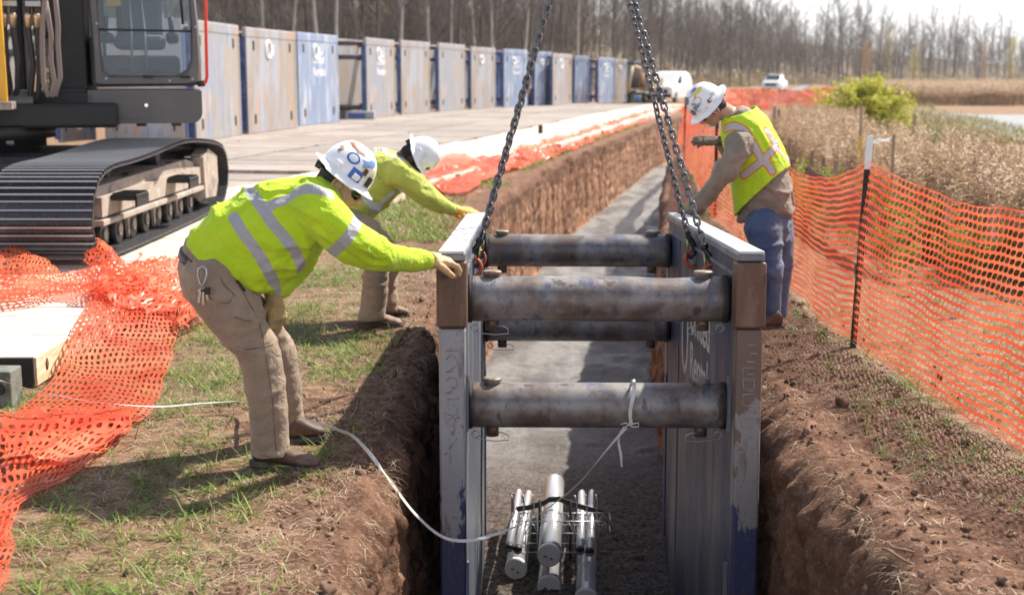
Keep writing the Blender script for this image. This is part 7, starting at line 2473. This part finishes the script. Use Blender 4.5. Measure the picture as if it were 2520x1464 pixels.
b = MB(); b.box(P(510, 716, Yk), (.022, .012, .03), bev=.004); b.build('key_fob', M_band, cb)
pk_ = onsurf(me, [(582, 690), (603, 716)], .004)
if len(pk_) == 2:
    b = MB(); b.tube(pk_, .0055, 8); b.build('pocket_pen', M_band, w1)
gB = G(700, 1166)
boot(w1, G(622, 1142, 0), G(788, 1160, 0), P(665, 1105, 5.37))
boot(w1, G(705, 1090, 0), G(800, 1078, 0), P(724, 1052, 5.82))
glove(w1, M_gl1, hwN, hdirN, hnN, thumb=-1, fingers=FN, cuff=[P(1056, 641, 5.72), P(1066, 641, 5.75), P(1078, 640, 5.785)])
g2 = glove(w1, M_gl1b, hwF, hdirF, hnF, thumb=-1, curl=(.25, .4, .4), cuff=[P(672, 720, 5.67), P(674, 737, 5.66), P(677, 754, 5.66)])
to_local(w1)

# ---------------------------------------------------------------- second worker (behind, facing right, dark skin)
w2 = empty('person', G(930, 800)); tag(w2, 'second worker in soiled yellow shirt and plain white hard hat leaning on the shield', 'person')
lat2 = Vector((.05, -1, 0)).normalized()
tor2 = stations([((812, 480), (905, 552)), ((832, 440), (922, 535)), ((862, 400), (944, 515)), ((900, 374), (964, 492)), ((945, 368), (984, 468)), ((975, 376), (998, 448)), ((990, 388), (1004, 430))], lat2, 8.72, [.185, .19, .195, .20, .195, .16, .09])
sh2, el2, wr2 = P(985, 425, 8.54), P(1058, 487, 8.56), P(1112, 516, 8.66)
UP2 = Vector((.94, -.06, .34)).normalized(); FW2 = Vector((.34, 0, -.94))
HC2 = P(1030, 383, 8.66); H2 = HC2 - UP2 * .030 + FW2.normalized() * .008
hip2, kn2, an2 = P(845, 560, 8.58), P(926, 616, 8.46), P(917, 776, 8.47)
hip2f, kn2f, an2f = P(858, 558, 8.86), P(945, 620, 8.84), P(955, 760, 8.80)
b = MB(); L2_, rot2 = headshape(b, H2, UP2, FW2, P(985, 405, 8.70), .060)
loft(b, shrink(tor2[1:], .8))
limb(b, [sh2, el2, wr2], [.058, .042, .030]); limb(b, [P(990, 420, 8.9), P(1040, 480, 8.98), P(1085, 510, 8.98)], [.058, .042, .030])
limb(b, [hip2, kn2, an2], [.085, .058, .042]); limb(b, [hip2f, kn2f, an2f], [.085, .058, .042])
loft(b, [(P(835, 560, 8.72), lat2, Vector((.8, 0, .6)), .15, .10), (P(865, 530, 8.72), lat2, Vector((.8, 0, .6)), .14, .10)])
wp = S(-.675, 2.80, .030)
hw2 = P(1128, 519, 8.70); hd2 = Vector((1, .12, -.06)); hn2 = Vector((.05, -.35, 1))
F2 = [(.05, .3, .35), (.10, .35, .4), (.15, .4, .4), (.2, .45, .4)]
hand(b, hw2, hd2, hn2, thumb=-1, fingers=F2)
hw2f = P(1100, 517, 9.0); hand(b, hw2f, (1, .1, -.1), (0, 0, 1), thumb=1)
me = remesh(b, .008, 2, 'body'); me.materials.append(M_skin2); obj('body', me, w2)
for s_ in (-1, 1): ear(L2_, rot2, s_, M_skin2, w2)
glasses(w2, L2_)
b = MB(); b.ball(L2_(0, -.016, .018), (.081, .095, .099), 24, 14, rot2); b.ball(L2_(0, -.050, -.030), (.064, .052, .05), 16, 10, rot2)
me = remesh(b, .009, 2, 'hair', clip=[(L2_(0, .030, 0), rot2 @ Vector((0, 1, .25)))]); me.materials.append(M_hairb); obj('hair', me, w2)
hard_hat(w2, HC2, UP2, FW2, stickers=[(.55, .18, .03, .03, 'disc', (.12, .12, .13), 0), (1.5, .35, .03, .035, 'rect', (.72, .72, .73), 0)])
b = MB(); loft(b, tor2); b.ball(P(975, 425, 8.60), .105, 16, 10)
limb(b, [P(980, 425, 8.55), P(1025, 462, 8.53), el2, P(1088, 504, 8.61), P(1112, 516, 8.66)], [.098, .080, .070, .052, .041])
limb(b, [P(985, 415, 8.88), P(1040, 480, 8.98), P(1085, 510, 8.98)], [.095, .068, .045])
me = remesh(b, .012, 4, 'shirt'); wrinkle(me, .017, aniso(Vector((.8, .2, -.5)), 2.8, 9), 14, .35)
add_bands(me, [[(905, 380), (940, 366), (970, 370), (990, 392)], [(895, 472), (905, 495), (925, 515), (938, 522)], [(920, 520), (935, 505), (960, 485), (985, 470)], [(872, 400), (880, 440), (892, 470)]], .027)
me.materials.append(M_hv2); o = obj('shirt', me, w2)
cf = MB(); dv = (wr2 - el2).normalized(); cf.tube([wr2 - dv * .04, wr2 + dv * .006], [.044, .041], 18); cf.build('cuff', M_hv2, o)
b = MB()
loft(b, [(P(830, 535, 8.72), lat2, Vector((.8, 0, .5)).normalized(), .165, .12), (P(838, 565, 8.72), lat2, Vector((.9, 0, .4)).normalized(), .19, .15), (P(850, 590, 8.72), lat2, Vector((.9, 0, .4)).normalized(), .175, .12)])
limb(b, [hip2, P(893, 580, 8.50), kn2, P(924, 690, 8.46), P(918, 755, 8.47), P(917, 786, 8.47)], [.145, .118, .094, .086, .080, .086], 18, end=False)
limb(b, [hip2f, P(900, 590, 8.86), kn2f, P(950, 700, 8.82), P(953, 768, 8.80)], [.14, .11, .088, .078, .070], 18, end=False)
me = remesh(b, .012, 4, 'trousers'); wrinkle(me, .018, aniso(Vector((.1, 0, -1)), 9, 3.4), 19, .4); me.materials.append(M_khaki2); obj('trousers', me, w2)
boot(w2, G(884, 800), G(990, 808), P(917, 778, 8.47), M_boot2); boot(w2, G(930, 782), G(1008, 780), P(955, 758, 8.80), M_boot2)
glove(w2, M_gl2, hw2, hd2, hn2, thumb=-1, fingers=F2, cuff=[P(1117, 517, 8.68), P(1124, 518, 8.69), P(1130, 519, 8.70)], vox=.006)
glove(w2, M_gl2, hw2f, (1, .1, -.1), (0, 0, 1), thumb=1, vox=.007)
to_local(w2)

# ---------------------------------------------------------------- third worker (right, facing left, vest and jeans)
w3 = empty('person', G(1895, 800)); tag(w3, 'worker in yellow vest and blue jeans leaning over the right wall of the shield', 'person')
lat3 = Vector((-.42, -.90, 0)).normalized()
sp3 = [((1812, 548), (1962, 520)), ((1804, 520), (1966, 490)), ((1800, 470), (1954, 440)), ((1793, 420), (1938, 388)), ((1785, 375), (1914, 338)), ((1780, 338), (1884, 292)), ((1783, 305), (1850, 258)), ((1795, 285), (1832, 254))]
def sw(sp, hwm, Y, lt, k=1.0, grow=0.0):
    """stations whose picture outline already includes the sideways spread of the yawed torso"""
    out_ = []
    for i, ((ax, ay), (bx, by)) in enumerate(sp):
        a = P(ax, ay, Y); b_ = P(bx, by, Y); th = (a - b_); ht = th.length / 2; th.normalize()
        la = Vector(lt); la = (la - th * la.dot(th)); fwd3 = Vector((-.90, .42, 0))
        th2 = Vector((th.x, th.x * -.45, th.z)).normalized()
        out_.append(((a + b_) / 2, Vector(lt).normalized(), th2, hwm[i] + grow, max(.05, ht * .86) + grow))
    return out_
tor3 = sw(sp3, [.175, .19, .195, .20, .21, .20, .16, .08], 8.75, lat3)
sh3, el3, wr3 = P(1822, 352, 8.54), P(1772, 440, 8.50), P(1712, 512, 8.62)
UP3 = Vector((-.765, -.20, .645)).normalized(); FW3 = Vector((-.645, .05, -.765))
HC3 = P(1742, 256, 8.66); H3 = HC3 - UP3 * .030 + FW3.normalized() * .006
hp3, kn3, an3 = P(1880, 565, 8.62), P(1893, 665, 8.52), P(1897, 775, 8.52)
hp3f, kn3f, an3f = P(1912, 560, 8.84), P(1922, 660, 8.80), P(1912, 770, 8.80)
b = MB(); L3_, rot3 = headshape(b, H3, UP3, FW3, P(1806, 290, 8.74), .060)
loft(b, shrink(tor3[1:], .78)); limb(b, [sh3, el3, wr3], [.058, .042, .030])
sh3f, el3f, wr3f = P(1806, 320, 8.90), P(1812, 400, 9.02), P(1772, 348, 8.92)
limb(b, [sh3f, el3f, wr3f], [.055, .042, .030])
limb(b, [hp3, kn3, an3], [.085, .058, .042]); limb(b, [hp3f, kn3f, an3f], [.085, .058, .042])
loft(b, [(P(1895, 570, 8.73), lat3, Vector((-.9, .4, 0)), .15, .10), (P(1890, 520, 8.73), lat3, Vector((-.9, .4, 0)), .14, .10)])
hw3 = P(1705, 520, 8.66); hd3 = Vector((-.85, .15, -.25)); hn3 = Vector((-.3, -.35, .9))
F3 = [(.1, .3, .3), (.15, .35, .35), (.2, .4, .35), (.25, .4, .3)]
hand(b, hw3, hd3, hn3, thumb=1, fingers=F3)
hw3f = P(1764, 347, 8.90); hd3f = Vector((-1, .05, .02)); hn3f = Vector((-.1, -.55, .75))
F3f = [(.12, .22, .2), (.15, .25, .2), (.12, .25, .22), (.2, .3, .2)]
hand(b, hw3f, hd3f, hn3f, thumb=-1, fingers=F3f)
me = remesh(b, .0075, 2, 'body'); me.materials.append(M_skin3); obj('body', me, w3)
for s_ in (-1, 1): ear(L3_, rot3, s_, M_skin3, w3)
glasses(w3, L3_)
b = MB(); b.ball(L3_(0, -.016, .018), (.081, .094, .098), 24, 14, rot3); b.ball(L3_(0, -.052, -.034), (.062, .048, .048), 16, 10, rot3)
me = remesh(b, .009, 2, 'hair', clip=[(L3_(0, .030, 0), rot3 @ Vector((0, 1, .25)))]); me.materials.append(M_hair); obj('hair', me, w3)
hard_hat(w3, HC3, UP3, FW3, la=.160, lb=.142, hgt=.138, da=.124, db=.108, stickers=[
    (-1.25, .66, .046, .046, 'disc', (.42, .30, .22), 0), (-1.25, .66, .038, .038, 'disc', (.80, .80, .82), 0), (-1.75, 1.05, .055, .042, 'disc', (.78, .58, .14), .2), (-1.6, 1.30, .030, .040, 'blob', (.06, .18, .50), .2), (-.95, .46, .055, .045, 'blob', (.22, .25, .32), -.3), (-1.0, .58, .060, .016, 'rect', (.20, .36, .52), .6),
    (-.48, .30, .044, .040, 'disc', (.20, .09, .05), 0), (-.48, .31, .022, .016, 'rect', (.06, .22, .62), 0), (-.25, .95, .040, .056, 'disc', (.16, .15, .16), .2), (-.25, .97, .012, .05, 'rect', (.55, .5, .5), .2), (-1.2, .86, .012, .035, 'rect', (.55, .36, .22), .7), (-1.75, .22, .034, .024, 'rect', (.12, .12, .13), .2), (-1.78, .22, .014, .014, 'disc', (.75, .7, .25), 0), (-.9, 1.1, .05, .02, 'blob', (.55, .60, .75), 0), (-2.1, .30, .03, .02, 'rect', (.5, .52, .6), .2), (-1.1, .16, .07, .008, 'rect', (.5, .54, .68), .35), (1.2, .6, .05, .05, 'disc', (.1, .2, .4), 0)])
# work shirt
b = MB(); loft(b, tor3[:3] + shrink(tor3[3:], .88)); b.ball(P(1822, 352, 8.58), .095, 16, 10); b.ball(P(1812, 335, 8.88), .065, 16, 10)
limb(b, [P(1824, 352, 8.56), P(1803, 395, 8.50), el3, P(1742, 478, 8.56), P(1712, 512, 8.62)], [.095, .080, .070, .056, .046])
limb(b, [P(1806, 335, 8.90), el3f, P(1776, 352, 8.93)], [.070, .064, .045])
b.tube([P(1808, 302, 8.74), P(1798, 284, 8.72)], [.066, .064], 16)
me = remesh(b, .011, 4, 'work_shirt'); wrinkle(me, .021, aniso(Vector((.5, .2, .75)), 8, 4), 24, .4); me.materials.append(M_tansh); obj('work_shirt', me, w3)
b = MB(); b.tube([P(1716, 507, 8.615), P(1706, 519, 8.64)], [.050, .047], 16); b.build('cuff', M_tansh, bpy.data.objects['work_shirt'])
# vest
b = MB(); tv = sw([((1802, 535), (1962, 505))] + sp3[1:7] + [((1794, 284), (1838, 250))], [.195, .205, .212, .216, .222, .215, .175, .12], 8.75, lat3, grow=.014)
loft(b, tv); b.ball(P(1830, 328, 8.62), .102, 16, 10); b.ball(P(1822, 308, 8.86), .105, 16, 10)
v0, v1 = P(1808, 527, 8.6), P(1938, 414, 8.75)
vn = (v1 - v0).cross(Vector((.35, .93, 0))).normalized()
if vn.z > 0: vn = -vn
me = remesh(b, .010, 4, 'safety_vest', clip=[(v0, vn), (P(1797, 285, 8.74), (P(1797, 280, 8.74) - P(1830, 400, 8.74)).normalized())])
# armhole on the near side
bm = bmesh.new(); bm.from_mesh(me); ac = P(1806, 368, 8.50)
sel = [f for f in bm.faces if ((f.calc_center_median() - ac).length < .088)]
bmesh.ops.delete(bm, geom=sel, context='FACES'); smooth_boundary(bm); bm.to_mesh(me); bm.free()
wrinkle(me, .011, aniso(Vector((.3, .3, -.9)), 3, 8), 27, .35)
add_bands(me, [[(1790, 458), (1830, 432), (1866, 404), (1896, 376), (1912, 350)], [(1786, 318), (1806, 310), (1832, 322), (1852, 352), (1870, 385), (1886, 400)], [(1886, 400), (1900, 422), (1912, 446)], [(1888, 322), (1902, 350), (1918, 372), (1940, 398)]], .021)
me.materials.append(M_vest); o = obj('safety_vest', me, w3); md = o.modifiers.new('s', 'SOLIDIFY'); md.thickness = .005; md.offset = 0
# jeans
b = MB()
loft(b, [(P(1890, 505, 8.73), lat3, Vector((-.9, .42, .05)).normalized(), .17, .125), (P(1893, 545, 8.73), lat3, Vector((-.9, .42, .1)).normalized(), .185, .145), (P(1897, 590, 8.73), lat3, Vector((-.9, .42, .1)).normalized(), .165, .115)])
limb(b, [P(1878, 560, 8.62), P(1888, 615, 8.56), kn3, P(1897, 720, 8.52), P(1899, 770, 8.52), P(1899, 793, 8.52)], [.130, .104, .084, .068, .060, .064], 18, end=False)
limb(b, [P(1908, 560, 8.84), P(1918, 610, 8.82), kn3f, P(1918, 710, 8.80), P(1912, 778, 8.80)], [.125, .100, .080, .066, .062], 18)
me = remesh(b, .011, 4, 'jeans'); wrinkle(me, .011, aniso(Vector((.1, 0, -1)), 9, 3.0), 33, .4); me.materials.append(M_denim); jn = obj('jeans', me, w3)
boot(w3, G(1925, 808), G(1850, 812), P(1899, 778, 8.52), M_boot); boot(w3, G(1930, 786), G(1862, 783), P(1912, 768, 8.80), M_boot)
glove(w3, M_gl3, hw3, hd3, hn3, thumb=1, fingers=F3, vox=.006); glove(w3, M_gl3, hw3f, hd3f, hn3f, thumb=-1, fingers=F3f, cuff=[P(1782, 349, 8.93), P(1774, 348, 8.92), P(1766, 347, 8.90)], vox=.005)
to_local(w3)
# ================================================================ AIR
hz = MB().box((60, 240, 29.0), (900, 560, 64.0)).build('haze', [])
t = NT('haze_air')
t.n.remove(t.bsdf)
pv = t.new('ShaderNodeVolumePrincipled')
pv.inputs['Color'].default_value = (.86, .90, .96, 1)
pv.inputs['Density'].default_value = .00022
pv.inputs['Anisotropy'].default_value = .25
t.link(pv.outputs[0], t.out.inputs['Volume'])
hz.data.materials.append(t.mat)
tag(hz, 'thin pale autumn haze in the air towards the far wood', 'haze', kind='stuff')
